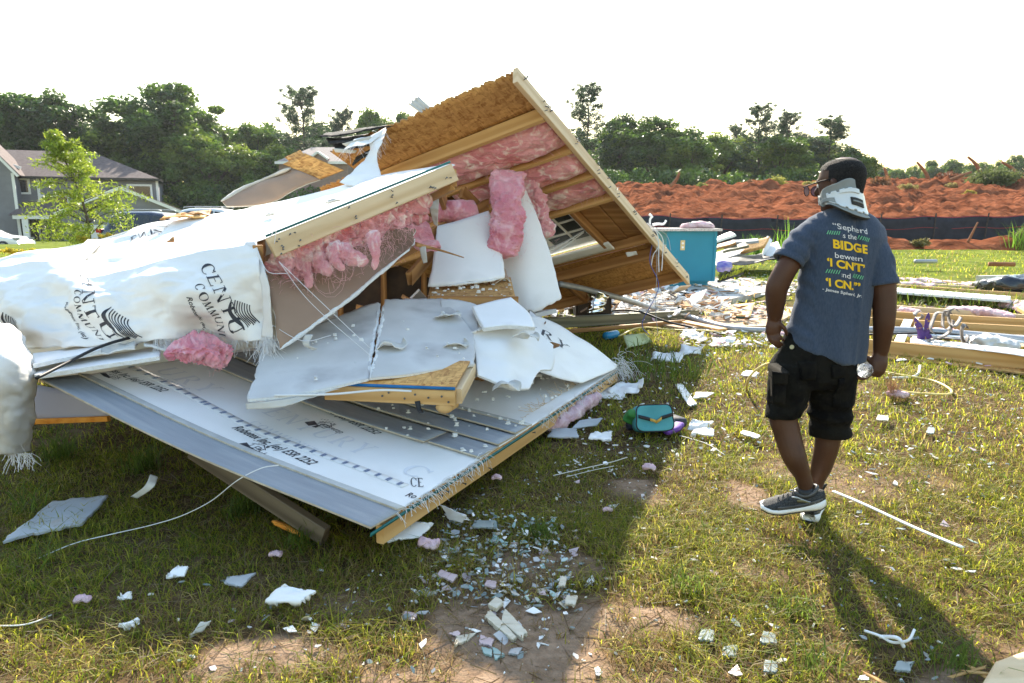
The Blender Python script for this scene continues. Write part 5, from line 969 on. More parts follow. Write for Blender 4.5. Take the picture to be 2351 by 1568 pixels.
# bulging wrap at the picture's left edge
lb = thing('wrap_bundle', 'bulging bundle of white wrap hanging to the grass at the left edge', 'house wrap', W(30, 1040, 3.5) * [1, 1, 0])
gL = surf([[W(-120, 735, 3.8), W(-40, 728, 3.72), W(20, 742, 3.7), W(55, 775, 3.8)], [W(-120, 830, 3.4), W(-40, 830, 3.28), W(30, 822, 3.36), W(82, 855, 3.62)], [W(-120, 940, 3.35), W(-40, 940, 3.26), W(30, 940, 3.32), W(87, 930, 3.58)], [W(-120, 1050, 3.4), W(-40, 1050, 3.36), W(25, 1046, 3.40), W(72, 1035, 3.58)]], 60, 70); gL = crumple(crumple(gL, 0.03, 2.6, 231, 3, True, (1.8, 0.35)), 0.012, 9, 232, 3, True)
if normals(gL)[30, 30, 1] > 0: gL = gL[:, ::-1]
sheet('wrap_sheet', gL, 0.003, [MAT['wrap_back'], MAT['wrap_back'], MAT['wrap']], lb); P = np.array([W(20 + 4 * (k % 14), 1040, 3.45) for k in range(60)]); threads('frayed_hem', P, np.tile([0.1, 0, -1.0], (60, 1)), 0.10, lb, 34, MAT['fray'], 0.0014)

# ---------------------------------------------------------------- leaning wall: sheathing, studs, batts, window
T0, R0, L0 = W(1185, 157, 5.6), W(1578, 630, 8.6), W(515, 465, 7.3)
ea = (R0 - T0); LW = np.linalg.norm(ea); ea /= LW; eb = (L0 - T0) - ea * np.dot(L0 - T0, ea); eb /= np.linalg.norm(eb); ek = np.cross(ea, eb)
if ek[2] > 0: ek = -ek                                           # towards the inside, downwards
def LC(i, j, k=0.0): return T0 + ea * i + eb * j + ek * k
lw = thing('leaning_wall', 'big leaning wall section showing studs, pink batts and a window', 'wall section', R0 * [1, 1, 0]); JL = 3.35
def panelC(nm, i0, i1, j0, j1, k=0.0, th=0.012, mats=None, rag=0.0, seed=0, parent=lw):
    nu, nv = max(8, int((j1 - j0) * 60)), max(5, int((i1 - i0) * 14)); g = np.array([[LC(i, j, k) for j in np.linspace(j0, j1, nu)] for i in np.linspace(i0, i1, nv)])
    if rag: f_ = (np.abs(fbm(np.linspace(0, (j1 - j0) * 16, nu), np.zeros(nu), seed=seed, octv=5, gain=0.9)) * rag * 1.5); g = g + ea[None, None] * (f_[None, :, None] * np.linspace(1, 0, nv)[:, None, None])
    if np.dot(normals(g)[0, 0], ek) < 0: g = g[:, ::-1]
    return sheet(nm, g, th, mats or [MAT['osb'], MAT['osb'], MAT['osb_edge']], parent)
fr = [0.119, 0.24, 0.347, 0.454, 0.69, 0.785, 0.966]; SI = [f * LW for f in fr]
panelC('sheathing', 0.0, SI[0] + 0.02, 0.02, 2.02, 0, rag=0.06, seed=5); panelC('sheathing', SI[0] + 0.03, SI[3], 0.02, JL, 0); panelC('sheathing', SI[4], LW - 0.02, 0.02, JL, 0); panelC('sheathing', SI[3] + 0.005, SI[4] - 0.005, 0.02, 0.52, 0); panelC('sheathing', SI[3] + 0.005, SI[4] - 0.005, 1.75, JL, 0); panelC('sheathing', SI[0] - 0.12, SI[0] + 0.02, 2.03, 2.6, 0, rag=0.08, seed=9)
beam('end_plate', LC(-0.01, 0, 0.075), LC(LW, 0, 0.075), 0.042, 0.14, MAT['pine_pale'], lw, ek, seed=2)
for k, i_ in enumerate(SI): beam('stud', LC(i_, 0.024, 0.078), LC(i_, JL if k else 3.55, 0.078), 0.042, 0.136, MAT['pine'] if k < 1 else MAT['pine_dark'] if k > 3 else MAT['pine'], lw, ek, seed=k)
for (i0, i1, j) in ((SI[4], SI[5], 1.55), (SI[5], SI[6], 1.35), (SI[1], SI[2], 1.5), (SI[3], SI[4], 0.50), (SI[3], SI[4], 1.78)): beam('block', LC(i0 + 0.022, j, 0.08), LC(i1 - 0.022, j, 0.08), 0.042, 0.13, MAT['pine_dark'], lw, ek, seed=int(j * 9))
panelC('jack_board', SI[3] + 0.03, SI[4] - 0.03, 0.03, 0.25, 0.03, 0.03, [MAT['pine_dark']]); panelC('jack_board', SI[3] + 0.03, SI[4] - 0.03, 0.255, 0.47, 0.034, 0.03, [MAT['pine_dark']])
mb = MB(); rr = random.Random(9)
for f_ in (0.02, 0.10, 0.119, 0.24, 0.347, 0.40, 0.454, 0.56, 0.69, 0.785, 0.88, 0.966):
    for k in range(4): nail(mb, LC(f_ * LW + rr.uniform(-.03, .03), -0.021, rr.uniform(.02, .13)), -eb + ea * rr.uniform(-.4, .4), 0.022, 0.0035)
o = mb.obj('nails', MAT['steel'], lw); o['kind'] = 'stuff'
# batts
def batt(i0, i1, j0, j1, seed, bulge=0.11, mat='pink'):
    nu, nv = int((j1 - j0) * 46), int((i1 - i0) * 60); J, I = np.meshgrid(np.linspace(j0, j1, nu), np.linspace(i0, i1, nv)); fi = (I - i0) / (i1 - i0); fj = (J - j0) / (j1 - j0)
    prof = (np.clip(np.sin(fi * math.pi), 0, 1) ** 0.35) * np.minimum(1, np.minimum(fj, 1 - fj) * 12 + 0.25) ** 0.5; K = 0.02 + bulge * prof * (0.95 + 0.35 * fbm(I * 4, J * 2.2, seed=seed, octv=3)) + 0.035 * fbm(I * 12, J * 7, seed=seed + 2, octv=4, gain=0.6) * prof - 0.03 * np.abs(fbm(I * 7, J * 5, seed=seed + 7, octv=3)) * prof
    g = T0 + ea * I[..., None] + eb * J[..., None] + ek * K[..., None]
    if np.dot(normals(g)[nv // 2, nu // 2], ek) < 0: g = g[:, ::-1]
    o = sheet('insulation_batt', g, 0.02, MAT[mat], lw); c = g.reshape(-1, 3)[::41] + ek * 0.01
    wisps('fibre_wisps', c, 0.02, 220, 0.06, lw, seed + 3)
batt(SI[0] + 0.03, SI[1] - 0.025, 0.04, 1.62, 241, 0.15); batt(SI[0] + 0.03, SI[1] - 0.025, 1.66, 3.0, 242, 0.12); batt(SI[1] + 0.03, SI[2] - 0.025, 0.04, 1.42, 243, 0.13); batt(SI[1] + 0.03, SI[2] - 0.025, 1.5, 2.9, 244, 0.12); batt(SI[2] + 0.03, SI[3] - 0.025, 0.04, 0.98, 245, 0.11); batt(SI[2] + 0.03, SI[3] - 0.025, 1.05, 2.6, 246, 0.1)
panelC('drywall_scrap', SI[4] + 0.03, SI[4] + 0.09, 0.1, 1.3, 0.10, 0.02, [MAT['pink']])
# window
wn = panelC('window', SI[3] + 0.06, SI[4] - 0.24, 0.56, 1.70, 0.02, 0.006, [MAT['glass'], MAT['glass'], MAT['glass']])
def barC(nm, i0, j0, i1, j1, w, h, k, par=wn, mat='white_paint'): return beam(nm, LC(i0, j0, k), LC(i1, j1, k), w, h, MAT[mat], par, ek)
iw0, iw1 = SI[3] + 0.045, SI[4] - 0.22
barC('frame_rail', iw0, 0.53, iw0, 1.73, 0.06, 0.09, 0.05); barC('frame_rail', iw1, 0.53, iw1, 1.73, 0.07, 0.09, 0.05); barC('frame_rail', iw0, 0.545, iw1, 0.545, 0.045, 0.088, 0.05); barC('frame_rail', iw0, 1.715, iw1, 1.715, 0.045, 0.088, 0.05); barC('muntin', iw0, 1.10, iw1, 1.10, 0.07, 0.05, 0.04)
for q_ in (0.36, 0.68): barC('muntin', iw0 + (iw1 - iw0) * q_, 0.57, iw0 + (iw1 - iw0) * q_, 1.69, 0.022, 0.02, 0.033)
for q_ in (0.80, 1.40): barC('muntin', iw0, q_, iw1, q_, 0.022, 0.022, 0.031)
panelC('sill_board', SI[4] - 0.20, SI[4] - 0.03, 0.42, 1.9, 0.135, 0.02, [MAT['white_paint']])
# cables on the leaning wall
for k, (a, m_, b, mt, r) in enumerate((((1180, 578), (1260, 575), (1345, 528), 'white_wire', 0.006), ((1180, 584), (1265, 582), (1340, 534), 'white_wire', 0.006), ((1190, 573), (1270, 566), (1350, 524), 'grey_pipe', 0.005))): cable('cable', [W(*a, 7.0), W(*m_, 6.9), W(*b, 7.5)], r, MAT[mt], lw)
for k, (pts, mt, r) in enumerate(((((1484, 512), (1500, 540), (1492, 600), (1512, 660), (1475, 740), (1490, 770)), 'blue_wire', 0.004), (((1485, 512), (1510, 540), (1512, 600), (1513, 625)), 'white_wire', 0.006), (((1487, 513), (1520, 545), (1521, 590), (1519, 622)), 'white_wire', 0.006), (((1486, 512), (1505, 545), (1508, 620), (1505, 700), (1510, 765)), 'grey_pipe', 0.003), (((1490, 516), (1512, 560), (1500, 585), (1495, 610)), 'white_wire', 0.005), (((1487, 512), (1530, 540), (1540, 575)), 'grey_pipe', 0.004))): cable('cable', [W(a, b_, 7.75 - 0.0012 * (b_ - 510)) for a, b_ in pts], r, MAT[mt], lw)
# scraps of paper stuck to the inner face
for k, (px, py, d) in enumerate(((1440, 590, 7.6),)): c = W(px, py, d); g = crumple(quadgrid(c, c + [0.12, 0.02, .02], c + [0.1, 0, 0.06], c + [-0.02, 0, .05], 8, 6), 0.03, 14, k); sheet('paper_scrap', g, 0.002, MAT['paper'], lw)

# things left on its outer top edge
t = thing('strand_board_flap', 'broken strand board flap on the upper slope of the leaning wall', 'board', W(700, 400, 6.7)); sheet('board', quadgrid(W(735, 412, 6.6), W(790, 391, 6.55), W(701, 352, 6.7), W(650, 377, 6.75), 14, 10), 0.014, [MAT['osb_pale'], MAT['osb_pale'], MAT['osb_edge']], t)
t = thing('strand_board_scrap', 'small orange strand board scrap beside the brown house roof', 'board', W(690, 375, 6.9)); sheet('board', quadgrid(W(662, 368, 6.9), W(705, 362, 6.9), W(690, 345, 6.95), W(655, 362, 6.95), 6, 4), 0.012, [MAT['osb_pale']], t)
t = thing('bent_siding', 'bent beige siding board sticking out left of the leaning wall', 'siding board', W(600, 450, 6.6)); g = crumple(surf([[W(520, 476, 6.3), W(610, 468, 6.4), W(690, 430, 6.5), W(735, 411, 6.55)], [W(515, 470, 6.35), W(585, 440, 6.5), W(640, 412, 6.6), W(700, 398, 6.6)], [W(510, 463, 6.4), W(560, 434, 6.6), W(612, 412, 6.7), W(668, 388, 6.7)]], 30, 12), 0.02, 5, 3); sheet('board', g, 0.012, [MAT['dry_brown'], MAT['vinyl'], MAT['vinyl']], t); lump('rolled_edge', [W(508, 462, 6.38), W(560, 432, 6.58), W(612, 410, 6.68), W(668, 386, 6.68)], 0.03, 0.018, MAT['vinyl'], t, n=24, m=8, noise=0.3, freq=12)  # kraft brown on the front paints in the shade on the siding's back side
for k, (pts, lab) in enumerate(((((724, 305), (820, 295), (905, 290), (740, 318)), 'topmost black shingle sheet on the broken roof edge'), (((727, 318), (830, 308), (880, 318), (760, 332)), 'second black shingle sheet under the topmost one'), (((742, 330), (850, 318), (870, 335), (775, 345)), 'third black shingle sheet lowest in the stack'), (((800, 365), (850, 335), (868, 345), (812, 380)), 'torn black roofing felt hanging below the shingle stack'))):
    c = [W(a, b, 6.25 - 0.04 * k) for a, b in pts]; t = thing('shingle_sheet', lab, 'shingle', c[0], 'black shingles on the broken edge'); sheet('shingle', crumple(quadgrid(c[3] + [0, -0.05, 0], c[2] + [0, -.05, 0], c[1] + [0, 0.3, .03], c[0] + [0, 0.3, .03], 14, 8), 0.02, 7, k), 0.012, MAT['shingle'], t)
for k, (pts, lab) in enumerate(((((785, 330), (850, 312), (862, 322), (800, 340)), 'pale siding strip tucked under the black shingles, upper one'), (((765, 340), (820, 345), (815, 352), (770, 350)), 'pale siding strip tucked under the black shingles, lower one'))): t = thing('siding_strip', lab, 'siding board', W(*pts[0], 6.1)); sheet('strip', quadgrid(*[W(a, b, 6.05) for a, b in (pts[3], pts[2], pts[1], pts[0])], 8, 4), 0.01, MAT['vinyl'], t)
t = thing('siding_strip', 'short ribbed vinyl strip standing up on the ridge against the sky', 'siding board', W(970, 258, 6.2)); g = quadgrid(W(968, 262, 6.15), W(995, 252, 6.15), W(960, 220, 6.3), W(937, 239, 6.3), 12, 8); g = g + normals(g) * (0.008 * np.sin(np.linspace(0, 18, 12)))[None, :, None]; sheet('strip', g, 0.006, MAT['vinyl'], t)
for k, (px, py, d, w, mt, lab) in enumerate(((430, 505, 4.95, 0.16, 'osb_pale', 'splintered strand board bit on the wrapped wall top'), (455, 497, 5.1, 0.10, 'pine_dark', 'brown torn bark-like bit beside the splintered board'), (768, 468, 4.75, 0.05, 'vinyl', 'small grey scrap on the wrap near the end plate'), (622, 500, 4.85, 0.03, 'vinyl', 'tiny grey scrap further left on the wrap'), (395, 560, 4.4, 0.02, 'pine_dark', 'dark leaf-like bit on the wrap above the printed drape'))):
    P0, N0 = gsample(gB, np.array([find_st(gB, px, py)[0]]), np.array([find_st(gB, px, py)[1]])); c = P0[0] + N0[0] * 0.012; t = thing('small_scrap', lab, 'scrap', c); sheet('scrap', crumple(quadgrid(c + [-w, -w * .6, 0], c + [w, -w * .4, .01], c + [w * .8, w * .7, .03], c + [-w * .7, w * .5, .02], 12, 9), 0.025, 14, k), 0.01, MAT[mt], t)
t = thing('beige_lath', 'flat beige lath lying across the wrap at far left', 'lath', W(160, 590, 4.7)); beam('lath', W(150, 618, 4.45), W(222, 556, 5.2) + [0, 0, .015], 0.12, 0.012, MAT['vinyl'], t)
# torn wrap stretched between the ridge and the wrapped wall
t = thing('torn_wrap_strip', 'torn white wrap strip stretched from the ridge down to the wrapped wall', 'house wrap', W(860, 400, 5.7)); g = surf([[W(845, 322, 6.0), W(868, 303, 6.1), W(888, 296, 6.15)], [W(850, 345, 5.95), W(862, 335, 5.95), W(878, 325, 5.95)], [W(835, 368, 5.85), W(850, 365, 5.85), W(866, 362, 5.85)], [W(805, 398, 5.7), W(838, 400, 5.65), W(874, 398, 5.7)], [W(780, 420, 5.5), W(830, 425, 5.4), W(880, 412, 5.5)]], 24, 40); g = crumple(g, 0.02, 7, 5)
sheet('wrap_sheet', g, 0.003, MAT['wrap'], t); P, N = gsample(g, np.random.default_rng(1).random(120), np.random.default_rng(2).random(120) * 0.6); threads('frayed_threads', P, np.tile([0.3, -0.2, -0.6], (120, 1)), 0.1, t, 5, MAT['fray'])
t = thing('torn_wrap_scrap', 'ragged white wrap scrap lying over the strand board edge', 'house wrap', W(820, 345, 5.9)); g = crumple(quadgrid(W(790, 345, 5.95), W(835, 335, 5.9), W(888, 298, 6.1), W(815, 318, 6.1), 16, 12), 0.03, 8, 6); sheet('wrap_sheet', g, 0.003, MAT['wrap'], t); threads('frayed_threads', g[0], np.tile([-0.1, -0.2, -1], (16, 1)), 0.12, t, 7, MAT['fray'])

# ---------------------------------------------------------------- inside the hollow
def board(name, label, cat, rows, th, mats, cr_amp=0.0, freq=5, seed=0, nu=24, nv=18, group=None, smooth=True, pname='sheet'):
    g = surf([[W(*p) for p in r] for r in rows], nu, nv)
    if 'drywall' in name:
        ct = g.mean((0, 1)); q_ = np.abs(fbm(np.linspace(0, 14, 2 * (nu + nv)), np.zeros(2 * (nu + nv)), seed=seed + 40, octv=4, gain=0.85)) * 0.075; jx = np.ones((nv, nu)); jx[-1] -= q_[nu:2 * nu]; jx[:, 0] -= q_[2 * nu:2 * nu + nv]; jx[:, -1] -= q_[2 * nu + nv:]; g = ct + (g - ct) * jx[..., None]
    if cr_amp: g = crumple(g, cr_amp, freq, seed)
    c = g.reshape(-1, 3); t = thing(name, label, cat, (c[:, 0].mean(), c[:, 1].mean(), c[:, 2].min()), group); return sheet(pname, g, th, mats, t, smooth), t, g
DG = [MAT['dry_grey'], MAT['dry_grey'], MAT['gypsum']]; DW = [MAT['dry_white'], MAT['dry_white'], MAT['gypsum']]; DB = [MAT['dry_brown'], MAT['dry_brown'], MAT['gypsum']]
o, t, g = board('hanging_drywall', 'hanging drywall sheet showing its brown paper back under the end plate', 'drywall', [[(600, 590, 4.35), (780, 545, 4.85), (955, 520, 5.5)], [(618, 690, 4.15), (790, 620, 4.6), (955, 545, 5.15)], [(640, 805, 3.92), (800, 690, 4.35), (953, 563, 4.95)]], 0.013, DB, 0.01, 2)
lump('torn_edge', list(g[-1, ::4]), 0.013, 0.012, MAT['gypsum'], t, n=50, m=8, noise=0.35, freq=25)
for k, (a, b, c) in enumerate((((700, 768), (695, 790), (718, 805)), ((962, 566), (966, 585), (972, 605)))): A_, B_, C_ = W(*a, 4.0 + k), W(*b, 3.97 + k), W(*c, 3.97 + k); sheet('paper_curl', surf([[A_, A_ + [0.05, 0, 0]], [B_, B_ + [0.045, -.02, 0]], [C_, C_ + [0.03, 0, 0.01]]], 5, 12), 0.002, MAT['paper'], t)
o, t, g = board('split_batten', 'thin split batten poking out beside the hanging drywall', 'batten', [[(955, 556, 4.95), (1010, 572, 5.2), (1064, 590, 5.4)], [(955, 566, 4.95), (1010, 577, 5.2), (1064, 592, 5.4)]], 0.012, [MAT['white_paint'], MAT['pine_dark'], MAT['pine_dark']], nv=3)
o, t, g = board('standing_drywall', 'pale bowed drywall sheet standing in the hollow left of the hanging batt', 'drywall', [[(1003, 520, 6.0), (1060, 505, 6.05), (1122, 484, 6.2)], [(995, 590, 5.75), (1065, 580, 5.8), (1150, 565, 6.0)], [(982, 658, 5.45), (1065, 652, 5.5), (1160, 640, 5.7)]], 0.013, DW, 0.006, 3, 4); lump('torn_edge', list(g[-1, ::3]), 0.014, 0.01, MAT['gypsum'], t, n=40, m=8, noise=0.5, freq=22)
o, t, g = board('tall_drywall', 'tall curved white drywall sheet standing under the window', 'drywall', [[(1172, 415, 6.6), (1188, 415, 6.55), (1202, 424, 6.55)], [(1150, 505, 6.45), (1195, 498, 6.35), (1232, 494, 6.4)], [(1146, 600, 6.25), (1205, 600, 6.15), (1266, 590, 6.25)], [(1190, 706, 6.0), (1225, 718, 5.95), (1291, 690, 6.1)]], 0.013, DW, 0.006, 3, 6, 24, 36); lump('torn_edge', list(g[18:, 0]), 0.02, 0.014, MAT['gypsum'], t, n=40, m=8, noise=0.5, freq=20)
board('drywall_scrap', 'folded torn drywall scrap between the two standing sheets', 'drywall', [[(1120, 640, 5.75), (1145, 598, 5.9), (1150, 600, 5.9)], [(1130, 655, 5.7), (1165, 640, 5.8), (1185, 690, 5.8)]], 0.012, [MAT['dry_brown'], MAT['dry_brown'], MAT['gypsum']], 0.02, 8, 7)
o, t, g = board('floor_piece', 'brown strand board floor piece sprinkled with plaster crumbs in the hollow', 'board', [[(980, 692, 5.0), (1080, 692, 5.1), (1185, 694, 5.2)], [(990, 655, 5.8), (1080, 648, 5.9), (1172, 640, 6.0)]], 0.03, [MAT['osb'], MAT['osb'], MAT['pine_dark']])
beam('joist', W(985, 700, 5.0), W(1188, 702, 5.2), 0.04, 0.14, MAT['pine_dark'], t)
# batts and loose pink wool
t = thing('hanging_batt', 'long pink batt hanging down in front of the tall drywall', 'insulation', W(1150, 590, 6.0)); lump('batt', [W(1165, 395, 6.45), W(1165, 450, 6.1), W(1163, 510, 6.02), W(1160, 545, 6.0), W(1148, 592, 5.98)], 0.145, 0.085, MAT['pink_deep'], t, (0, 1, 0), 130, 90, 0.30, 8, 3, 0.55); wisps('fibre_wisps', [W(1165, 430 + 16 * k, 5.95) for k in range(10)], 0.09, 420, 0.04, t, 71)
t = thing('hanging_batt', 'ragged pink batt strip hanging behind the tall drywall', 'insulation', W(1250, 540, 6.6)); lump('batt', [W(1205, 405, 6.7), W(1230, 450, 6.62), W(1245, 500, 6.6), W(1262, 545, 6.6)], 0.10, 0.05, MAT['pink'], t, (0, 1, 0), 90, 60, 0.5, 12, 8, 0.7, (0.8, 1.0)); wisps('fibre_wisps', [W(1215 + 6 * k, 430 + 16 * k, 6.5) for k in range(8)], 0.06, 260, 0.045, t, 72)
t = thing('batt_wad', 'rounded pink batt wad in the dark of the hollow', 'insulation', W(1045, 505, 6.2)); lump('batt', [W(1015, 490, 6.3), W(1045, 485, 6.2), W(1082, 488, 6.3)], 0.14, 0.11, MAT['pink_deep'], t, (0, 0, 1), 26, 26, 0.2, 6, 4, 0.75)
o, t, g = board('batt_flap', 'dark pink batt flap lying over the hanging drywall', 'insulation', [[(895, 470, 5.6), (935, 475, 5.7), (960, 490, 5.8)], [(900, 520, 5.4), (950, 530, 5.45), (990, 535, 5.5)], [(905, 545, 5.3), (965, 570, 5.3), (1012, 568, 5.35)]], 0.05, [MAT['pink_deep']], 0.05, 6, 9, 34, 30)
t = thing('loose_batt', 'torn pink wool hanging out under the pale end plate', 'insulation', W(760, 650, 4.4)); lump('batt', [W(610, 615, 4.28), W(700, 590, 4.42), W(800, 545, 4.62), W(900, 495, 4.85), W(985, 455, 5.1)], 0.10, 0.10, MAT['pink'], t, (0, 0, 1), 160, 50, 0.55, 11, 12, 0.8)
for k, (a, b, c, w) in enumerate((((690, 590), (705, 630), (712, 662), 0.045), ((755, 575), (800, 590), (845, 600), 0.07), ((855, 530), (862, 575), (860, 620), 0.04), ((640, 610), (630, 640), (622, 662), 0.04), ((800, 560), (770, 590), (790, 620), 0.05), ((720, 590), (745, 615), (760, 625), 0.06))): lump('wool_tuft', [W(*a, 4.42), W(*b, 4.34), W(*c, 4.3)], w, w * 0.7, MAT['pink'], t, (0, 1, 0), 22, 14, 0.5, 14, 20 + k, 0.9, (1.2, 0.5))
wisps('fibre_wisps', [W(630 + 22 * k, 625 - 8 * k + 30 * (k % 2), 4.3) for k in range(15)], 0.05, 900, 0.06, t, 73)
r_ = np.random.default_rng(4); mb = MB()
for k in range(8):                                             # swirl of pulled fibres
    a0 = r_.random() * 6.28; c_ = W(775 + r_.normal(0, 14), 610 + r_.normal(0, 14), 4.2); rr_ = 0.05 + 0.07 * r_.random(); mb.tube([c_ + [rr_ * math.cos(a0 + q_ * 0.5), 0.02 * math.sin(q_), rr_ * 1.4 * math.sin(a0 + q_ * 0.5) - 0.01 * q_] for q_ in range(9)], 0.0009, 3, cap=False)
o = mb.obj('fibre_swirl', MAT['fibre'], t); o['kind'] = 'stuff'
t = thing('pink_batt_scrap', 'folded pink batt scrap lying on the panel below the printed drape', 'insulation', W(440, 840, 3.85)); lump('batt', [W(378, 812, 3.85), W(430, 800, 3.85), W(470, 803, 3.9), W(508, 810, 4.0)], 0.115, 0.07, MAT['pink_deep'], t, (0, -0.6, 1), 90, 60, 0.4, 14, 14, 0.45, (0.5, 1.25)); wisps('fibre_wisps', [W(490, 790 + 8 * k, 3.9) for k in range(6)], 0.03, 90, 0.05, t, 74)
# drooping cloth rag and dark lumber in the hollow
board('paper_rag', 'ragged cream paper strip dangling in the hollow beside the pink flap', 'paper', [[(985, 455, 5.6), (1008, 458, 5.6)], [(988, 485, 5.55), (1006, 490, 5.55)], [(996, 515, 5.55), (1005, 520, 5.55)]], 0.002, MAT['paper'], 0.03, 12, 5, 8, 20)
t = thing('inner_lumber', 'dark broken studs crossing inside the hollow', 'timber', (-0.1, 6.3, 0.5))
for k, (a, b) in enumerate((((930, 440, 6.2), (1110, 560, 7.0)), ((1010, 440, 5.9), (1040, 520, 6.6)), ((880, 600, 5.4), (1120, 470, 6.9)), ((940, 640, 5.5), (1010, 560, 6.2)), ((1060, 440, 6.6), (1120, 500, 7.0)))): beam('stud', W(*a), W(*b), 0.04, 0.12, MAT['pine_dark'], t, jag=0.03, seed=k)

# heap of rubble filling the hollow under the walls
def heap(name, label, n, fx, fy, fz, sizes, matl, seed, flat=0.5):
    r_ = random.Random(seed); mb = MB()
    for k in range(n):
        x, y = r_.uniform(*fx), r_.uniform(*fy); z = fz(x, y) * r_.random() ** 0.6; L_, w_, h_ = r_.uniform(*sizes[0]), r_.uniform(*sizes[1]), r_.uniform(*sizes[2]); a = r_.random() * 6.28; el = r_.gauss(0, flat)
        d = np.array([math.cos(a) * math.cos(el), math.sin(a) * math.cos(el), math.sin(el)]); A = frame(d, (r_.gauss(0, 0.5), r_.gauss(0, 0.5), 1)); mi = r_.randrange(len(matl)); z = max(z, 0.5 * (L_ * abs(A[0][2]) + w_ * abs(A[1][2]) + h_ * abs(A[2][2])) + 0.003)
        c = np.array([x, y, z]); pl = irregular(r_.randint(4, 6), L_ / 2, w_ / 2, seed * 1000 + k, 0.4); mb.prism([c + A[0] * p[0] + A[1] * p[1] for p in pl], A[2] * h_, mi)
    o = mb.obj(name, matl); return tag(o, label, 'rubble', kind='stuff')
hm = [MAT['dry_grey'], MAT['gypsum'], MAT['pine_dark'], MAT['dry_brown'], MAT['osb'], MAT['dry_white']]
heap('rubble_heap', 'jumbled rubble under the broken walls inside the hollow', 300, (-1.5, 0.25), (4.9, 7.0), lambda x, y: 0.66 * max(0.1, 1 - ((x + 0.4) / 1.3) ** 2 * 0.5), ((.15, .7), (.06, .3), (.012, .04)), hm, 5)
t = thing('added_backing', 'dark rear wall panel closing the hollow behind the drywall', 'wall panel', (-1.9, 8.4, 0)); sheet('sheathing', surf([[(-3.6, 7.0, 0.0), (-1.9, 8.3, 0.0), (-0.3, 9.6, 0.0)], [(-3.5, 6.8, 1.25), (-1.9, 8.0, 1.35), (-0.3, 9.2, 1.05)]], 20, 8), 0.02, M('darkened_backing', (0.05, 0.035, 0.028), (0.12, 0.075, 0.05), scale=3, rough=0.95), t); [beam('stud', (-3.4 + 0.45 * k, 7.05 + 0.36 * k - 0.05, 0.02), (-3.35 + 0.45 * k, 6.95 + 0.34 * k - 0.05, 1.22), 0.09, 0.04, MAT['pine_dark'], t, (1, 0.8, 0), seed=k) for k in range(7)]  # added panel; its dark colour stands in for the dim inside of the hollow
heap('rubble_heap', 'spread rubble under the right side of the leaning wall', 420, (0.0, 3.4), (9.5, 11.4), lambda x, y: 0.22, ((.06, .34), (.03, .16), (.006, .02)), hm + [MAT['pine'], MAT['paper'], MAT['paper']], 6, 0.3)
# ---------------------------------------------------------------- broken drywall lying over the panel
o, t, g = board('broken_drywall', 'large grey drywall sheet lying lowest, its white edge towards the camera', 'drywall', [[(563, 922, 3.42), (700, 905, 3.5), (848, 872, 3.68)], [(585, 860, 3.75), (720, 830, 3.95), (856, 790, 4.15)], [(598, 800, 4.05), (735, 742, 4.45), (878, 690, 4.9)]], 0.014, DG, 0.012, 2.5, 11, 40, 30); lump('torn_edge', list(g[::3, -1]), 0.014, 0.010, MAT['gypsum'], t, n=50, m=8, noise=0.6, freq=22, seed=2)
g2 = surf([[W(563, 926, 3.40), W(640, 918, 3.42), W(780, 893, 3.55)], [W(566, 940, 3.39), W(640, 935, 3.40), W(700, 915, 3.45)]], 24, 6); sheet('paper_flap', crumple(g2, 0.012, 9, 3), 0.003, MAT['paper'], t)
o, t, g = board('broken_drywall', 'grey drywall sheet resting on the blue lined block', 'drywall', [[(850, 870, 3.66), (960, 858, 3.8), (1090, 838, 4.05)], [(868, 780, 4.2), (970, 770, 4.35), (1085, 762, 4.5)], [(882, 690, 4.88), (950, 687, 4.95), (1015, 686, 5.0)]], 0.014, DG, 0.012, 2.5, 13, 40, 30); lump('torn_edge', list(g[::3, 0]), 0.012, 0.010, MAT['gypsum'], t, n=50, m=8, noise=0.6, freq=22, seed=3)
o, t, g = board('broken_drywall', 'grey drywall corner with torn flaps behind the thick white board', 'drywall', [[(1020, 772, 4.46), (1060, 775, 4.42), (1100, 772, 4.5)], [(1010, 690, 4.95), (1050, 690, 4.98), (1095, 700, 4.9)]], 0.014, DG, 0.015, 5, 15, 20, 16)
o, t, g = board('thick_white_board', 'thick bright white plaster board tilted on top of the grey sheets', 'drywall', [[(1110, 757, 4.42), (1165, 752, 4.52), (1228, 756, 4.62)], [(1095, 730, 4.6), (1155, 720, 4.75), (1212, 722, 4.85)], [(1084, 706, 4.74), (1130, 694, 4.9), (1172, 686, 5.05)]], 0.026, [MAT['dry_white'], MAT['gypsum'], MAT['gypsum']], 0.006, 4, 17)
o, t, g = board('curled_drywall', 'curled grey white drywall sheet with torn paper at the right of the heap', 'drywall', [[(1096, 862, 4.1), (1165, 892, 4.12), (1215, 895, 4.25)], [(1090, 815, 4.3), (1165, 815, 4.38), (1245, 850, 4.48)], [(1078, 772, 4.44), (1150, 748, 4.7), (1272, 845, 4.62)], [(1100, 760, 4.5), (1200, 740, 4.85), (1268, 790, 4.8)]], 0.012, [MAT['dry_white'], MAT['dry_grey'], MAT['gypsum']], 0.03, 4, 19, 34, 30)
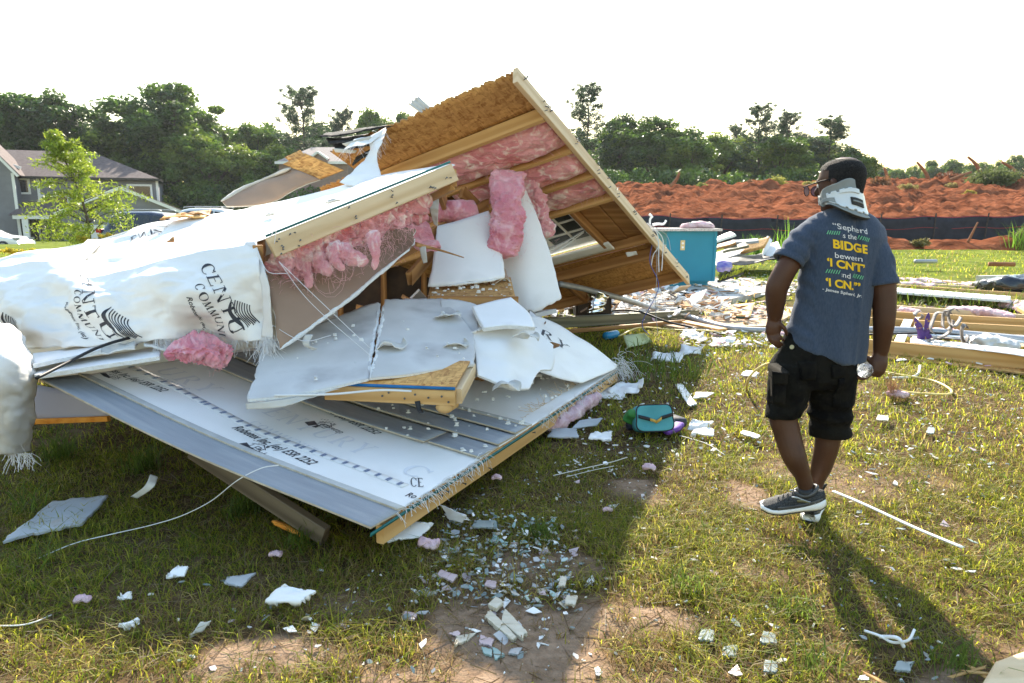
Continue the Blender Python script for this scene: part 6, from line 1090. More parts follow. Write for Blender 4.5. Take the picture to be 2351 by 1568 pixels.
for k, (px, py, d, lab) in enumerate(((1040, 800, 4.25, 'torn paper flap curled up on the grey drywall at centre'), (895, 800, 4.08, 'torn paper strip peeling along the split between the grey sheets'), (1205, 785, 4.5, 'torn paper tongue folded under the thick white board'), (1025, 735, 4.62, 'crumpled paper peel beside the drywall corner'), (1160, 900, 4.1, 'small torn drywall chunk below the curled sheet'))):
    c = W(px, py, d); g = crumple(surf([[c + [-.08, -.05, .02], c + [0, -.07, .05], c + [.09, -.04, .015]], [c + [-.07, .02, .015], c + [0, .02, .03], c + [.1, .02, .04]], [c + [-.05, .08, .02], c + [.03, .09, .02], c + [.07, .07, .06]]], 18, 14), 0.05, 10, k); t = thing('torn_paper', lab, 'torn paper', c, 'torn paper flaps on the drywall'); sheet('flap', g, 0.003, [MAT['paper'], MAT['gypsum'], MAT['gypsum']], t)
# block with blue seal line
t = thing('framing_block', 'short framed block with strand board top and bright blue edge line', 'framing block', W(930, 925, 3.75)); a0, a1 = W(748, 900, 3.72), W(1046, 912, 3.62); uu = frame(a1 - a0, (0, 0, 1)); dv = W(1083, 862, 3.95) - W(1046, 896, 3.62); dv2 = np.array([dv[0] * 0.5, dv[1] * 1.3, 0.03])
beam('front_stud', a0, a1, 0.04, 0.085, MAT['pine'], t, (0, 0, 1), seed=8); beam('end_stud', a1 + [0.012, 0.022, 0], a1 + dv2 + [0.03, 0.1, 0], 0.04, 0.085, MAT['pine_pale'], t); sheet('edge_seal', np.array([[a0 + [0, -0.022, 0.046], a1 + [0, -0.022, 0.046]], [a0 + [0, -0.022, 0.062], a1 + [0, -0.022, 0.062]]]), 0.005, MAT['blue_edge'], t)
sheet('top_board', quadgrid(a0 + [0, -0.02, .058], a1 + [0, -0.02, .058], a1 + dv2 + [0.02, 0, .075], a0 + dv2 + [0, 0, .075], 16, 8), 0.012, [MAT['osb_pale'], MAT['osb'], MAT['osb_edge']], t); lump('log_end', [a1 + [-0.07, -0.015, -0.06], a1 + [-0.03, 0.1, -0.06]], 0.05, 0.032, MAT['pine'], t, n=12, m=14, noise=0.08, sq=1.0); cable('white_cord', [W(630, 908, 3.45), W(760, 905, 3.5), W(870, 896, 3.6), W(945, 898, 3.62)], 0.006, MAT['white_wire'], t)
mb = MB(); [nail(mb, a0 + (a1 - a0) * f_ + [0, -0.021, z_], (0, -1, 0), 0.012, 0.003) for f_, z_ in ((.45, .0), (.5, .02), (.62, -.01), (.7, .015), (.8, 0), (.9, .01), (.95, -.02))]; o = mb.obj('nails', MAT['steel'], t); o['kind'] = 'stuff'
t = thing('black_strap', 'black strap hanging below the blue lined block', 'strap', W(960, 945, 3.6)); sheet('strap', surf([[W(952, 922, 3.62), W(964, 920, 3.62)], [W(957, 940, 3.60), W(968, 940, 3.60)], [W(963, 949, 3.56), W(973, 948, 3.56)]], 3, 8), 0.004, MAT['black_rubber'], t)
# planks under the drape at left
board('white_plank', 'long white board under the printed drape, lowest of the stack', 'board', [[(80, 866, 3.42), (220, 845, 3.55), (366, 822, 3.72)], [(80, 838, 3.9), (220, 822, 3.95), (372, 798, 4.15)]], 0.022, [MAT['dry_white'], MAT['dry_white'], MAT['gypsum']], 0.005, 4, 1)
board('white_plank', 'shorter white board on top of the long one under the drape', 'board', [[(76, 842, 3.5), (150, 826, 3.6), (232, 808, 3.75)], [(76, 815, 3.95), (150, 805, 4.0), (240, 786, 4.1)]], 0.02, [MAT['dry_white'], MAT['dry_white'], MAT['gypsum']], 0.006, 4, 2)
board('drywall_scrap', 'torn drywall scrap with holes beside the pink batt on the panel', 'drywall', [[(330, 790, 3.9), (365, 800, 3.9), (398, 808, 3.9)], [(335, 775, 4.0), (365, 778, 4.05), (398, 785, 4.0)]], 0.013, DW, 0.02, 9, 3)
board('drywall_scrap', 'crumpled drywall paper on the long white board', 'drywall', [[(200, 815, 3.75), (260, 810, 3.75), (310, 800, 3.8)], [(215, 800, 3.9), (260, 788, 3.95), (315, 782, 4.0)]], 0.008, [MAT['paper'], MAT['gypsum'], MAT['gypsum']], 0.045, 9, 4)
t = thing('black_rod', 'thin black rod running from the left bundle up under the drape', 'rod', W(90, 866, 3.3)); cable('rod', [W(84, 868, 3.28), W(150, 835, 3.5), W(225, 798, 3.72), (W(300, 775, 3.9)), W(395, 756, 4.15)], 0.009, MAT['black_wire'], t, 40, 8)
# plaster crumbs strewn over the panel, sheets and floor piece
def crumbs_on(g, n, label, seed, size=(0.006, 0.028), k=0.006, mat='gypsum', s=(0, 1), t=(0, 1)):
    r_ = np.random.default_rng(seed); P, N = gsample(g, s[0] + (s[1] - s[0]) * r_.random(n), t[0] + (t[1] - t[0]) * r_.random(n)); mb = MB(); rr_ = random.Random(seed)
    for p in P:
        a = rr_.uniform(*size); pl = irregular(5, a, a * 0.7, rr_.randrange(10 ** 6), 0.5); top = irregular(5, a * 0.7, a * 0.5, rr_.randrange(10 ** 6), 0.5); q_ = p + [0, 0, k]; h_ = a * rr_.uniform(0.4, 1.0)
        v = [q_ + [x, y, 0] for x, y in pl] + [q_ + [x, y, h_] for x, y in top]; mb.add(v, [(0, 1, 2, 3, 4)[::-1], (5, 6, 7, 8, 9)] + [(i, (i + 1) % 5, 5 + (i + 1) % 5, 5 + i) for i in range(5)])
    return tag(mb.obj('plaster_crumbs', MAT[mat]), label, 'plaster crumbs', kind='stuff')
crumbs_on(subA(0.25, 0.95, 0.02, 0.5, 0.02, 20, 20), 120, 'white plaster crumbs strewn over the siding and wrap of the fallen panel', 91); crumbs_on(surf([[W(985, 688, 5.05), W(1180, 690, 5.2)], [W(1000, 655, 5.8), W(1165, 642, 5.95)]], 10, 6), 60, 'white plaster crumbs on the brown floor piece', 92, (0.007, 0.028), 0.02); crumbs_on(surf([[W(600, 900, 3.5), W(1070, 830, 4.05)], [W(740, 760, 4.35), W(1010, 700, 4.9)]], 10, 6), 34, 'white plaster crumbs on the grey drywall sheets', 93, (0.006, 0.022), 0.014)
# ================================================================== THE STANDING PERSON
from mathutils.bvhtree import BVHTree
PY = 3.17
def PD(x, y, d=0.0): return W(x, y, PY + d)
def etube(mb, rows, n=20, cap=True):
    """rows: (centre, half-axis vector A, half-axis vector B) -> closed body"""
    a = np.arange(n) * 2 * math.pi / n; V = []
    for c, A, B in rows: V.append(np.array(c) + np.cos(a)[:, None] * np.array(A) + np.sin(a)[:, None] * np.array(B))
    m_ = len(rows); V = np.concatenate(V); f = [(i * n + j, i * n + (j + 1) % n, (i + 1) * n + (j + 1) % n, (i + 1) * n + j) for i in range(m_ - 1) for j in range(n)]
    if cap: f += [tuple(range(n))[::-1], tuple(range((m_ - 1) * n, m_ * n))]
    mb.add(V, f); return mb
def limb(mb, pts, rad, n=16, flat=1.0, k=24):
    """smooth tapering limb with rounded ends"""
    P = cr(pts, k); r = np.interp(np.linspace(0, 1, k), np.linspace(0, 1, len(rad)), rad); T = np.gradient(P, axis=0); T /= np.linalg.norm(T, axis=1)[:, None]; rows = []
    P = np.concatenate([[P[0] - T[0] * r[0] * 0.7], P, [P[-1] + T[-1] * r[-1] * 0.7]]); T = np.concatenate([[T[0]], T, [T[-1]]]); r = np.concatenate([[r[0] * 0.55], r, [r[-1] * 0.55]])
    for p, t_, q in zip(P, T, r): y = np.cross((0, 1, 0.01), t_); y /= np.linalg.norm(y); z = np.cross(t_, y); rows.append((p, y * q, z * q * flat))
    return etube(mb, rows, n)
def ball(mb, c, r, n=12):
    r = np.array(r, float) * np.ones(3); rows = []
    for k in range(1, n): a = math.pi * k / n; rows.append((np.array(c) + [0, 0, -r[2] * math.cos(a)], np.array([r[0] * math.sin(a), 0, 0]), np.array([0, r[1] * math.sin(a), 0])))
    return etube(mb, rows, 18)
def fuse(mb, vox, it=6, sub=False):
    me = mesh_from(mb.v, mb.f); bm = bmesh.new(); bm.from_mesh(me); bmesh.ops.recalc_face_normals(bm, faces=bm.faces); bm.to_mesh(me); bm.free()
    o = put('tmp', me); md = o.modifiers.new('r', 'REMESH'); md.mode = 'VOXEL'; md.voxel_size = vox; sm = o.modifiers.new('s', 'SMOOTH'); sm.factor = 0.5; sm.iterations = it
    r = bpy.data.meshes.new_from_object(o.evaluated_get(bpy.context.evaluated_depsgraph_get())); bpy.data.objects.remove(o); bpy.data.meshes.remove(me)
    v = np.zeros(len(r.vertices) * 3); r.vertices.foreach_get('co', v); f = [tuple(p.vertices) for p in r.polygons]; bpy.data.meshes.remove(r); return v.reshape(-1, 3), f
def vnormals(v, f):
    me = mesh_from(v, f); n = np.zeros(len(v) * 3); me.vertices.foreach_get('normal', n); bpy.data.meshes.remove(me); return n.reshape(-1, 3)

skin = M('dark_brown_skin', (0.052, 0.021, 0.011), (0.074, 0.031, 0.016), scale=9, rough=0.5, spec=0.3, bump=0.12, bscale=160, c3=(0.088, 0.036, 0.019), s3=5, lo3=0.5, hi3=0.75)
hair_m = M('short_black_hair', (0.008, 0.007, 0.007), (0.022, 0.019, 0.018), scale=120, rough=0.85, bump=2.0, bscale=260)
tee = M('heather_navy_jersey', (0.034, 0.051, 0.088), (0.054, 0.074, 0.115), scale=160, lo=0.3, hi=0.7, rough=0.9, spec=0.15, bump=0.25, bscale=500, stretch=(1, 1, 0.35), sheen=0.15)
camo = M('black_camo_cotton', (0.0035, 0.0035, 0.004), (0.009, 0.0085, 0.007), scale=9, lo=0.44, hi=0.52, rough=0.92, spec=0.12, bump=0.5, bscale=60, c3=(0.010, 0.008, 0.006), s3=14)
foam_m = M('grey_foam', (0.20, 0.225, 0.23), (0.235, 0.26, 0.265), scale=20, rough=0.85, bump=0.1, bscale=200); foam_d = M('dark_foam_edge', (0.03, 0.03, 0.03), rough=0.9)
plast = M('frosted_plastic', (0.62, 0.68, 0.73), (0.68, 0.73, 0.77), scale=4, rough=0.3, spec=0.5, transl=0.12)
brass = M('brass_button', (0.38, 0.30, 0.16), rough=0.35, metal=0.9)
tx_w = M('white_print', (0.72, 0.72, 0.73), rough=0.7); tx_y = M('yellow_print', (0.78, 0.50, 0.015), rough=0.7); tx_g = M('green_print', (0.16, 0.55, 0.26), rough=0.7)

base = PD(1868, 1198) * [1, 1, 0]
ps = thing('person', 'person in navy printed T-shirt, black shorts and neck brace seen from behind', 'person', base)
# --- body: head, neck, arms, hands, legs in one skin
mb = MB(); Hc = PD(1930, 424, 0.03); yaw = R(35); hf = np.array([-math.sin(yaw), math.cos(yaw), -0.08]); hf /= np.linalg.norm(hf); hr = np.array([math.cos(yaw), math.sin(yaw), 0]); hu = np.cross(hr, hf)
def HL(x, y, z): return Hc + hr * x + hf * y + hu * z
rows = []
for z, rx, ry, yo in ((-0.120, 0.030, 0.030, 0.050), (-0.112, 0.046, 0.050, 0.038), (-0.095, 0.056, 0.068, 0.022), (-0.07, 0.064, 0.080, 0.010), (-0.04, 0.071, 0.090, 0.004), (0.0, 0.077, 0.100, 0.0), (0.035, 0.080, 0.104, -0.003), (0.065, 0.076, 0.099, -0.006), (0.09, 0.064, 0.083, -0.008), (0.108, 0.045, 0.058, -0.009), (0.118, 0.02, 0.028, -0.01)): rows.append((HL(0, yo, z), hr * rx, hf * ry))
etube(mb, rows, 28)
limb(mb, [HL(0, 0.098, 0.012), HL(0, 0.116, -0.022), HL(0, 0.112, -0.034)], (0.009, 0.014, 0.012), 10, 1, 8)             # nose
limb(mb, [HL(-0.02, 0.088, -0.060), HL(0, 0.097, -0.058), HL(0.02, 0.088, -0.060)], (0.006, 0.009, 0.006), 8, 1, 8); limb(mb, [HL(-0.018, 0.086, -0.070), HL(0, 0.094, -0.071), HL(0.018, 0.086, -0.070)], (0.006, 0.009, 0.006), 8, 1, 8)
limb(mb, [HL(-0.05, 0.082, 0.022), HL(0, 0.100, 0.026), HL(0.05, 0.082, 0.022)], (0.008, 0.010, 0.008), 8, 1, 10)        # brow
for s in (-1, 1): limb(mb, [HL(s * 0.078, -0.004, 0.020), HL(s * 0.088, -0.018, 0.008), HL(s * 0.085, -0.016, -0.018), HL(s * 0.077, -0.002, -0.034)], (0.010, 0.013, 0.010, 0.007), 10, 0.8, 12)
limb(mb, [PD(1935, 455, 0.03), PD(1948, 500, 0.02), PD(1945, 540, 0.0)], (0.062, 0.064, 0.07), 18, 1, 10)                  # neck
limb(mb, [PD(1925, 560, 0), PD(1905, 700, 0.0), PD(1880, 800, 0.0)], (0.11, 0.12, 0.12), 18, 0.7, 14)                      # trunk core under the clothes
LS, LE, LWr = PD(1862, 548, 0.0), PD(1786, 655, -0.03), PD(1779, 728, 0.0)
limb(mb, [LS, PD(1816, 600, -0.03), LE, PD(1781, 690, -0.02), LWr], (0.034, 0.050, 0.051, 0.046, 0.034), 18, 0.95, 30)
RS, RE, RW = PD(1995, 562, 0.0), PD(2030, 690, -0.05), PD(2022, 808, -0.04)
limb(mb, [RS, PD(2024, 625, -0.03), RE, PD(2029, 745, -0.06), RW], (0.036, 0.056, 0.053, 0.047, 0.034), 18, 0.95, 30)
# left hand
limb(mb, [PD(1778, 732, 0.0), PD(1777, 750, -0.005), PD(1774, 764, -0.005)], (0.033, 0.040, 0.036), 14, 0.6, 10)
def finger(mb, pts, r0, r1): limb(mb, pts, (r0, (r0 + r1) / 2 + 0.0005, r1), 10, 1, 12)
finger(mb, [PD(1763, 762, 0.0), PD(1766, 778, -0.012), PD(1776, 789, -0.015), PD(1785, 796, -0.008)], 0.0096, 0.0072); finger(mb, [PD(1769, 766, -0.01), PD(1773, 782, -0.022), PD(1782, 792, -0.022), PD(1790, 797, -0.012)], 0.0100, 0.0076)
finger(mb, [PD(1777, 766, -0.012), PD(1782, 780, -0.026), PD(1790, 788, -0.024), PD(1796, 791, -0.012)], 0.0098, 0.0074); finger(mb, [PD(1785, 762, -0.01), PD(1790, 772, -0.022), PD(1797, 779, -0.02), PD(1801, 781, -0.01)], 0.0088, 0.0066); finger(mb, [PD(1786, 740, -0.012), PD(1796, 748, -0.03), PD(1803, 758, -0.035), PD(1806, 769, -0.03)], 0.0115, 0.0085)
# right hand round the bottle
BT = PD(1988, 852, -0.10); bax = np.array([0.10, 0.985, 0.12]); bax /= np.linalg.norm(bax)
limb(mb, [PD(2021, 812, -0.04), PD(2017, 832, -0.05), PD(2012, 852, -0.055)], (0.035, 0.042, 0.040), 14, 0.7, 12)
bu = np.cross(bax, (1, 0, 0)); bu /= np.linalg.norm(bu); bv = np.cross(bu, bax)
def ring(th, d, r=0.045): a = R(th); return BT + bax * d + bv * (r * math.cos(a)) + bu * (r * math.sin(a)) if bv[0] > 0 else BT + bax * d - bv * (r * math.cos(a)) + bu * (r * math.sin(a))
sg = 1 if (ring(-90, 0) - BT)[2] < 0 else -1
for k, d in enumerate((0.030, 0.050, 0.070, 0.090)): finger(mb, [ring(sg * -25, d + 0.004, 0.047), ring(sg * -75, d, 0.048), ring(sg * -120, d - 0.004, 0.047), ring(sg * -165, d - 0.006, 0.046)], 0.0100 - 0.0006 * k, 0.0075)
finger(mb, [ring(sg * 15, 0.06, 0.05), ring(sg * 60, 0.075, 0.049), ring(sg * 110, 0.085, 0.047)], 0.012, 0.009)
# legs
LA, RA = PD(1853, 1115, -0.09), PD(1876, 1122, 0.05)
limb(mb, [PD(1832, 840, 0.0), PD(1800, 945, -0.02), PD(1806, 990, -0.04), PD(1824, 1050, -0.08), PD(1843, 1092, -0.09), LA + [0, 0, -0.02]], (0.085, 0.066, 0.062, 0.056, 0.038, 0.036), 18, 1.0, 40)
limb(mb, [PD(1910, 850, 0.0), PD(1902, 985, 0.04), PD(1898, 1025, 0.04), PD(1886, 1070, 0.055), PD(1875, 1105, 0.06), RA + [0, 0, -0.03]], (0.085, 0.060, 0.057, 0.050, 0.036, 0.034), 18, 1.0, 40)
v, f = fuse(mb, 0.0052, 4); part('body', v, f, skin, ps, True)
# eyes (turned away to the left)
for s in (-1, 1):
    m2 = MB(); ball(m2, HL(s * 0.032, 0.084, 0.004), 0.0115, 10); m2.obj('eye', M('eye_white', (0.7, 0.68, 0.64), rough=0.2), ps, True)
# hair
m2 = MB(); n = 40; rr = []
for k in range(3, 40):
    a = math.pi * k / 40; z = -math.cos(a)
    for j in range(n): b_ = 2 * math.pi * j / n; rr.append((math.sin(a) * math.cos(b_), math.sin(a) * math.sin(b_), z))
prof = [(0.118, 0.012, 0.018), (0.108, 0.045, 0.058), (0.09, 0.064, 0.083), (0.065, 0.076, 0.099), (0.035, 0.080, 0.104), (0.0, 0.077, 0.100), (-0.04, 0.071, 0.090), (-0.06, 0.068, 0.084)]
zz = np.linspace(-0.055, 0.124, 30); V = []; keep = []
for z in zz:
    rx = np.interp(z, [p[0] for p in prof[::-1]], [p[1] for p in prof[::-1]]) + 0.0045; ry = np.interp(z, [p[0] for p in prof[::-1]], [p[2] for p in prof[::-1]]) + 0.0045
    if z > 0.116: rx *= max(0.05, 1 - (z - 0.116) / 0.010); ry *= max(0.05, 1 - (z - 0.116) / 0.010)
    for j in range(48):
        b_ = 2 * math.pi * j / 48; x, y = rx * math.cos(b_), ry * math.sin(b_) - 0.004; V.append(HL(x, y, z)); fwd = math.sin(b_); keep.append(z > (-0.055 if fwd < -0.35 else 0.0 + 0.02 * (fwd + 0.35) if fwd < 0.25 else 0.055 + 0.02 * fwd))
fq = [(i * 48 + j, i * 48 + (j + 1) % 48, (i + 1) * 48 + (j + 1) % 48, (i + 1) * 48 + j) for i in range(29) for j in range(48) if keep[i * 48 + j] and keep[i * 48 + (j + 1) % 48]] + [tuple(range(29 * 48, 30 * 48))]
part('hair', V, fq, hair_m, ps, True)
# --- T-shirt
mb = MB(); rows = []
for (l, r_, dh, yo, lift) in (((1916, 474), (1984, 486), 0.060, 0.02, 0.0), ((1886, 486), (2008, 500), 0.084, 0.015, 0), ((1852, 502), (2030, 522), 0.098, 0.01, 0), ((1838, 528), (2036, 548), 0.106, 0.0, 0), ((1840, 575), (2020, 595), 0.116, 0, 0), ((1838, 625), (2004, 642), 0.120, 0, 0), ((1831, 675), (1997, 690), 0.120, 0, 0), ((1822, 720), (1992, 740), 0.122, 0, 0), ((1812, 750), (1986, 785), 0.126, 0, 0.01), ((1805, 768), (1981, 818), 0.130, 0, 0.035), ((1804, 772), (1980, 824), 0.130, 0, 0.045)):
    A_, B_ = PD(*l, yo), PD(*r_, yo); rows.append(((A_ + B_) / 2, (B_ - A_) / 2, np.array([0, dh, lift])))
etube(mb, rows, 40)
for P3, Q3 in (([PD(1890, 530, 0.0), PD(1848, 548, -0.005), PD(1813, 597, -0.028)], (0.060, 0.068, 0.064)), ([PD(1978, 545, 0.0), PD(2008, 588, -0.01), PD(2023, 652, -0.038)], (0.066, 0.076, 0.072))):
    c_ = cr(P3, 12); q_ = np.interp(np.linspace(0, 1, 12), (0, 0.5, 1), Q3); T_ = np.gradient(c_, axis=0); etube(mb, [(p_, frame(t_, (0, 1, 0))[1] * r__, frame(t_, (0, 1, 0))[2] * r__) for p_, t_, r__ in zip(c_, T_, q_)], 26)
v, f = fuse(mb, 0.0062, 7); nrm = vnormals(v, f)
cl = lambda z: np.interp(z, [PD(1930, 840)[2], PD(1950, 500)[2]], [PD(1925, 840)[0], PD(1949, 500)[0]]) + 0 * z
cx = cl(v[:, 2]); dx = v[:, 0] - cx; backf = (nrm[:, 1] < 0)
zt = v[:, 2]
fold = -0.011 * np.exp(-(dx / 0.010) ** 2) * backf * sstep(PD(1900, 720)[2], PD(1900, 660)[2], zt) * (1 - sstep(PD(1900, 520)[2], PD(1900, 495)[2], zt)) + 0.006 * np.exp(-((dx - 0.022) / 0.014) ** 2) * backf
u1 = v[:, 0] * 1.0 + (v[:, 2]) * 0.35
drape = 0.0085 * np.sin(v[:, 0] * 34 + v[:, 2] * 8 + 2.2 * fbm(v[:, 0] * 3, v[:, 2] * 3, seed=6)) * sstep(1.25, 0.8, zt) + 0.006 * fbm(v[:, 0] * 16, v[:, 1] * 9, v[:, 2] * 7, 7, 3)
arm_ = (np.abs(v[:, 0] - cx) > 0.17); rip = 0.003 * np.sin(v[:, 2] * 75 + v[:, 0] * 60 + 3 * fbm(v[:, 0] * 9, v[:, 2] * 9, seed=8)) * arm_
v = v + nrm * (fold + drape + rip)[:, None]
ts = part('t_shirt', v, f, tee, ps, True)
bvh = BVHTree.FromPolygons([Vector(p) for p in v], f)
# sleeve hems
for c_, ax, r_ in ((PD(1809, 600, -0.028), PD(1814, 590, -0.025) - PD(1838, 545, -0.005), 0.066), (PD(2023, 655, -0.04), PD(2022, 642, -0.035) - PD(2014, 585, -0.01), 0.072)):
    A = frame(ax, (0, 1, 0)); m2 = MB(); rows = [(c_ + A[0] * q_, A[1] * (r_ + e_), A[2] * (r_ + e_)) for q_, e_ in ((-0.028, 0.003), (-0.012, 0.0045), (0.0, 0.0045), (0.002, 0.001), (-0.004, -0.012))]; etube(m2, rows, 32, False); m2.obj('sleeve_hem', tee, ts, True)
# lettering on the back, pressed onto the jersey
def shirt_text(nm, s, a, b, h, mat, bold=0.0, shear=0.0, par=ts, art=None):
    v2, f2 = art if art else text_mesh(s, 1.0, shear, bold, 0.12); v2 = np.array(v2)[:, :2]; x0, x1 = v2[:, 0].min(), v2[:, 0].max()
    X = a[0] + (v2[:, 0] - x0) / (x1 - x0) * (b[0] - a[0]); Y = a[1] + (v2[:, 0] - x0) / (x1 - x0) * (b[1] - a[1]) - v2[:, 1] / 0.7 * h; V = []
    for px, py in zip(X, Y):
        p = PD(px, py, -0.12); hit = bvh.ray_cast(Vector((p[0], 2.6, p[2])), Vector((0, 1, 0))); V.append(np.array(hit[0]) + np.array([0, -0.0018, 0]) if hit[0] else p)
    return part(nm, V, [tuple(q_) for q_ in f2], mat, par)
def squeeze(x, c=1943.0, w=17.0, k=0.30): return x                               # the crease swallows one letter
def line(nm, s, a, b, h, mat, bold=0.0, shear=0.0, c=None):
    v2, f2 = text_mesh(s, 1.0, shear, bold, 0.12); v2 = v2.copy()
    if c:                                                                    # letters inside the crease are pressed together
        i0, i1 = c; wtot = v2[:, 0].max(); x0 = text_mesh(s[:i0], 1.0, shear, bold, 0.12)[0][:, 0].max() if i0 else 0; x1 = text_mesh(s[:i1], 1.0, shear, bold, 0.12)[0][:, 0].max(); k = 0.12
        x = v2[:, 0]; v2[:, 0] = np.where(x < x0, x, np.where(x < x1, x0 + (x - x0) * k, x - (x1 - x0) * (1 - k)))
    return shirt_text(nm, s, a, b, h, mat, bold, shear, ts, (v2, f2))
line('lettering', '\u201cShepherd', (1922, 524), (1997, 538), 13.0, tx_w, 0.0, 0, (2, 3)); line('lettering', 'is the', (1938, 546), (1971, 551), 12.0, tx_w, 0.0, 0, (0, 1)); line('lettering', 'BRIDGE', (1918, 569), (1995, 583), 19, tx_y, 0.035, 0, (1, 2)); line('lettering', 'between', (1921, 592), (1981, 601), 12.5, tx_w, 0.0, 0, (2, 3)); line('lettering', "\u2018I CAN\u2019T\u2019", (1904, 610), (1987, 626), 17.5, tx_y, 0.035, 0, (4, 5)); line('lettering', 'and', (1933, 636), (1952, 640), 12, tx_w, 0.0, 0, (0, 1)); line('lettering', '\u2018I CAN.\u2019\u201d', (1900, 656), (1976, 668), 17.5, tx_y, 0.035, 0, (4, 5)); line('lettering', '- James Shepherd, Jr.', (1893, 667), (1979, 683), 6.6, tx_w, 0.012, 0.15, (9, 11))
for (a, b) in (((1906, 538), (1934, 540)), ((1974, 549), (2000, 557)), ((1900, 627), (1930, 630)), ((1957, 637), (1982, 643))):
    for k in range(6):
        f_ = k / 6; x, y = a[0] + (b[0] - a[0]) * f_, a[1] + (b[1] - a[1]) * f_; V = []
        for px, py in ((x, y), (x + 1.7, y), (x + 5.9, y - 8.5), (x + 4.2, y - 8.5)): p = PD(px, py, -0.12); hit = bvh.ray_cast(Vector((p[0], 2.6, p[2])), Vector((0, 1, 0))); V.append(np.array(hit[0]) + [0, -0.002, 0] if hit[0] else p)
        part('green_slash', V, [(0, 1, 2, 3)], tx_g, ts)
# --- shorts
mb = MB(); rows = []
for (l, r_, dh) in (((1806, 760), (1974, 790), 0.105), ((1790, 800), (1972, 815), 0.118), ((1772, 835), (1970, 845), 0.125), ((1768, 862), (1966, 868), 0.12), ((1775, 885), (1955, 888), 0.10)): A_, B_ = PD(*l, 0.0), PD(*r_, 0.0); rows.append(((A_ + B_) / 2, (B_ - A_) / 2, np.array([0, dh, 0])))
etube(mb, rows, 36)
for P3, Q3 in (([PD(1822, 835, 0.0), PD(1811, 895, -0.01), PD(1798, 958, -0.025)], (0.105, 0.099, 0.078)), ([PD(1915, 850, 0.0), PD(1909, 920, 0.02), PD(1906, 1000, 0.035)], (0.108, 0.101, 0.092))):
    c_ = cr(P3, 14); q_ = np.interp(np.linspace(0, 1, 14), (0, 0.5, 1), Q3); etube(mb, [(p_, np.array([r__, 0, 0.02 * r__]), np.array([0, r__ * 1.03, -0.1 * r__])) for p_, r__ in zip(c_, q_)], 26)
v, f = fuse(mb, 0.0062, 6); nrm = vnormals(v, f); v = v + nrm * (0.009 * fbm(v[:, 0] * 11, v[:, 1] * 8, v[:, 2] * 16, 17, 3) + 0.006 * np.sin(v[:, 2] * 60 + 6 * fbm(v[:, 0] * 6, v[:, 2] * 5, seed=19)) * (v[:, 2] < 0.62))[:, None]
sh = part('shorts', v, f, camo, ps, True); bv2 = BVHTree.FromPolygons([Vector(p) for p in v], f)
def on_shorts(px, py): p = PD(px, py, -0.2); h_ = bv2.ray_cast(Vector((p[0], 2.6, p[2])), Vector((0, 1, 0))); return (np.array(h_[0]), np.array(h_[1])) if h_[0] else (p, np.array([0, -1.0, 0]))
for px, py, r_ in ((1848, 811, 0.0105), (1778, 863, 0.0095), (1786, 895, 0.0090), (1890, 847, 0.005), (1862, 851, 0.005), (1950, 852, 0.005), (1951, 859, 0.005), (1957, 864, 0.005)): p, n_ = on_shorts(px, py); vv, ff = tube_vf([p, p + n_ * 0.005], r_, 12); part('button', vv, ff, brass, sh)
def pocket(nm, q4, k=0.012):
    P = [[None] * 8 for _ in range(8)]
    for j in range(8):
        for i in range(8): a, b = i / 7, j / 7; px = (q4[0][0] * (1 - a) + q4[1][0] * a) * (1 - b) + (q4[3][0] * (1 - a) + q4[2][0] * a) * b; py = (q4[0][1] * (1 - a) + q4[1][1] * a) * (1 - b) + (q4[3][1] * (1 - a) + q4[2][1] * a) * b; p, n_ = on_shorts(px, py); P[j][i] = p + n_ * k
    g = np.array(P); g = g if normals(g)[4, 4, 1] < 0 else g[:, ::-1]; return sheet(nm, g, 0.014, camo, sh)
pocket('cargo_pocket', ((1772, 868), (1812, 872), (1808, 928), (1772, 925)), 0.008); pocket('pocket_flap', ((1770, 850), (1816, 856), (1813, 882), (1771, 878)), 0.018); pocket('cargo_pocket', ((1943, 880), (1957, 878), (1954, 945), (1941, 950)), 0.008); pocket('back_pocket', ((1855, 842), (1893, 840), (1890, 880), (1858, 884)), 0.003); pocket('back_pocket', ((1925, 848), (1962, 846), (1958, 872), (1928, 878)), 0.003)
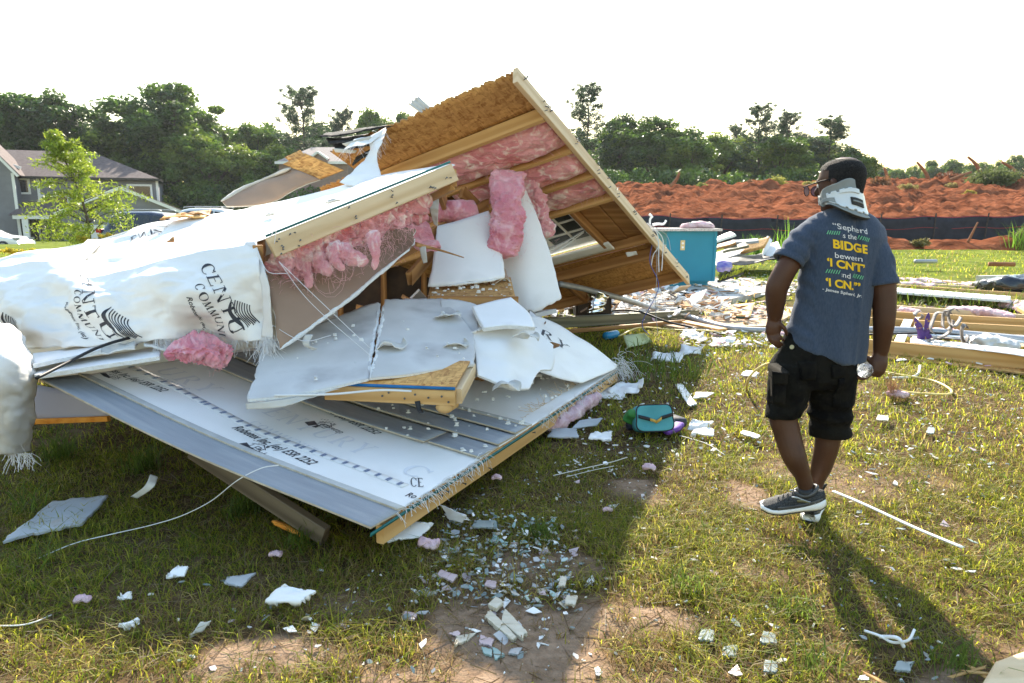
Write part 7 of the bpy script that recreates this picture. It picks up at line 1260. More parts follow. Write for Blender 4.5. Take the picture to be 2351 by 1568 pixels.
# --- shoes
up_m = M('charcoal_mesh_shoe', (0.018, 0.019, 0.022), (0.060, 0.062, 0.066), scale=220, lo=0.4, hi=0.6, rough=0.7, bump=0.6, bscale=300); ov_m = M('grey_synthetic_overlay', (0.045, 0.045, 0.048), (0.09, 0.09, 0.092), scale=8, rough=0.4); sole_w = M('white_rubber', (0.74, 0.74, 0.75), (0.80, 0.80, 0.80), scale=8, rough=0.5, bump=0.2, bscale=60); olive = M('olive_gloss', (0.16, 0.145, 0.075), rough=0.3)
def shoe(loc, fwd, upv, label):
    x = np.array(fwd, float); x /= np.linalg.norm(x); y = np.cross(np.array(upv, float), x); y /= np.linalg.norm(y); z = np.cross(x, y); L_ = lambda p: np.array(loc) + x * p[0] + y * p[1] + z * p[2]
    XS = np.array([0.0, 0.02, 0.06, 0.11, 0.16, 0.21, 0.25, 0.28, 0.295]); HW = np.array([0.020, 0.036, 0.041, 0.038, 0.041, 0.047, 0.044, 0.030, 0.010]); TOP = np.array([0.085, 0.098, 0.100, 0.098, 0.088, 0.068, 0.058, 0.048, 0.036]); st = np.linspace(0, 0.295, 34)
    hw = np.interp(st, XS, HW); tp = np.interp(st, XS, TOP); tp = np.convolve(np.pad(tp, 2, 'edge'), np.ones(5) / 5, 'valid'); hw = np.convolve(np.pad(hw, 1, 'edge'), np.ones(3) / 3, 'valid')
    t = bpy.data.objects.new('shoe', None); COL.objects.link(t); t.parent = ps; t.location = Vector(np.array(loc) - wloc(ps)); t['label'] = label
    def loft(nm, lo, hi, grow, mat, topw=1.0, ns=34, rnd=0.0):
        V, fs = [], []
        for i in range(ns):
            w = hw[i] + grow; b = lo[i]; h_ = hi[i]; pts = [(-w * 0.92, b), (-w, b + (h_ - b) * 0.3), (-w * (0.5 + topw * 0.5), b + (h_ - b) * 0.7), (-w * topw * 0.8, h_ - rnd), (0, h_), (w * topw * 0.8, h_ - rnd), (w * (0.5 + topw * 0.5), b + (h_ - b) * 0.7), (w, b + (h_ - b) * 0.3), (w * 0.92, b)]; V += [L_((st[i], a, c)) for a, c in pts]
        m_ = 9; fs = [(i * m_ + j, i * m_ + j + 1, (i + 1) * m_ + j + 1, (i + 1) * m_ + j) for i in range(ns - 1) for j in range(m_ - 1)] + [(i * m_, (i + 1) * m_, (i + 1) * m_ + m_ - 1, i * m_ + m_ - 1) for i in range(ns - 1)] + [tuple(range(m_)), tuple(range((ns - 1) * m_, ns * m_))[::-1]]; return part(nm, V, fs, mat, t, True)
    toe = 0.018 * np.clip((st - 0.19) / 0.1, 0, 1) ** 2; heel = 0.010 * np.clip((0.03 - st) / 0.03, 0, 1)
    loft('outsole', toe + heel, toe + heel + 0.010, 0.003, MAT['black_rubber']); mid_h = np.interp(st, [0, 0.05, 0.12, 0.2, 0.295], [0.054, 0.050, 0.038, 0.033, 0.036]); loft('midsole', toe + heel + 0.0095, mid_h + toe * 0.6, 0.006, sole_w, 1.0); loft('upper', mid_h - 0.012 + toe * 0.5, tp + toe * 0.3, -0.001, up_m, 0.62, rnd=0.006)
    # overlays: toe cap, heel counter, side stripes, collar, laces, pull tab
    def strip(nm, pts, w, mat, s):
        P = []
        for (a, h_) in pts: i = min(int(a / 0.295 * 33), 33); k = hw[i] - 0.001; b = mid_h[i] - 0.012; fz = (h_ - b) / max(0.01, tp[i] - b); yy = k * (1 - 0.19 * np.clip((fz - 0.3) / 0.4, 0, 1) - 0.3 * np.clip((fz - 0.7) / 0.3, 0, 1)) + 0.003; P.append(L_((a, s * yy, h_)))
        P = cr(P, 14); g = np.array([P - z * w / 2, P + z * w / 2]); sheet(nm, g, 0.003, mat, t)
    for s in (-1, 1):
        strip('side_stripe', [(0.05, 0.050), (0.09, 0.066), (0.125, 0.084), (0.15, 0.088)], 0.008, M('silver_trim', (0.45, 0.47, 0.5), rough=0.3), s); strip('side_overlay', [(0.015, 0.060), (0.05, 0.058), (0.10, 0.046), (0.15, 0.042), (0.22, 0.042)], 0.018, ov_m, s); strip('side_overlay', [(0.075, 0.055), (0.10, 0.066), (0.13, 0.070)], 0.014, olive, s); strip('sole_flash', [(0.10, 0.024), (0.14, 0.026), (0.18, 0.024)], 0.010, MAT['black_rubber'], s)
    cc = np.array([L_((0.080 + 0.050 * math.cos(a), 0.030 * math.sin(a), 0.100 + 0.008 * math.cos(2 * a) - 0.008 * math.cos(a))) for a in np.linspace(0, 2 * math.pi, 25)]); vv, ff = tube_vf(cc, 0.009, 8); part('collar', vv, ff, ov_m, t, True)
    for k in range(5): a = 0.115 + 0.022 * k; h_ = np.interp(a, st, tp) + 0.003; m2 = MB(); m2.tube(cr([L_((a, -0.024, h_ - 0.012)), L_((a + 0.006, 0, h_ + 0.002)), L_((a + 0.012, 0.024, h_ - 0.014))], 8), 0.0022, 5); m2.obj('lace', ov_m, t, True)
    vv, ff = tube_vf(cr([L_((0.004, -0.006, 0.09)), L_((-0.012, -0.004, 0.118)), L_((-0.004, 0.004, 0.124)), L_((0.006, 0.006, 0.10))], 12), 0.004, 6); part('pull_tab', vv, ff, MAT['black_rubber'], t, True)
    vv, ff = tube_vf([L_((0.082, 0, 0.08)), L_((0.084, 0, 0.114))], 0.036, 16); part('sock', vv, ff, MAT['black_rubber'], t, True)
h1 = PD(1891, 1160, -0.10); t1 = PD(1763, 1176, -0.06); shoe(h1 + [0.01, 0, 0.0], t1 - h1 + [0, 0.02, 0], (0.05, -0.30, 1), 'charcoal running shoe lifted in mid step, toe to the left'); h2 = G(1856, 1206) + [0, 0.0, 0.004]; shoe(h2, (0.50, 0.86, 0), (0, 0, 1), 'planted charcoal running shoe, white heel towards the camera')
# --- neck brace
br = bpy.data.objects.new('neck_brace', None); COL.objects.link(br); br.parent = ps; br.location = Vector(PD(1940, 470) - wloc(ps)); br['label'] = 'grey foam neck brace with frosted plastic back plate'
def rowb(pts, d): return [PD(x, y, q) for (x, y), q in zip(pts, d)]
dps = (0.06, -0.035, -0.082, -0.085, -0.03, 0.05)
gb = surf([rowb(((1884, 452), (1894, 432), (1920, 420), (1950, 409), (1970, 424), (1978, 446)), dps), rowb(((1884, 462), (1897, 448), (1924, 440), (1952, 436), (1974, 446), (1983, 462)), dps), rowb(((1888, 468), (1900, 462), (1930, 468), (1958, 474), (1982, 484), (1990, 488)), (0.06, -0.045, -0.10, -0.105, -0.05, 0.03)), rowb(((1892, 472), (1904, 470), (1936, 484), (1964, 496), (1990, 503), (2002, 500)), (0.05, -0.07, -0.125, -0.13, -0.09, -0.01))], 50, 26)
gb = gb if normals(gb)[13, 25, 1] < 0 else gb[:, ::-1]; sheet('foam', gb, 0.012, [foam_m, foam_d, foam_d], br)
def brace_plate(nm, s0, s1, t0, t1, k, mat, notch=0):
    n_, m_ = 60, 16; s = np.linspace(s0, s1, n_); P = []
    for j in range(m_): f_ = j / (m_ - 1); tA = t0 + 0.07 * notch * (np.sin(s * 55) > 0.35); tB = t1 - 0.07 * notch * (np.sin(s * 48 + 1) > 0.45); q_, N = gsample(gb, s, tA * (1 - f_) + tB * f_); P.append(q_ + N * k)
    return sheet(nm, np.array(P), 0.004, mat, br)
lr = 0 if proj(gb[0, 0])[0] < proj(gb[0, -1])[0] else 1
def S_(a, b): return (a, b) if lr == 0 else (1 - b, 1 - a)
brace_plate('back_plate', *S_(0.24, 0.86), 0.28, 0.86, 0.010, plast, 1); brace_plate('upper_bar', *S_(0.42, 0.70), 0.30, 0.40, 0.015, plast); brace_plate('vent_opening', *S_(0.55, 0.74), 0.50, 0.66, 0.0145, foam_d); brace_plate('strap', *S_(0.10, 0.34), 0.50, 0.72, 0.013, foam_m); brace_plate('vent_bar', *S_(0.57, 0.72), 0.56, 0.59, 0.018, foam_m)
gc = surf([[PD(1880, 448, 0.10), PD(1884, 452, 0.03)], [PD(1882, 470, 0.10), PD(1892, 474, 0.0)]], 6, 6); sheet('front_panel', gc, 0.012, foam_m, br)
# --- glasses
gl = bpy.data.objects.new('glasses', None); COL.objects.link(gl); gl.parent = ps; gl.location = Vector(HL(0, 0.12, 0) - wloc(ps)); frm = M('black_frame', (0.006, 0.006, 0.007), rough=0.6, spec=0.1)
for s in (-1, 1):
    vv, ff = tube_vf(cr([HL(s * 0.086, -0.012, 0.022), HL(s * 0.084, 0.05, 0.018), HL(s * 0.070, 0.142, 0.002)], 14), 0.0028, 6); part('temple', vv, ff, frm, gl, True)
    c_ = HL(s * 0.036, 0.146, -0.014); a = np.linspace(0, 2 * math.pi, 25); nx = hr * 0.985 + hf * (-s * 0.17); rim = np.array([c_ + nx * (0.029 * math.cos(q_)) + hu * (0.023 * math.sin(q_)) for q_ in a]); vv, ff = tube_vf(rim, 0.002, 6); part('rim', vv, ff, frm, gl, True)
    part('lens', [c_] + list(rim[:-1]), [(0, i + 1, (i + 1) % 24 + 1) for i in range(24)], M('tinted_lens', (0.12, 0.12, 0.22), rough=0.05, trans=0.5, spec=0.3, ior=1.1), gl)
m2 = MB(); m2.tube([HL(-0.008, 0.147, -0.008), HL(0.008, 0.147, -0.008)], 0.0025, 6); m2.obj('bridge', frm, gl)
# --- water bottle held in the right hand
bt = thing('water_bottle', 'clear crumpled plastic water bottle held in the right hand, base towards the camera', 'bottle', BT); pet = M('clear_plastic', (0.95, 0.96, 0.97), rough=0.08, trans=0.92, ior=1.25, spec=0.6, bump=0.6, bscale=40)
prf = [(0.0, 0.012), (0.001, 0.028), (0.008, 0.036), (0.03, 0.036), (0.034, 0.034), (0.038, 0.036), (0.09, 0.035), (0.095, 0.033), (0.10, 0.035), (0.14, 0.034), (0.165, 0.020), (0.18, 0.013), (0.195, 0.013)]; A = frame(bax, (0, 0, 1)); m2 = MB(); rows = []
for d, r_ in prf: rows.append((BT + bax * d, A[1] * r_, A[2] * r_))
etube(m2, rows, 28); m2.obj('shell', pet, bt, True); vv, ff = tube_vf([BT + bax * 0.187, BT + bax * 0.202], 0.0155, 16); part('cap', vv, ff, MAT['white_plastic'], bt)
for k in range(5): a = k * 2 * math.pi / 5; m2 = MB(); m2.bar(BT - bax * 0.002 + (A[1] * math.cos(a) + A[2] * math.sin(a)) * 0.012, BT - bax * 0.001 + (A[1] * math.cos(a) + A[2] * math.sin(a)) * 0.030, 0.006, 0.006, bax); m2.obj('base_rib', pet, bt)
# ================================================================== SLAB, ISLAND, RUBBLE, RIGHT-HAND FRAMES
def gpoly(name, pts, z, th, mat):
    mb = MB(); mb.prism([G(x, y, z) - [0, 0, th] for x, y in pts], (0, 0, th)); return mb.obj(name, mat)
tag(gpoly('concrete_slab', ((1400, 712), (1640, 693), (1829, 656), (1838, 626), (1690, 612), (1400, 618)), 0.13, 0.25, MAT['concrete']), kind='structure')
mud = M('tan_packed_soil', (0.36, 0.24, 0.15), (0.48, 0.35, 0.24), scale=5, rough=0.95, bump=0.5, bscale=30)
o = gpoly('soil_path', ((1560, 752), (1440, 730), (1560, 708), (1660, 696), (1850, 660), (1880, 690), (1770, 748)), 0.035, 0.2, mud); tag(o, kind='structure')

# --- teal kitchen island
ti = thing('kitchen_island', 'teal kitchen island with speckled stone top standing on the bare slab', 'kitchen island', (3.4, 13.9, 0.13)); Y0 = 13.3; xa, xb = W(1529, 600, Y0)[0], W(1643, 600, Y0)[0]; zt = W(1600, 530, Y0)[2]
mb = MB(); mb.box(((xa + xb) / 2, Y0 + 0.45, (0.23 + zt) / 2), (xb - xa, 0.9, zt - 0.23)); mb.obj('cabinet', MAT['teal'], ti); mb = MB(); mb.box(((xa + xb) / 2 - 0.04, Y0 + 0.47, 0.18), (xb - xa - 0.14, 0.8, 0.11)); mb.obj('toe_kick', MAT['teal'], ti)
x2 = W(1430, 640, Y0 + 0.6)[0]; mb = MB(); mb.box(((x2 + xa) / 2, Y0 + 0.75, 0.30), (xa - x2, 0.3, 0.36)); mb.obj('low_cabinet_wall', MAT['teal'], ti)
x3 = W(1480, 525, Y0)[0]; mb = MB(); mb.box(((x3 + xb) / 2 + 0.02, Y0 + 0.42, zt + 0.02), (xb - x3 + 0.1, 1.05, 0.045)); mb.obj('stone_top', MAT['granite'], ti)
for s in (-1, 1): mb = MB(); mb.box(((xa + xb) / 2 + s * (xb - xa - 0.05) / 2, Y0 - 0.008, (0.24 + zt) / 2), (0.05, 0.016, zt - 0.26)); mb.obj('corner_trim', MAT['teal'], ti)
pc_ = W(1567, 563, Y0); mb = MB(); mb.box(pc_ + [0, -0.012, 0], (0.085, 0.012, 0.19)); pl = mb.obj('outlet_plate', M('cream_plate', (0.62, 0.50, 0.24), rough=0.4), ti)
for s in (-1, 1): vv, ff = tube_vf([pc_ + [0, -0.018, s * 0.038], pc_ + [0, -0.026, s * 0.038]], 0.022, 12); part('socket', vv, ff, MAT['white_plastic'], pl)
mb = MB(); f0 = W(1492, 520, Y0 + 0.4); mb.tube(cr([f0, f0 + [0.0, 0, 0.14], f0 + [0.05, 0, 0.2]], 8), 0.02, 8); mb.tube(cr([f0 + [0.05, 0, 0.03], f0 + [0.16, -.02, 0.05], f0 + [0.26, -.04, 0.05], f0 + [0.31, -.05, 0.12]], 12), np.linspace(0.026, 0.018, 12), 8); mb.tube(cr([f0 + [0.03, 0, 0.2], f0 + [-0.02, 0, 0.24]], 5), 0.025, 8); fc = mb.obj('faucet', MAT['white_plastic'], None, True); tag(fc, 'pale kitchen faucet lying on the end of the stone top', 'faucet')
t = thing('insulation_scrap', 'white and pink insulation scrap heaped on the stone top', 'insulation', W(1600, 524, Y0 + 0.3)); lump('wool', [W(1562, 521, Y0 + 0.3), W(1590, 517, Y0 + 0.3), W(1615, 516, Y0 + 0.3), W(1640, 521, Y0 + 0.3)], 0.12, 0.06, MAT['pink_pale'], t, (0, 0, 1), 30, 18, 0.35, 8, 3, 0.8); sheet('paper', crumple(quadgrid(W(1580, 514, Y0 + 0.2), W(1636, 515, Y0 + 0.2), W(1630, 508, Y0 + 0.5), W(1590, 508, Y0 + 0.5)), 0.04, 6, 2), 0.004, MAT['paper'], t)
t = thing('plastic_bin', 'white plastic bin with rounded corners in front of the low teal wall', 'bin', G(1508, 660, .13)); lump('bin', [G(1508, 660, .13) + [0, 0, 0.0], G(1508, 660, .13) + [0, 0, 0.1], G(1508, 660, .13) + [0, 0, 0.3]], 0.22, 0.14, MAT['white_plastic'], t, (0, 1, 0), 14, 24, 0.01, 2, 1, 0.45)
t = thing('loose_plank', 'short beige plank standing upright left of the white bin', 'plank', G(1420, 665, .13)); beam('plank', G(1420, 668, .13), W(1418, 620, 12.6), 0.16, 0.02, MAT['vinyl'], t, (0, 1, 0))
# broom head
B0, B1 = W(1650, 646, 12.7), W(1706, 627, 12.9); t = thing('broom_head', 'push broom head with yellow and black bristles on the slab', 'broom', B0 * [1, 1, 0] + [0, 0, .13]); beam('block', B0 + [0, 0.02, 0.0], B1 + [0, 0.02, 0.0], 0.07, 0.04, MAT['black_rubber'], t); r_ = random.Random(3)
for nm, mt, o_ in (('yellow_bristles', M('yellow_bristle', (0.55, 0.60, 0.05), rough=0.6), 0.0), ('black_bristles', MAT['black_rubber'], 0.03)):
    mb = MB()
    for k in range(130): p = B0 + (B1 - B0) * r_.random() + [0, r_.uniform(-.02, .04), 0.015]; mb.tube([p, p + np.array([r_.gauss(0.01, 0.02), r_.gauss(-0.03, .02), 0.085 + o_ * r_.random()])], 0.0035, 3)
    o = mb.obj(nm, mt, t); o['kind'] = 'stuff'
# boards heaped behind the island
def slab_board(name, label, pts, y, th, mats, amp=0.0, group=None, k=0, dy=0.5):
    """pts: four sight-line corners near-left, near-right, far-right, far-left"""
    c = [W(px, py, y + (dy if i > 1 else 0)) for i, (px, py) in enumerate(pts)]; g = quadgrid(c[0], c[1], c[2], c[3], 14, 8); g = crumple(g, amp, 3, k) if amp else g
    t = thing(name, label, 'board', (g[..., 0].mean(), g[..., 1].mean(), max(0, g[..., 2].min())), group); sheet('panel', g, th, mats, t); return t
gp = M('grey_panel', (0.26, 0.27, 0.29), (0.33, 0.34, 0.36), scale=2, rough=0.7); Y1 = 16.5
for k, (lab, pts, mt, dy) in enumerate((('long grey wall panel leaning behind the teal island', ((1640, 605), (1742, 572), (1738, 552), (1640, 582)), gp, 0.6), ('tan faced panel end right of the long grey panel', ((1700, 582), (1755, 568), (1768, 545), (1722, 556)), MAT['osb_pale'], 0.3), ('narrow white panel standing on edge at the heap\'s right end', ((1745, 600), (1752, 606), (1772, 552), (1762, 542)), MAT['dry_white'], 0.4), ('broad white panel leaning right of the narrow one', ((1752, 600), (1796, 575), (1786, 556), (1768, 562)), MAT['dry_white'], 0.5), ('thin grey board lying across the top of the heap', ((1678, 560), (1742, 556), (1740, 550), (1680, 554)), gp, 0.3), ('orange brown board in the middle of the heap', ((1645, 572), (1690, 560), (1688, 553), (1648, 563)), MAT['pine_dark'], 0.3), ('pale board end on the heap beside the island', ((1645, 555), (1690, 540), (1678, 534), (1648, 545)), MAT['white_paint'], 0.3), ('green tinted board low in the heap', ((1660, 580), (1720, 566), (1712, 558), (1665, 568)), MAT['treated'], 0.3))): slab_board('heaped_board', lab, pts, Y1 - 0.1 * k, 0.05, mt, 0.02, 'boards heaped behind the island', k, dy)
t = thing('black_sheet', 'black plastic sheet under the heaped boards', 'plastic sheet', W(1730, 605, 16)); sheet('plastic', crumple(quadgrid(W(1640, 612, 15.2), W(1800, 600, 15.4), W(1810, 575, 16.8), W(1640, 590, 16.8), 24, 14), 0.12, 1.6, 4), 0.01, MAT['black_rubber'], t)
t = thing('purple_crate', 'small purple and white fabric box beside the island', 'box', G(1660, 622, .13)); sheet('box', crumple(surf([[W(1645, 618, 14.6), W(1660, 619, 14.5), W(1680, 617, 14.6)], [W(1647, 604, 14.7), W(1664, 602, 14.7), W(1678, 604, 14.7)]], 12, 8), 0.04, 5, 5), 0.12, M('purple_fabric', (0.12, 0.09, 0.38), (0.35, 0.33, 0.5), scale=6, rough=0.8), t)

# --- timbers, conduit, wires, boards between island and wreck
t = thing('treated_beam', 'long green grey treated beam lying in front of the rubble', 'timber', G(1400, 735)); beam('beam', G(1215, 744, .10), G(1600, 722, .08), 0.09, 0.14, MAT['treated'], t, seed=4)
t = thing('thin_timber', 'thin brown timber lying in front of the treated beam', 'timber', G(1400, 752)); beam('beam', G(1260, 765, .05), G(1570, 738, .05), 0.05, 0.05, MAT['pine_dark'], t, seed=5)
t = thing('ochre_plank', 'flat ochre plank at the edge of the soil path', 'plank', G(1620, 745)); beam('plank', G(1570, 738, .05), G(1660, 757, .05), 0.14, 0.025, MAT['pine'], t, seed=6)
g = surf([[G(1588, 716, .06), G(1650, 724, .05), G(1723, 730, .06)], [G(1548, 703, .10), G(1640, 703, .04), G(1733, 696, .11)]], 24, 8); t = thing('strand_board_sheet', 'sunlit strand board sheet lying flat on the soil path', 'board', G(1650, 715)); sheet('board', g if normals(g)[3, 3, 2] > 0 else g[::-1], 0.02, [MAT['osb_pale'], MAT['osb'], MAT['teal_edge']], t)
t = thing('grey_conduit', 'thick grey flexible conduit snaking from the wreck across the path', 'conduit', G(1600, 738)); cable('conduit', [W(1285, 652, 8.2), W(1345, 664, 8.5), W(1440, 689, 8.9), G(1500, 708, .16), G(1560, 720, .10), G(1620, 739, .06), G(1680, 753, .05), G(1750, 758, .05), G(1830, 757, .05)], 0.036, MAT['grey_pipe'], t, 60, 8)
t = thing('black_cable', 'black cable arching over the rubble towards the grass', 'cable', G(1500, 735)); cable('cable', [G(1370, 722, .10), G(1420, 712, .18), G(1470, 716, .2), G(1530, 738, .12), G(1590, 752, .04)], 0.014, MAT['black_wire'], t, 40, 6)
t = thing('yellow_cable', 'thin yellow cable trailing at the grass edge', 'cable', G(1500, 755)); cable('cable', [G(1420, 772, .03), G(1470, 752, .06), G(1540, 757, .03), G(1600, 758, .05), G(1660, 762, .03)], 0.010, MAT['yellow_hose'], t, 40, 5)
t = thing('foil_bag', 'crumpled silver foil bag standing in the rubble', 'foil bag', G(1375, 720)); lump('foil', [W(1372, 718, 8.6), W(1370, 695, 8.6), W(1378, 668, 8.65)], 0.11, 0.06, MAT['foil'], t, (0, 1, 0), 26, 22, 0.55, 9, 2, 0.8)
t = thing('blue_bottle', 'blue plastic bottle lying in the shade by the beam', 'bottle', G(1400, 772)); lump('bottle', [G(1388, 772, .05), G(1400, 770, .05), G(1418, 766, .05)], 0.05, 0.05, M('blue_plastic', (0.02, 0.22, 0.42), rough=0.2), t, n=16, m=14, noise=0.02, sq=1)
t = thing('leaning_card', 'pale green card sheet bent over beside the blue bottle', 'card', G(1450, 790)); sheet('card', crumple(quadgrid(G(1440, 800, .02), G(1500, 785, .02), G(1480, 765, .15), G(1430, 770, .12)), 0.03, 4, 1), 0.006, M('pale_green_card', (0.50, 0.55, 0.33), rough=0.7), t)
t = thing('dark_cabinet', 'dark cabinet carcass standing under the leaning wall\'s low corner', 'cabinet', G(1355, 690)); mb = MB(); c_ = W(1362, 650, 9.6); mb.box(c_ + [0, 0.1, -0.1], (0.5, 0.4, 0.75)); mb.obj('carcass', M('espresso_wood', (0.025, 0.015, 0.010), rough=0.6), t); mb = MB(); mb.box(c_ + [0, -0.11, -0.1], (0.42, 0.02, 0.62)); mb.obj('door', M('espresso_door', (0.035, 0.02, 0.013), rough=0.5), t)
# loose rubble on slab, path and the lawn edge: pieces too many and small to count
def scatter(name, label, n, region, size, matl, seed, zf, flat=0.15, thick=(0.004, 0.014), jag=0.5):
    """region(r)-> x, y ; thin broken pieces"""
    r_ = random.Random(seed); mb = MB()
    for k in range(n):
        x, y = region(r_); s = r_.uniform(*size) * (0.5 + r_.random() ** 2); a = r_.random() * 6.28; A = frame((math.cos(a), math.sin(a), r_.gauss(0, flat)), (r_.gauss(0, flat), r_.gauss(0, flat), 1)); c = np.array([x, y, zf(x, y) + r_.uniform(0.003, 0.02)])
        mb.prism([c + A[0] * p[0] + A[1] * p[1] for p in irregular(r_.randint(4, 6), s, s * r_.uniform(.35, .9), seed * 999 + k, jag)], A[2] * r_.uniform(*thick), r_.randrange(len(matl)))
    return tag(mb.obj(name, matl), label, 'rubble', kind='stuff')
def quad_region(pts):
    P = [G(x, y) for x, y in pts]
    def f(r_): a, b = r_.random(), r_.random(); p = (P[0] * (1 - a) + P[1] * a) * (1 - b) + (P[3] * (1 - a) + P[2] * a) * b; return p[0], p[1]
    return f
wm = [MAT['gypsum'], MAT['dry_white'], MAT['paper'], MAT['dry_grey'], MAT['pine_pale'], MAT['gypsum']]
scatter('fine_rubble', 'white plaster rubble strewn over the slab and soil path', 620, quad_region(((1400, 745), (1790, 748), (1850, 640), (1420, 640))), (0.05, 0.13), wm + [MAT['pink_pale'], MAT['osb']], 11, lambda x, y: 0.14 if y > 11.6 else 0.045, 0.2)
scatter('fine_rubble', 'dense torn drywall rubble in front of the slab edge', 420, quad_region(((1290, 730), (1590, 722), (1640, 690), (1300, 672))), (0.08, 0.26), wm + [MAT['dry_brown'], MAT['osb'], MAT['shingle'], MAT['pink_pale']], 12, lambda x, y: 0.02 + 0.16 * random.Random(int(x * 9999)).random(), 0.4, (0.006, 0.02))
scatter('fine_rubble', 'white rubble along the edge between soil path and lawn', 300, quad_region(((1560, 800), (1800, 800), (1840, 745), (1560, 750))), (0.02, 0.09), wm + [MAT['pink_pale']], 13, lambda x, y: 0.01, 0.3)
scatter('fine_rubble', 'plaster and wood crumbs under and around the right stud frames', 520, quad_region(((1985, 830), (2420, 870), (2420, 640), (1985, 640))), (0.03, 0.10), wm + [MAT['pink_pale'], MAT['pink_pale'], MAT['osb_pale']], 14, lambda x, y: 0.03, 0.25)
for k, (pts, w, lab) in enumerate((((1340, 672), 0.16, 'pink wool clump behind the foil bag'), ((1420, 662), 0.10, 'small pink wool clump at the slab edge'))):
    c = W(*pts, 9.4); t = thing('wool_clump', lab, 'insulation', c * [1, 1, 0]); lump('wool', [c + [-w, 0, 0], c, c + [w * 0.6, 0, 0.08], c + [w * 1.2, 0, -.05]], w * 0.7, w * 0.5, MAT['pink_pale'], t, n=24, m=16, noise=0.5, freq=9, seed=k, sq=0.9)

# --- stud frames lying at the right
def lying(name, label, studs, extra=None):
    c = G(2150, 750); t = thing(name, label, 'wall frame', G(*studs[0][0]))
    for k, (a, b, z, w, h, mt) in enumerate(studs): beam('stud', G(*a, z), G(*b, z), w, h, MAT[mt], t, seed=k + 20)
    return t
nf = lying('stud_frame', 'near fallen stud frame with white edged sill lying on the grass at right', [((1960, 790), (2420, 838), 0.10, 0.045, 0.14, 'pine'), ((1965, 737), (2420, 764), 0.10, 0.045, 0.12, 'pine'), ((1975, 718), (2420, 745), 0.10, 0.045, 0.10, 'pine'), ((1980, 703), (2420, 735), 0.09, 0.045, 0.10, 'pine_pale'), ((2098, 790), (2105, 735), 0.09, 0.045, 0.09, 'pine_pale')])
g = np.array([[G(2090, 776, .175), G(2200, 786, .175), G(2420, 812, .175)], [G(2090, 786, .178), G(2200, 798, .178), G(2420, 826, .178)]]); g = crumple(surf(g, 50, 6), 0.012, 5, 4); sheet('white_wrap_edge', g if normals(g)[2, 2, 2] > 0 else g[::-1], 0.006, MAT['wrap'], nf); g = surf([[G(1955, 815, .02), G(2180, 838, .02), G(2420, 868, .02)], [G(1960, 800, .03), G(2190, 822, .03), G(2420, 850, .03)]], 40, 5); sheet('sheathing_strip', g if normals(g)[2, 2, 2] > 0 else g[::-1], 0.014, [MAT['osb_pale'], MAT['osb'], MAT['osb_edge']], nf); g = surf([[G(2030, 765, .14), G(2420, 792, .14)], [G(2030, 752, .14), G(2420, 776, .14)]], 30, 4); sheet('white_panel', g if normals(g)[2, 2, 2] > 0 else g[::-1], 0.02, MAT['white_paint'], nf)
ff_ = lying('stud_frame', 'far fallen stud frame with pink wool between its studs at right', [((2000, 668), (2330, 690), 0.12, 0.05, 0.12, 'pine'), ((2005, 655), (2420, 684), 0.12, 0.05, 0.10, 'pine'), ((2010, 648), (2420, 676), 0.12, 0.05, 0.10, 'pine_pale'), ((2015, 641), (2420, 668), 0.12, 0.05, 0.10, 'pine'), ((2320, 690), (2420, 745), 0.12, 0.22, 0.06, 'pine')])
g = surf([[G(2000, 668, .19), G(2320, 693, .19)], [G(2000, 658, .19), G(2320, 682, .19)]], 30, 4); sheet('white_sill', g if normals(g)[2, 2, 2] > 0 else g[::-1], 0.03, MAT['white_paint'], ff_)
for k, (a, b, w, lab) in enumerate((((2060, 645), (2200, 655), 0.28, 'pink wool strip between the far frame\'s back studs, left'), ((2190, 655), (2360, 668), 0.28, 'pink wool strip between the far frame\'s back studs, right'), ((2060, 655), (2150, 660), 0.2, 'pink wool strip against the far frame\'s white sill'), ((2170, 712), (2330, 728), 0.14, 'pale pink wool strip between the near frame\'s back studs'), ((2065, 718), (2110, 722), 0.14, 'pink wool wad behind the purple cloth'), ((2140, 768), (2225, 773), 0.16, 'bright pink wool wad inside the near frame'), ((2330, 700), (2400, 715), 0.3, 'pink wool heap at the right edge beside the pale board'), ((1985, 690), (2030, 676), 0.2, 'pink wool wad left of the far frame beside the person'))):
    A_, B_ = G(*a, .10), G(*b, .10); t = thing('wool_strip', lab, 'insulation', (A_ + B_) / 2 * [1, 1, 0], 'pink wool in the right frames'); lump('wool', [A_, (A_ + B_) / 2 + [0, 0, .03], B_], w, 0.07, MAT['pink_pale'] if k != 5 else MAT['pink'], t, (0, 0, 1), 40, 16, 0.45, 5, k, 0.8)
t = thing('grey_conduit', 'grey conduit lying along the near stud frame at right', 'conduit', G(2200, 770)); cable('conduit', [G(1985, 757, .16), G(2080, 758, .18), G(2180, 764, .17), G(2280, 772, .16), G(2420, 786, .16)], 0.04, MAT['grey_pipe'], t, 40, 8)
t = thing('yellow_cable', 'yellow cable lying beside the conduit at the right edge', 'cable', G(2300, 775)); cable('cable', [G(2230, 770, .15), G(2300, 778, .12), G(2420, 796, .10)], 0.018, MAT['yellow_hose'], t, 20, 6)
t = thing('black_cable', 'black cable hanging across the near stud frame', 'cable', G(2100, 770)); cable('cable', [G(1985, 768, .16), G(2060, 766, .2), G(2140, 764, .22), G(2200, 768, .18)], 0.012, MAT['black_wire'], t, 30, 5)
pur = M('purple_gold_satin', (0.045, 0.015, 0.13), (0.10, 0.04, 0.22), scale=9, rough=0.45, c3=(0.45, 0.26, 0.06), s3=14, lo3=0.58, hi3=0.62)
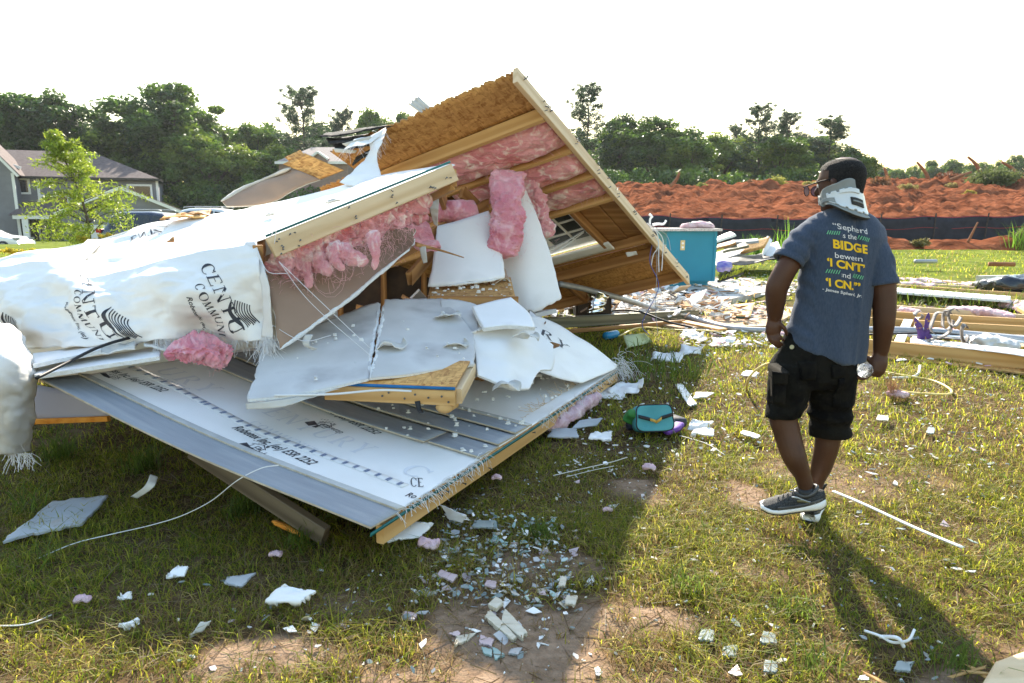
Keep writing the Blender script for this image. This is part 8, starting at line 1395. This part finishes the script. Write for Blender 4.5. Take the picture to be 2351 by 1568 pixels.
for k, (pts, lab) in enumerate(((((2100, 730), (2110, 755), (2120, 785)), 'purple cloth fold standing upright, left of the two'), (((2132, 718), (2128, 750), (2130, 788)), 'purple and gold cloth fold standing upright, right of the two'))): d = 7.3; t = thing('purple_cloth', lab, 'cloth', W(*pts[2], d)); lump('cloth', [W(*p, d) for p in pts], 0.055, 0.03, pur, t, (0, 1, 0), 22, 14, 0.5, 12, k, 0.8, (0.35, 1.1))
rb_ = M('sheer_grey_ribbon', (0.22, 0.20, 0.20), (0.34, 0.32, 0.31), scale=14, rough=0.6, transl=0.3); r_ = random.Random(8)
for k, (cx_, cy_, rx, ry, lab) in enumerate(((2160, 745, 22, 28, 'sheer grey ribbon loop nearest the purple cloth'), (2175, 735, 12, 22, 'narrow tall sheer grey ribbon loop'), (2190, 728, 14, 20, 'upper right sheer grey ribbon loop'), (2215, 770, 7, 26, 'upright sheer grey ribbon band at right'), (2165, 785, 30, 10, 'flat tangle of grey ribbon on the white edge'), (2110, 722, 9, 8, 'small grey ribbon loop left of the cloth'))):
    P = np.array([W(cx_ + rx * math.cos(a) * (1 + 0.15 * math.sin(3 * a + k)), cy_ + ry * math.sin(a), 7.15 + 0.06 * math.sin(a * 2 + k)) for a in np.linspace(0, 5.6, 30)]); t = thing('ribbon', lab, 'ribbon', P[0] * [1, 1, 0], 'tangled grey ribbon'); sheet('band', np.array([P - [0, 0.03, 0.004], P + [0, 0.03, 0.004]]), 0.002, rb_, t)
t = thing('white_plank', 'short white plank propped inside the near stud frame', 'plank', G(2080, 770)); beam('plank', G(2065, 785, .14), G(2085, 735, .16), 0.10, 0.02, MAT['white_paint'], t)
t = thing('paper_heap', 'crumpled white paper heap inside the near stud frame', 'paper', G(2270, 790)); lump('paper', [G(2225, 788, .10), G(2270, 788, .12), G(2330, 798, .08)], 0.14, 0.07, MAT['wrap_back'], t, n=34, m=18, noise=0.6, freq=9, seed=4)
t = thing('black_bag', 'shiny black plastic bag lying on the far grass at the right edge', 'bag', G(2310, 660)); lump('bag', [G(2250, 662, .10), G(2290, 655, .22), G(2345, 655, .26), G(2420, 662, .2)], 0.42, 0.26, M('black_poly', (0.010, 0.012, 0.018), rough=0.18, spec=0.7), t, (0, 0, 1), 40, 28, 0.3, 3.2, 2, 0.9, (0.5, 1)); 
for k, (a, b) in enumerate((((2245, 638), (2420, 634)), ((2245, 644), (2420, 640)))): t = thing('grey_board', 'weathered grey board behind the black bag, %s one' % ('upper', 'lower')[k], 'board', G(*a)); beam('board', G(*a, .22 - .1 * k), G(*b, .22 - .1 * k), 0.1, 0.09, MAT['vinyl'], t)

# --- hoses and cords on the lawn
t = thing('yellow_hose', 'pale yellow hose looping on the grass right of the person', 'hose', G(2120, 895)); cable('hose', [G(2020, 852, .03), G(2075, 862, .03), G(2141, 874, .025), G(2180, 893, .025), G(2178, 905, .025), G(2123, 904, .025), G(2075, 899, .03), G(2058, 885, .10), G(2052, 872, .16)], 0.011, MAT['yellow_hose'], t, 60, 7)
t = thing('frayed_hose_end', 'frayed pinkish fibre bundle on the end of the yellow hose', 'hose end', G(2050, 903)); lump('bundle', [G(2045, 905, .03), G(2060, 903, .05), G(2080, 906, .03)], 0.05, 0.035, MAT['pink_pale'], t, n=18, m=12, noise=0.5, freq=22, sq=0.9); c = G(2048, 903, .05); threads('fibres', np.tile(c, (90, 1)) + np.random.default_rng(3).normal(0, 0.015, (90, 3)), np.tile([0, 0, 1.0], (90, 1)), 0.17, t, 6, M('rust_fibre', (0.42, 0.24, 0.15), rough=0.8), 0.0012, 0.1, 0.25)
t = thing('white_pipe_bend', 'thin white pipe bend lying by the sheathing strip', 'pipe', G(2090, 860)); cable('pipe', [G(2035, 868, .02), G(2090, 866, .02), G(2108, 858, .03), G(2112, 840, .05)], 0.012, MAT['white_wire'], t, 24, 6)
t = thing('pale_hose_stub', 'pale hose stub arching out of the grass left of the shorts', 'hose', G(1713, 897)); cable('hose', [G(1713, 897, 0), W(1718, 872, 5.45), W(1733, 852, 5.4), W(1760, 836, 5.35), W(1785, 838, 5.3), G(1800, 868, 0.0)], 0.010, MAT['yellow_hose'], t, 30, 7)
t = thing('white_string', 'thin white cord running from the panel across the dark grass at left', 'cord', G(300, 1215)); cable('cord', [W(640, 1068, 2.98), W(600, 1075, 2.98), W(545, 1103, 2.95), G(485, 1150, .17), G(420, 1183, .06), G(350, 1205, .03), G(250, 1228, .03), G(170, 1248, .03), G(80, 1285, .01)], 0.0024, MAT['white_wire'], t, 70, 6)
t = thing('white_string', 'short white cord end at the left edge of the picture', 'cord', G(60, 1430)); cable('cord', [G(-40, 1437, .02), G(40, 1436, .02), G(80, 1428, .03), G(118, 1412, .01)], 0.0026, MAT['white_wire'], t, 30, 6)
# --- white trim strip
t = thing('trim_strip', 'long thin white trim strip lying on the grass right of the shoes', 'trim strip', G(2060, 1195)); a, b = G(1913, 1130, .03), G(2211, 1261, .03); n_ = 40; X = np.linspace(0, 1, n_); P = a + (b - a) * X[:, None]; P[:, 2] = 0.035 + 0.003 * np.sin(X * 7); sd = np.cross(b - a, (0, 0, 1)); sd = sd / np.linalg.norm(sd) * 0.011; g = np.array([P + sd, P + [0, 0, .004], P - sd]); sheet('strip', g if normals(g)[1, 5, 2] > 0 else g[::-1], 0.004, MAT['white_paint'], t)

# --- lunch bag on a small backpack
tealf = M('turquoise_neoprene', (0.06, 0.27, 0.31), (0.085, 0.33, 0.37), scale=8, rough=0.65, bump=0.2, bscale=120); blk = MAT['black_rubber']
bk = thing('small_backpack', 'dark backpack with green and purple panels lying under the lunch bag', 'backpack', G(1500, 1000)); lump('body', [G(1440, 968, .05), G(1480, 970, .06), G(1530, 970, .05), G(1556, 966, .04)], 0.10, 0.05, M('navy_nylon', (0.008, 0.010, 0.022), (0.02, 0.022, 0.04), scale=9, rough=0.6), bk, n=34, m=22, noise=0.18, freq=9, seed=2); lump('purple_panel', [G(1525, 993, .035), G(1545, 985, .05), G(1563, 972, .06)], 0.04, 0.02, M('purple_nylon', (0.12, 0.04, 0.27), rough=0.55), bk, n=18, m=12, noise=0.15, freq=9); lump('green_panel', [G(1440, 968, .08), G(1450, 955, .13), G(1458, 948, .17)], 0.045, 0.03, M('green_nylon', (0.04, 0.20, 0.05), rough=0.6), bk, (0, 1, 0), n=14, m=12, noise=0.1)
cb = G(1501, 992, .035); ex = np.array([0.99, 0.12, 0]); ex /= np.linalg.norm(ex); ez = np.array([0.03, 0.36, 0.93]); ez -= ex * np.dot(ez, ex); ez /= np.linalg.norm(ez); ey = np.cross(ez, ex); hw_, hh_ = 0.128, 0.093
lb_ = thing('lunch_bag', 'turquoise lunch bag with black strap and yellow handle', 'lunch bag', cb)
def rr_pt(a, k=1.0): c, s = math.cos(a), math.sin(a); return np.array([math.copysign(abs(c) ** 0.42, c) * hw_ * k * (1 + 0.05 * (s < 0)), math.copysign(abs(s) ** 0.42, s) * hh_ * k * (1 - 0.04 * (s > 0) * math.cos(2.2 * c) ** 2)])
aa = np.linspace(0, 2 * math.pi, 49)[:-1]; C_ = cb + ez * hh_ * 1.02
def L2(p, k): return C_ + ex * p[0] + ez * p[1] - ey * k
sgn = 1 if (-ey)[1] < 0 else -1
def L3(p, k): return L2(p, k * sgn)
V = []; prof2 = ((0.045, 0.80), (0.050, 0.93), (0.042, 1.0), (-0.045, 1.02), (-0.055, 0.9), (-0.055, 0.0))
rings = [[L3(rr_pt(a, s_), k) for a in aa] for k, s_ in prof2[:5]]; V = [L3((0, 0), 0.052)] + [p for r__ in rings for p in r__] + [L3((0, 0), -0.055)]
fq = [(0, 1 + i, 1 + (i + 1) % 48) for i in range(48)] + [(1 + q * 48 + i, 1 + (q + 1) * 48 + i, 1 + (q + 1) * 48 + (i + 1) % 48, 1 + q * 48 + (i + 1) % 48) for q in range(4) for i in range(48)] + [(len(V) - 1, 1 + 4 * 48 + (i + 1) % 48, 1 + 4 * 48 + i) for i in range(48)]
part('body', V, fq, tealf, lb_, True); vv, ff = tube_vf([L3(rr_pt(a, 0.995), 0.046) for a in list(aa) + [aa[0]]], 0.0045, 6); part('piping', vv, ff, blk, lb_, True)
def band(nm, x0, x1, z0, z1, bow, mat, w=0.012):
    n_ = 12; X = np.linspace(0, 1, n_); P = np.array([L3((x0 + (x1 - x0) * t_, z0 + (z1 - z0) * t_), 0.056 + bow * math.sin(math.pi * t_)) for t_ in X]); sheet(nm, np.array([P - ez * w, P + ez * w]), 0.004, mat, lb_)
band('strap', -0.118, -0.035, 0.012, -0.012, 0.006, blk); band('strap', 0.04, 0.118, -0.004, 0.016, 0.006, blk); band('handle', -0.038, 0.005, -0.012, -0.030, 0.018, M('gold_webbing', (0.55, 0.33, 0.06), rough=0.6), 0.010); band('handle', 0.003, 0.045, -0.030, -0.004, 0.018, M('gold_webbing', (0.55, 0.33, 0.06), rough=0.6), 0.010)

# --- larger loose pieces one can name
def flat_piece(name, label, cat, pts, z, th, mats, amp=0.0, freq=6, seed=0, lift=None, group=None):
    """pts: four ground corners near-left, near-right, far-right, far-left"""
    zz_ = lift or (0, 0, 0, 0); c = [G(px, py, z + zz_[i]) for i, (px, py) in enumerate(pts)]; g = quadgrid(*c, 20, 14)
    ct = g.mean((0, 1)); jx = np.ones((14, 20)); e_ = np.abs(fbm(np.linspace(0, 7, 68), np.zeros(68), seed=seed + 3, octv=4, gain=0.7)) * (0.62 if 'glass' in name or 'shard' in name else 0.36); jx[0] -= e_[:20]; jx[-1] -= e_[20:40]; jx[1:-1, 0] -= e_[40:52]; jx[1:-1, -1] -= e_[52:64]; g = ct + (g - ct) * jx[..., None]
    if amp: g = crumple(g, amp, freq, seed)
    if normals(g)[6, 6, 2] < 0: g = g[::-1]
    g[..., 2] = np.maximum(g[..., 2], gh(g[..., 0], g[..., 1]) + 0.004); q = g.reshape(-1, 3); t = thing(name, label, cat, (q[:, 0].mean(), q[:, 1].mean(), 0), group); sheet('piece', g, th, mats, t); return t
sid_w = M('pale_ribbed_siding', (0.34, 0.36, 0.39), (0.45, 0.47, 0.49), scale=3, rough=0.6, c3=(0.42, 0.30, 0.20), s3=5, lo3=0.6, hi3=0.75, stretch=(1, 1, 1)); DWt = [MAT['dry_white'], MAT['gypsum'], MAT['gypsum']]
flat_piece('siding_piece', 'long pale ribbed siding piece lying in the dark grass at left', 'siding board', ((-5, 1250), (190, 1205), (262, 1132), (120, 1152)), 0.03, 0.012, sid_w, 0.004, 4)
LP = [('white_panel_piece', 'white torn panel piece right of the fallen wall corner', ((885, 1248), (965, 1235), (1000, 1200), (928, 1195)), DWt, 0.012, (0, 0, .05, .03)), ('bent_strip', 'bent grey strip lying right of the torn white panel', ((1030, 1192), (1062, 1200), (1070, 1185), (1008, 1160)), [MAT['dry_grey']], 0.03, (0, 0, .04, .06)), ('mirror_shard', 'pale pointed shard in the shaded grass left of the torn paper', ((512, 1340), (555, 1352), (588, 1315), (520, 1325)), [MAT['shard_grey']], 0.002, (0, 0, .02, .01)),
      ('torn_paper', 'crumpled white torn paper at the shadow edge, lower left', ((600, 1385), (690, 1392), (730, 1360), (650, 1340)), DWt, 0.035, (0, .02, .05, .05)), ('torn_paper', 'small white torn piece left of the pale shard', ((380, 1325), (425, 1322), (432, 1300), (405, 1298)), DWt, 0.02, (0, 0, .02, .01)), ('torn_paper', 'tiny twisted white scrap in the dark grass, lower left', ((278, 1440), (305, 1442), (318, 1425), (300, 1430)), DWt, 0.03, (0, .02, .02, .02)), ('torn_paper', 'tiny white scrap above the twisted one', ((270, 1372), (300, 1375), (305, 1358), (280, 1362)), DWt, 0.03, (0, 0, .02, 0)),
      ('board_piece', 'pale beige board sliver standing in the grass at lower left', ((430, 1468), (455, 1455), (487, 1424), (460, 1430)), [MAT['vinyl']], 0.0, (0, 0, .03, .03)), ('tile_board', 'tan striped board lying on the bare clay, right one of the pair', ((1150, 1430), (1200, 1472), (1212, 1455), (1158, 1398)), [MAT['shard_tan']], 0.0, None), ('tile_board', 'tan striped board lying on the bare clay, left one of the pair', ((1110, 1418), (1178, 1475), (1188, 1468), (1125, 1402)), [MAT['shard_tan']], 0.0, None), ('tile_board', 'small tan board piece above the striped pair', ((1118, 1392), (1140, 1402), (1158, 1385), (1138, 1372)), [MAT['shard_tan']], 0.0, None),
      ('tile_shard', 'pale wedge shard left of the striped boards', ((1040, 1488), (1075, 1472), (1098, 1452), (1045, 1462)), [MAT['shard_tan']], 0.0, None), ('tile_shard', 'pink shard just below the striped boards', ((1098, 1480), (1130, 1488), (1135, 1468), (1103, 1458)), [MAT['shard_pink']], 0.0, None), ('tile_shard', 'larger teal shard on the bare clay', ((1135, 1522), (1160, 1508), (1140, 1492), (1130, 1488)), [MAT['shard_teal']], 0.0, None), ('tile_shard', 'smaller teal shard left of the larger teal one', ((1110, 1505), (1130, 1512), (1132, 1495), (1104, 1488)), [MAT['shard_teal']], 0.0, None), ('tile_shard', 'grey shard right of the teal shards', ((1165, 1505), (1190, 1508), (1202, 1488), (1172, 1492)), [MAT['shard_grey']], 0.0, None), ('tile_shard', 'pale five sided shard right of the bare clay', ((1295, 1390), (1322, 1392), (1328, 1368), (1300, 1366)), [MAT['shard_tan']], 0.0, None), ('tile_shard', 'upright tan shard near the pale five sided one', ((1280, 1348), (1298, 1350), (1302, 1325), (1286, 1322)), [MAT['shard_tan']], 0.0, None),
      ('tile_shard', 'pink rectangular shard in the grass, lower centre left', ((920, 1422), (952, 1428), (960, 1412), (926, 1405)), [MAT['shard_pink']], 0.0, None), ('tile_shard', 'long pinkish shard in the shaded grass', ((1000, 1320), (1040, 1338), (1055, 1322), (1012, 1308)), [MAT['shard_pink']], 0.0, None), ('tile_shard', 'lavender shard above the striped boards', ((1110, 1345), (1138, 1352), (1142, 1335), (1118, 1332)), [MAT['shard_pink']], 0.0, None), ('tile_shard', 'dark glass sheet piece lying in the shade', ((1080, 1210), (1130, 1215), (1140, 1195), (1090, 1195)), [MAT['glass_shard']], 0.0, None),
      ('drywall_piece', 'torn drywall heap by the panel corner, upright folded corner', ((1390, 905), (1465, 905), (1480, 868), (1420, 872)), DWt, 0.07, (0, .02, .12, .06)), ('drywall_piece', 'flat torn drywall left of the folded corner', ((1370, 912), (1430, 918), (1440, 892), (1385, 890)), DWt, 0.03, (0, 0, .04, .02)), ('trim_piece', 'cream trim piece lying diagonally right of the lunch bag', ((1582, 935), (1602, 930), (1566, 880), (1548, 882)), [MAT['white_paint']], 0.0, None), ('drywall_piece', 'crumbled drywall piece on top of the diagonal trim', ((1590, 915), (1625, 912), (1640, 900), (1598, 898)), DWt, 0.04, (0, 0, .03, .02)), ('drywall_piece', 'folded drywall flap right of the lunch bag', ((1575, 985), (1625, 985), (1640, 968), (1588, 962)), DWt, 0.05, (0, .02, .05, .05)), ('drywall_piece', 'white drywall chunk below the folded flap', ((1585, 1000), (1640, 1002), (1640, 985), (1595, 985)), DWt, 0.03, (0, 0, .02, .02)),
      ('trim_piece', 'short white trim piece lying on the sunlit grass', ((1697, 995), (1740, 1008), (1748, 1000), (1704, 987)), [MAT['white_paint']], 0.0, None), ('siding_piece', 'ribbed white siding piece against the fallen panel\'s edge', ((1255, 1005), (1330, 1005), (1325, 985), (1268, 982)), [sid_w], 0.01, (0, 0, .03, .02)), ('siding_piece', 'tilted pale siding piece above the ribbed one', ((1310, 985), (1370, 978), (1385, 960), (1330, 965)), [sid_w], 0.01, (0, 0, .04, .03)), ('plaster_chunk', 'white crumbling plaster chunk right of the ribbed siding', ((1350, 1010), (1405, 1012), (1405, 992), (1355, 990)), DWt, 0.05, (0, 0, .03, .03)), ('drywall_piece', 'torn drywall piece in the shaded grass behind the panel corner', ((1490, 828), (1560, 832), (1570, 815), (1500, 808)), DWt, 0.06, (0, 0, .05, .05)), ('drywall_piece', 'torn drywall flap right of the shaded piece', ((1555, 815), (1610, 812), (1612, 795), (1565, 790)), DWt, 0.06, (0, 0, .08, .05)), ('foam_piece', 'white foam piece at the grass edge, left one', ((1560, 772), (1615, 780), (1618, 765), (1570, 758)), DWt, 0.05, (0, 0, .05, .04)), ('foam_piece', 'white foam piece at the grass edge, right one', ((1630, 788), (1690, 785), (1690, 772), (1640, 772)), DWt, 0.05, (0, 0, .05, .04)),
      ('drywall_piece', 'white scrap beside the pale hose stub', ((1700, 862), (1735, 868), (1745, 858), (1712, 850)), DWt, 0.03, (0, 0, .03, .02)), ('glass_piece', 'clear glass piece in the lower lawn, left of the shadow', ((1750, 1545), (1785, 1548), (1788, 1520), (1755, 1515)), [MAT['glass_shard']], 0.0, None), ('glass_piece', 'pale glass piece near the bottom centre right', ((1600, 1472), (1640, 1475), (1640, 1445), (1608, 1445)), [MAT['glass_shard']], 0.0, None), ('glass_piece', 'white glass piece right of the pale one', ((1740, 1478), (1785, 1480), (1780, 1455), (1752, 1450)), [MAT['glass_shard']], 0.0, None), ('glass_piece', 'round cornered glass piece below the pale one', ((1655, 1508), (1692, 1510), (1695, 1480), (1660, 1485)), [MAT['glass_shard']], 0.0, None), ('glass_piece', 'flat glass piece beside the bare patch at right', ((2050, 1540), (2090, 1545), (2100, 1520), (2060, 1518)), [MAT['glass_shard']], 0.0, None), ('tile_shard', 'tan paper shard right of the shorts', ((2010, 965), (2040, 968), (2042, 955), (2016, 952)), [MAT['shard_tan']], 0.0, None), ('glass_piece', 'pale shard in the grass at far right', ((2125, 995), (2145, 998), (2148, 982), (2130, 980)), [MAT['glass_shard']], 0.0, None)]
for k, (nm, lab, pts, mt, amp, lift) in enumerate(LP): flat_piece(nm, lab, nm.split('_')[-1] if nm.split('_')[-1] not in ('piece', 'paper') else nm.replace('_', ' '), pts, 0.022 if pts[0][1] < 1400 else 0.012, 0.008 if 'board' not in nm else 0.016, mt, amp, 9, k, lift)
t = thing('paper_curl', 'torn beige paper curl in the dark grass under the panel', 'paper', G(345, 1125)); g = crumple(surf([[G(300, 1140, .02), G(315, 1145, .02)], [W(335, 1115, 3.35), W(352, 1120, 3.33)], [W(345, 1092, 3.4), W(362, 1098, 3.4)]], 6, 16), 0.02, 12, 3); sheet('curl', g, 0.003, MAT['paper'], t)
t = thing('pale_wool_strip', 'pale pink wool strip lying along the fallen panel\'s right edge', 'insulation', G(1320, 940)); lump('wool', [G(1262, 985, .04), G(1300, 962, .07), G(1345, 930, .08), G(1375, 905, .06)], 0.055, 0.045, MAT['pink_pale'], t, n=50, m=18, noise=0.55, freq=14, seed=6, sq=0.9); wisps('fibre_wisps', [G(1270 + 12 * k, 978 - 8 * k, .08) for k in range(9)], 0.03, 160, 0.05, t, 77, MAT['pink_pale'])
for k, (px, py, w, lab) in enumerate(((985, 1250, 0.05, 'pale pink wool tuft beside the torn white panel'), (1490, 1075, 0.04, 'flattened pale wool at the shadow edge'), (632, 1275, 0.03, 'small pale wool tuft left of the panel corner'), (190, 1378, 0.03, 'small pale wool tuft in the dark lower left grass'), (1395, 1172, 0.025, 'tiny pale wool tuft in the middle of the lawn'), (1140, 1098, 0.03, 'small pale wool tuft beside the panel\'s edge'), (1800, 770, 0.09, 'pale wool clump left of the person\'s hand at the path edge'))): c = G(px, py, .02); t = thing('wool_tuft', lab, 'insulation', c); lump('wool', [c + [-w, 0, 0], c + [0, 0, .01], c + [w, 0, 0]], w * 0.7, w * 0.4, MAT['pink_pale'], t, n=18, m=14, noise=0.6, freq=22, seed=k, sq=0.9)
# bottom right corner
t = thing('wood_plank', 'pale wood plank cut by the bottom right corner of the picture', 'plank', G(2340, 1550)); g = quadgrid(G(2240, 1600, .02), G(2440, 1640, .02), G(2440, 1470, .02), G(2285, 1525, .02), 16, 10); sheet('plank', g if normals(g)[3, 3, 2] > 0 else g[::-1], 0.018, MAT['pine_pale'], t)
t = thing('wood_splinter', 'torn wood splinter left of the corner plank', 'splinter', G(2240, 1550)); [beam('sliver', G(2190 + 22 * k, 1552 - 9 * k, .012), G(2262 + 9 * k, 1532 + 16 * k, .018), 0.010 + 0.004 * k, 0.005, MAT['pine'], t, jag=0.03, seed=k) for k in range(3)]
t = thing('wood_splinter', 'reddish wood splinter at the bottom edge', 'splinter', G(1990, 1560)); [beam('sliver', G(1985 + 5 * k, 1545 + 4 * k, .02), G(2040 + 5 * k, 1575, .03), 0.010, 0.006, MAT['pine'], t, jag=0.02, seed=k) for k in range(3)]
t = thing('twisted_plastic', 'twisted white plastic strip in the person\'s shadow', 'plastic strip', G(2070, 1470)); cable('strip', [G(1985, 1448, .02), G(2020, 1460, .03), G(2050, 1475, .02), G(2085, 1470, .06), G(2100, 1445, .09)], 0.005, MAT['white_plastic'], t, 30, 5); cable('strip', [G(2020, 1462, .02), G(2060, 1465, .05), G(2075, 1485, .02)], 0.007, MAT['white_plastic'], t, 20, 5)
t = thing('dead_stick', 'thin forked dead twig on the grass below the fallen panel', 'twig', G(1330, 1080)); cable('twig', [G(1270, 1092, .03), G(1330, 1078, .04), G(1400, 1062, .03), G(1440, 1050, .03)], 0.003, MAT['vinyl'], t, 20, 5); cable('twig', [G(1300, 1095, .02), G(1360, 1080, .03), G(1410, 1070, .03)], 0.0022, MAT['vinyl'], t, 20, 5)
t = thing('dead_stick', 'thin straight stalk on the sunlit grass below the lunch bag', 'twig', G(1640, 1030)); cable('stalk', [G(1560, 1000, .02), G(1620, 1018, .03), G(1665, 1045, .02)], 0.003, MAT['vinyl'], t, 20, 5)
# --- small shards, nothing to tell them apart; crumbs beyond counting
r_ = random.Random(77); proto = []
for k in range(10): mb = MB(); s = 0.03; mb.prism([np.array([a, b, 0]) for a, b in irregular(r_.randint(4, 5), s, s * r_.uniform(.4, .8), k + 5, 0.45)], (0, 0, 0.003)); proto.append(mesh_from(mb.v, mb.f, [MAT['glass_shard'], MAT['shard_grey'], MAT['dry_white'], MAT['gypsum'], MAT['shard_pink'], MAT['glass_shard'], MAT['shard_tan'], MAT['shard_grey'], MAT['glass_shard'], MAT['paper']][k]))
def strew(n, region, label, group, sc):
    for k in range(n):
        x, y = region(r_)
        o = put('glass_shard', proto[r_.randrange(10)], None, (x, y, float(gh(x, y)) + r_.uniform(-0.012, 0.012))); s = r_.uniform(*sc) * (0.5 + r_.random()); o.scale = (s, s, 1); o.rotation_euler = (r_.gauss(0, 0.22), r_.gauss(0, 0.22), r_.random() * 6.28); tag(o, label, 'shard', group)
strew(150, quad_region(((880, 1500), (1390, 1540), (1330, 1210), (1040, 1180))), 'small broken shard in the dense litter around the bare clay', 'dense shard litter by the bare clay', (0.6, 1.3))
strew(55, quad_region(((1290, 1560), (2050, 1560), (1750, 1000), (1300, 1060))), 'small broken shard scattered over the sunlit lawn left of the person', 'shards on the sunlit lawn left of the person', (0.5, 1.1))
strew(50, quad_region(((1950, 1560), (2340, 1540), (2300, 900), (1960, 900))), 'small broken shard scattered over the lawn right of the person', 'shards on the lawn right of the person', (0.6, 1.2))
strew(26, quad_region(((320, 1560), (880, 1540), (860, 1280), (300, 1340))), 'small broken shard in the grass at lower left', 'shards in the grass at lower left', (0.5, 1.0))
scatter('shard_crumbs', 'countless tiny glass and plaster crumbs over the near lawn', 900, quad_region(((500, 1568), (2200, 1568), (1850, 900), (1100, 1120))), (0.004, 0.014), [MAT['glass_shard'], MAT['gypsum'], MAT['glass_shard'], MAT['shard_grey'], MAT['shard_tan']], 21, lambda x, y: float(gh(x, y)) - 0.004, 0.35, (0.001, 0.004)); scatter('shard_crumbs', 'white plaster crumbs over the lawn around the lunch bag', 420, quad_region(((1250, 1100), (1800, 1050), (1790, 780), (1430, 800))), (0.008, 0.03), [MAT['gypsum'], MAT['dry_white'], MAT['paper']], 22, lambda x, y: float(gh(x, y)), 0.3, (0.002, 0.008)); scatter('shard_crumbs', 'white plaster crumbs over the lawn at right', 330, quad_region(((1930, 1150), (2400, 1150), (2400, 860), (1950, 850))), (0.006, 0.025), [MAT['gypsum'], MAT['glass_shard'], MAT['paper']], 23, lambda x, y: float(gh(x, y)), 0.3, (0.002, 0.006))
scatter('shard_crumbs', 'dense glass splinters between wall corner and bare clay', 420, quad_region(((1000, 1400), (1330, 1400), (1280, 1190), (1030, 1170))), (0.008, 0.026), [MAT['glass_shard'], MAT['glass_shard'], MAT['shard_grey'], MAT['shard_teal'], MAT['dry_white']], 24, lambda x, y: float(gh(x, y)) + 0.004, 0.3, (0.001, 0.004))

# --- summer haze over the whole place
hm_ = bpy.data.materials.new('haze'); hm_.use_nodes = True; nt = hm_.node_tree; nt.nodes.clear(); o_ = _n(nt, 'ShaderNodeOutputMaterial'); pv = _n(nt, 'ShaderNodeVolumePrincipled'); pv.inputs['Color'].default_value = (0.86, 0.92, 1.0, 1); pv.inputs['Density'].default_value = 0.00018; pv.inputs['Anisotropy'].default_value = 0.45; nt.links.new(pv.outputs[0], o_.inputs[1])
mb = MB(); mb.box((0, 446, 9.0), (1440, 930, 24.0)); tag(mb.obj('haze', hm_), kind='stuff')
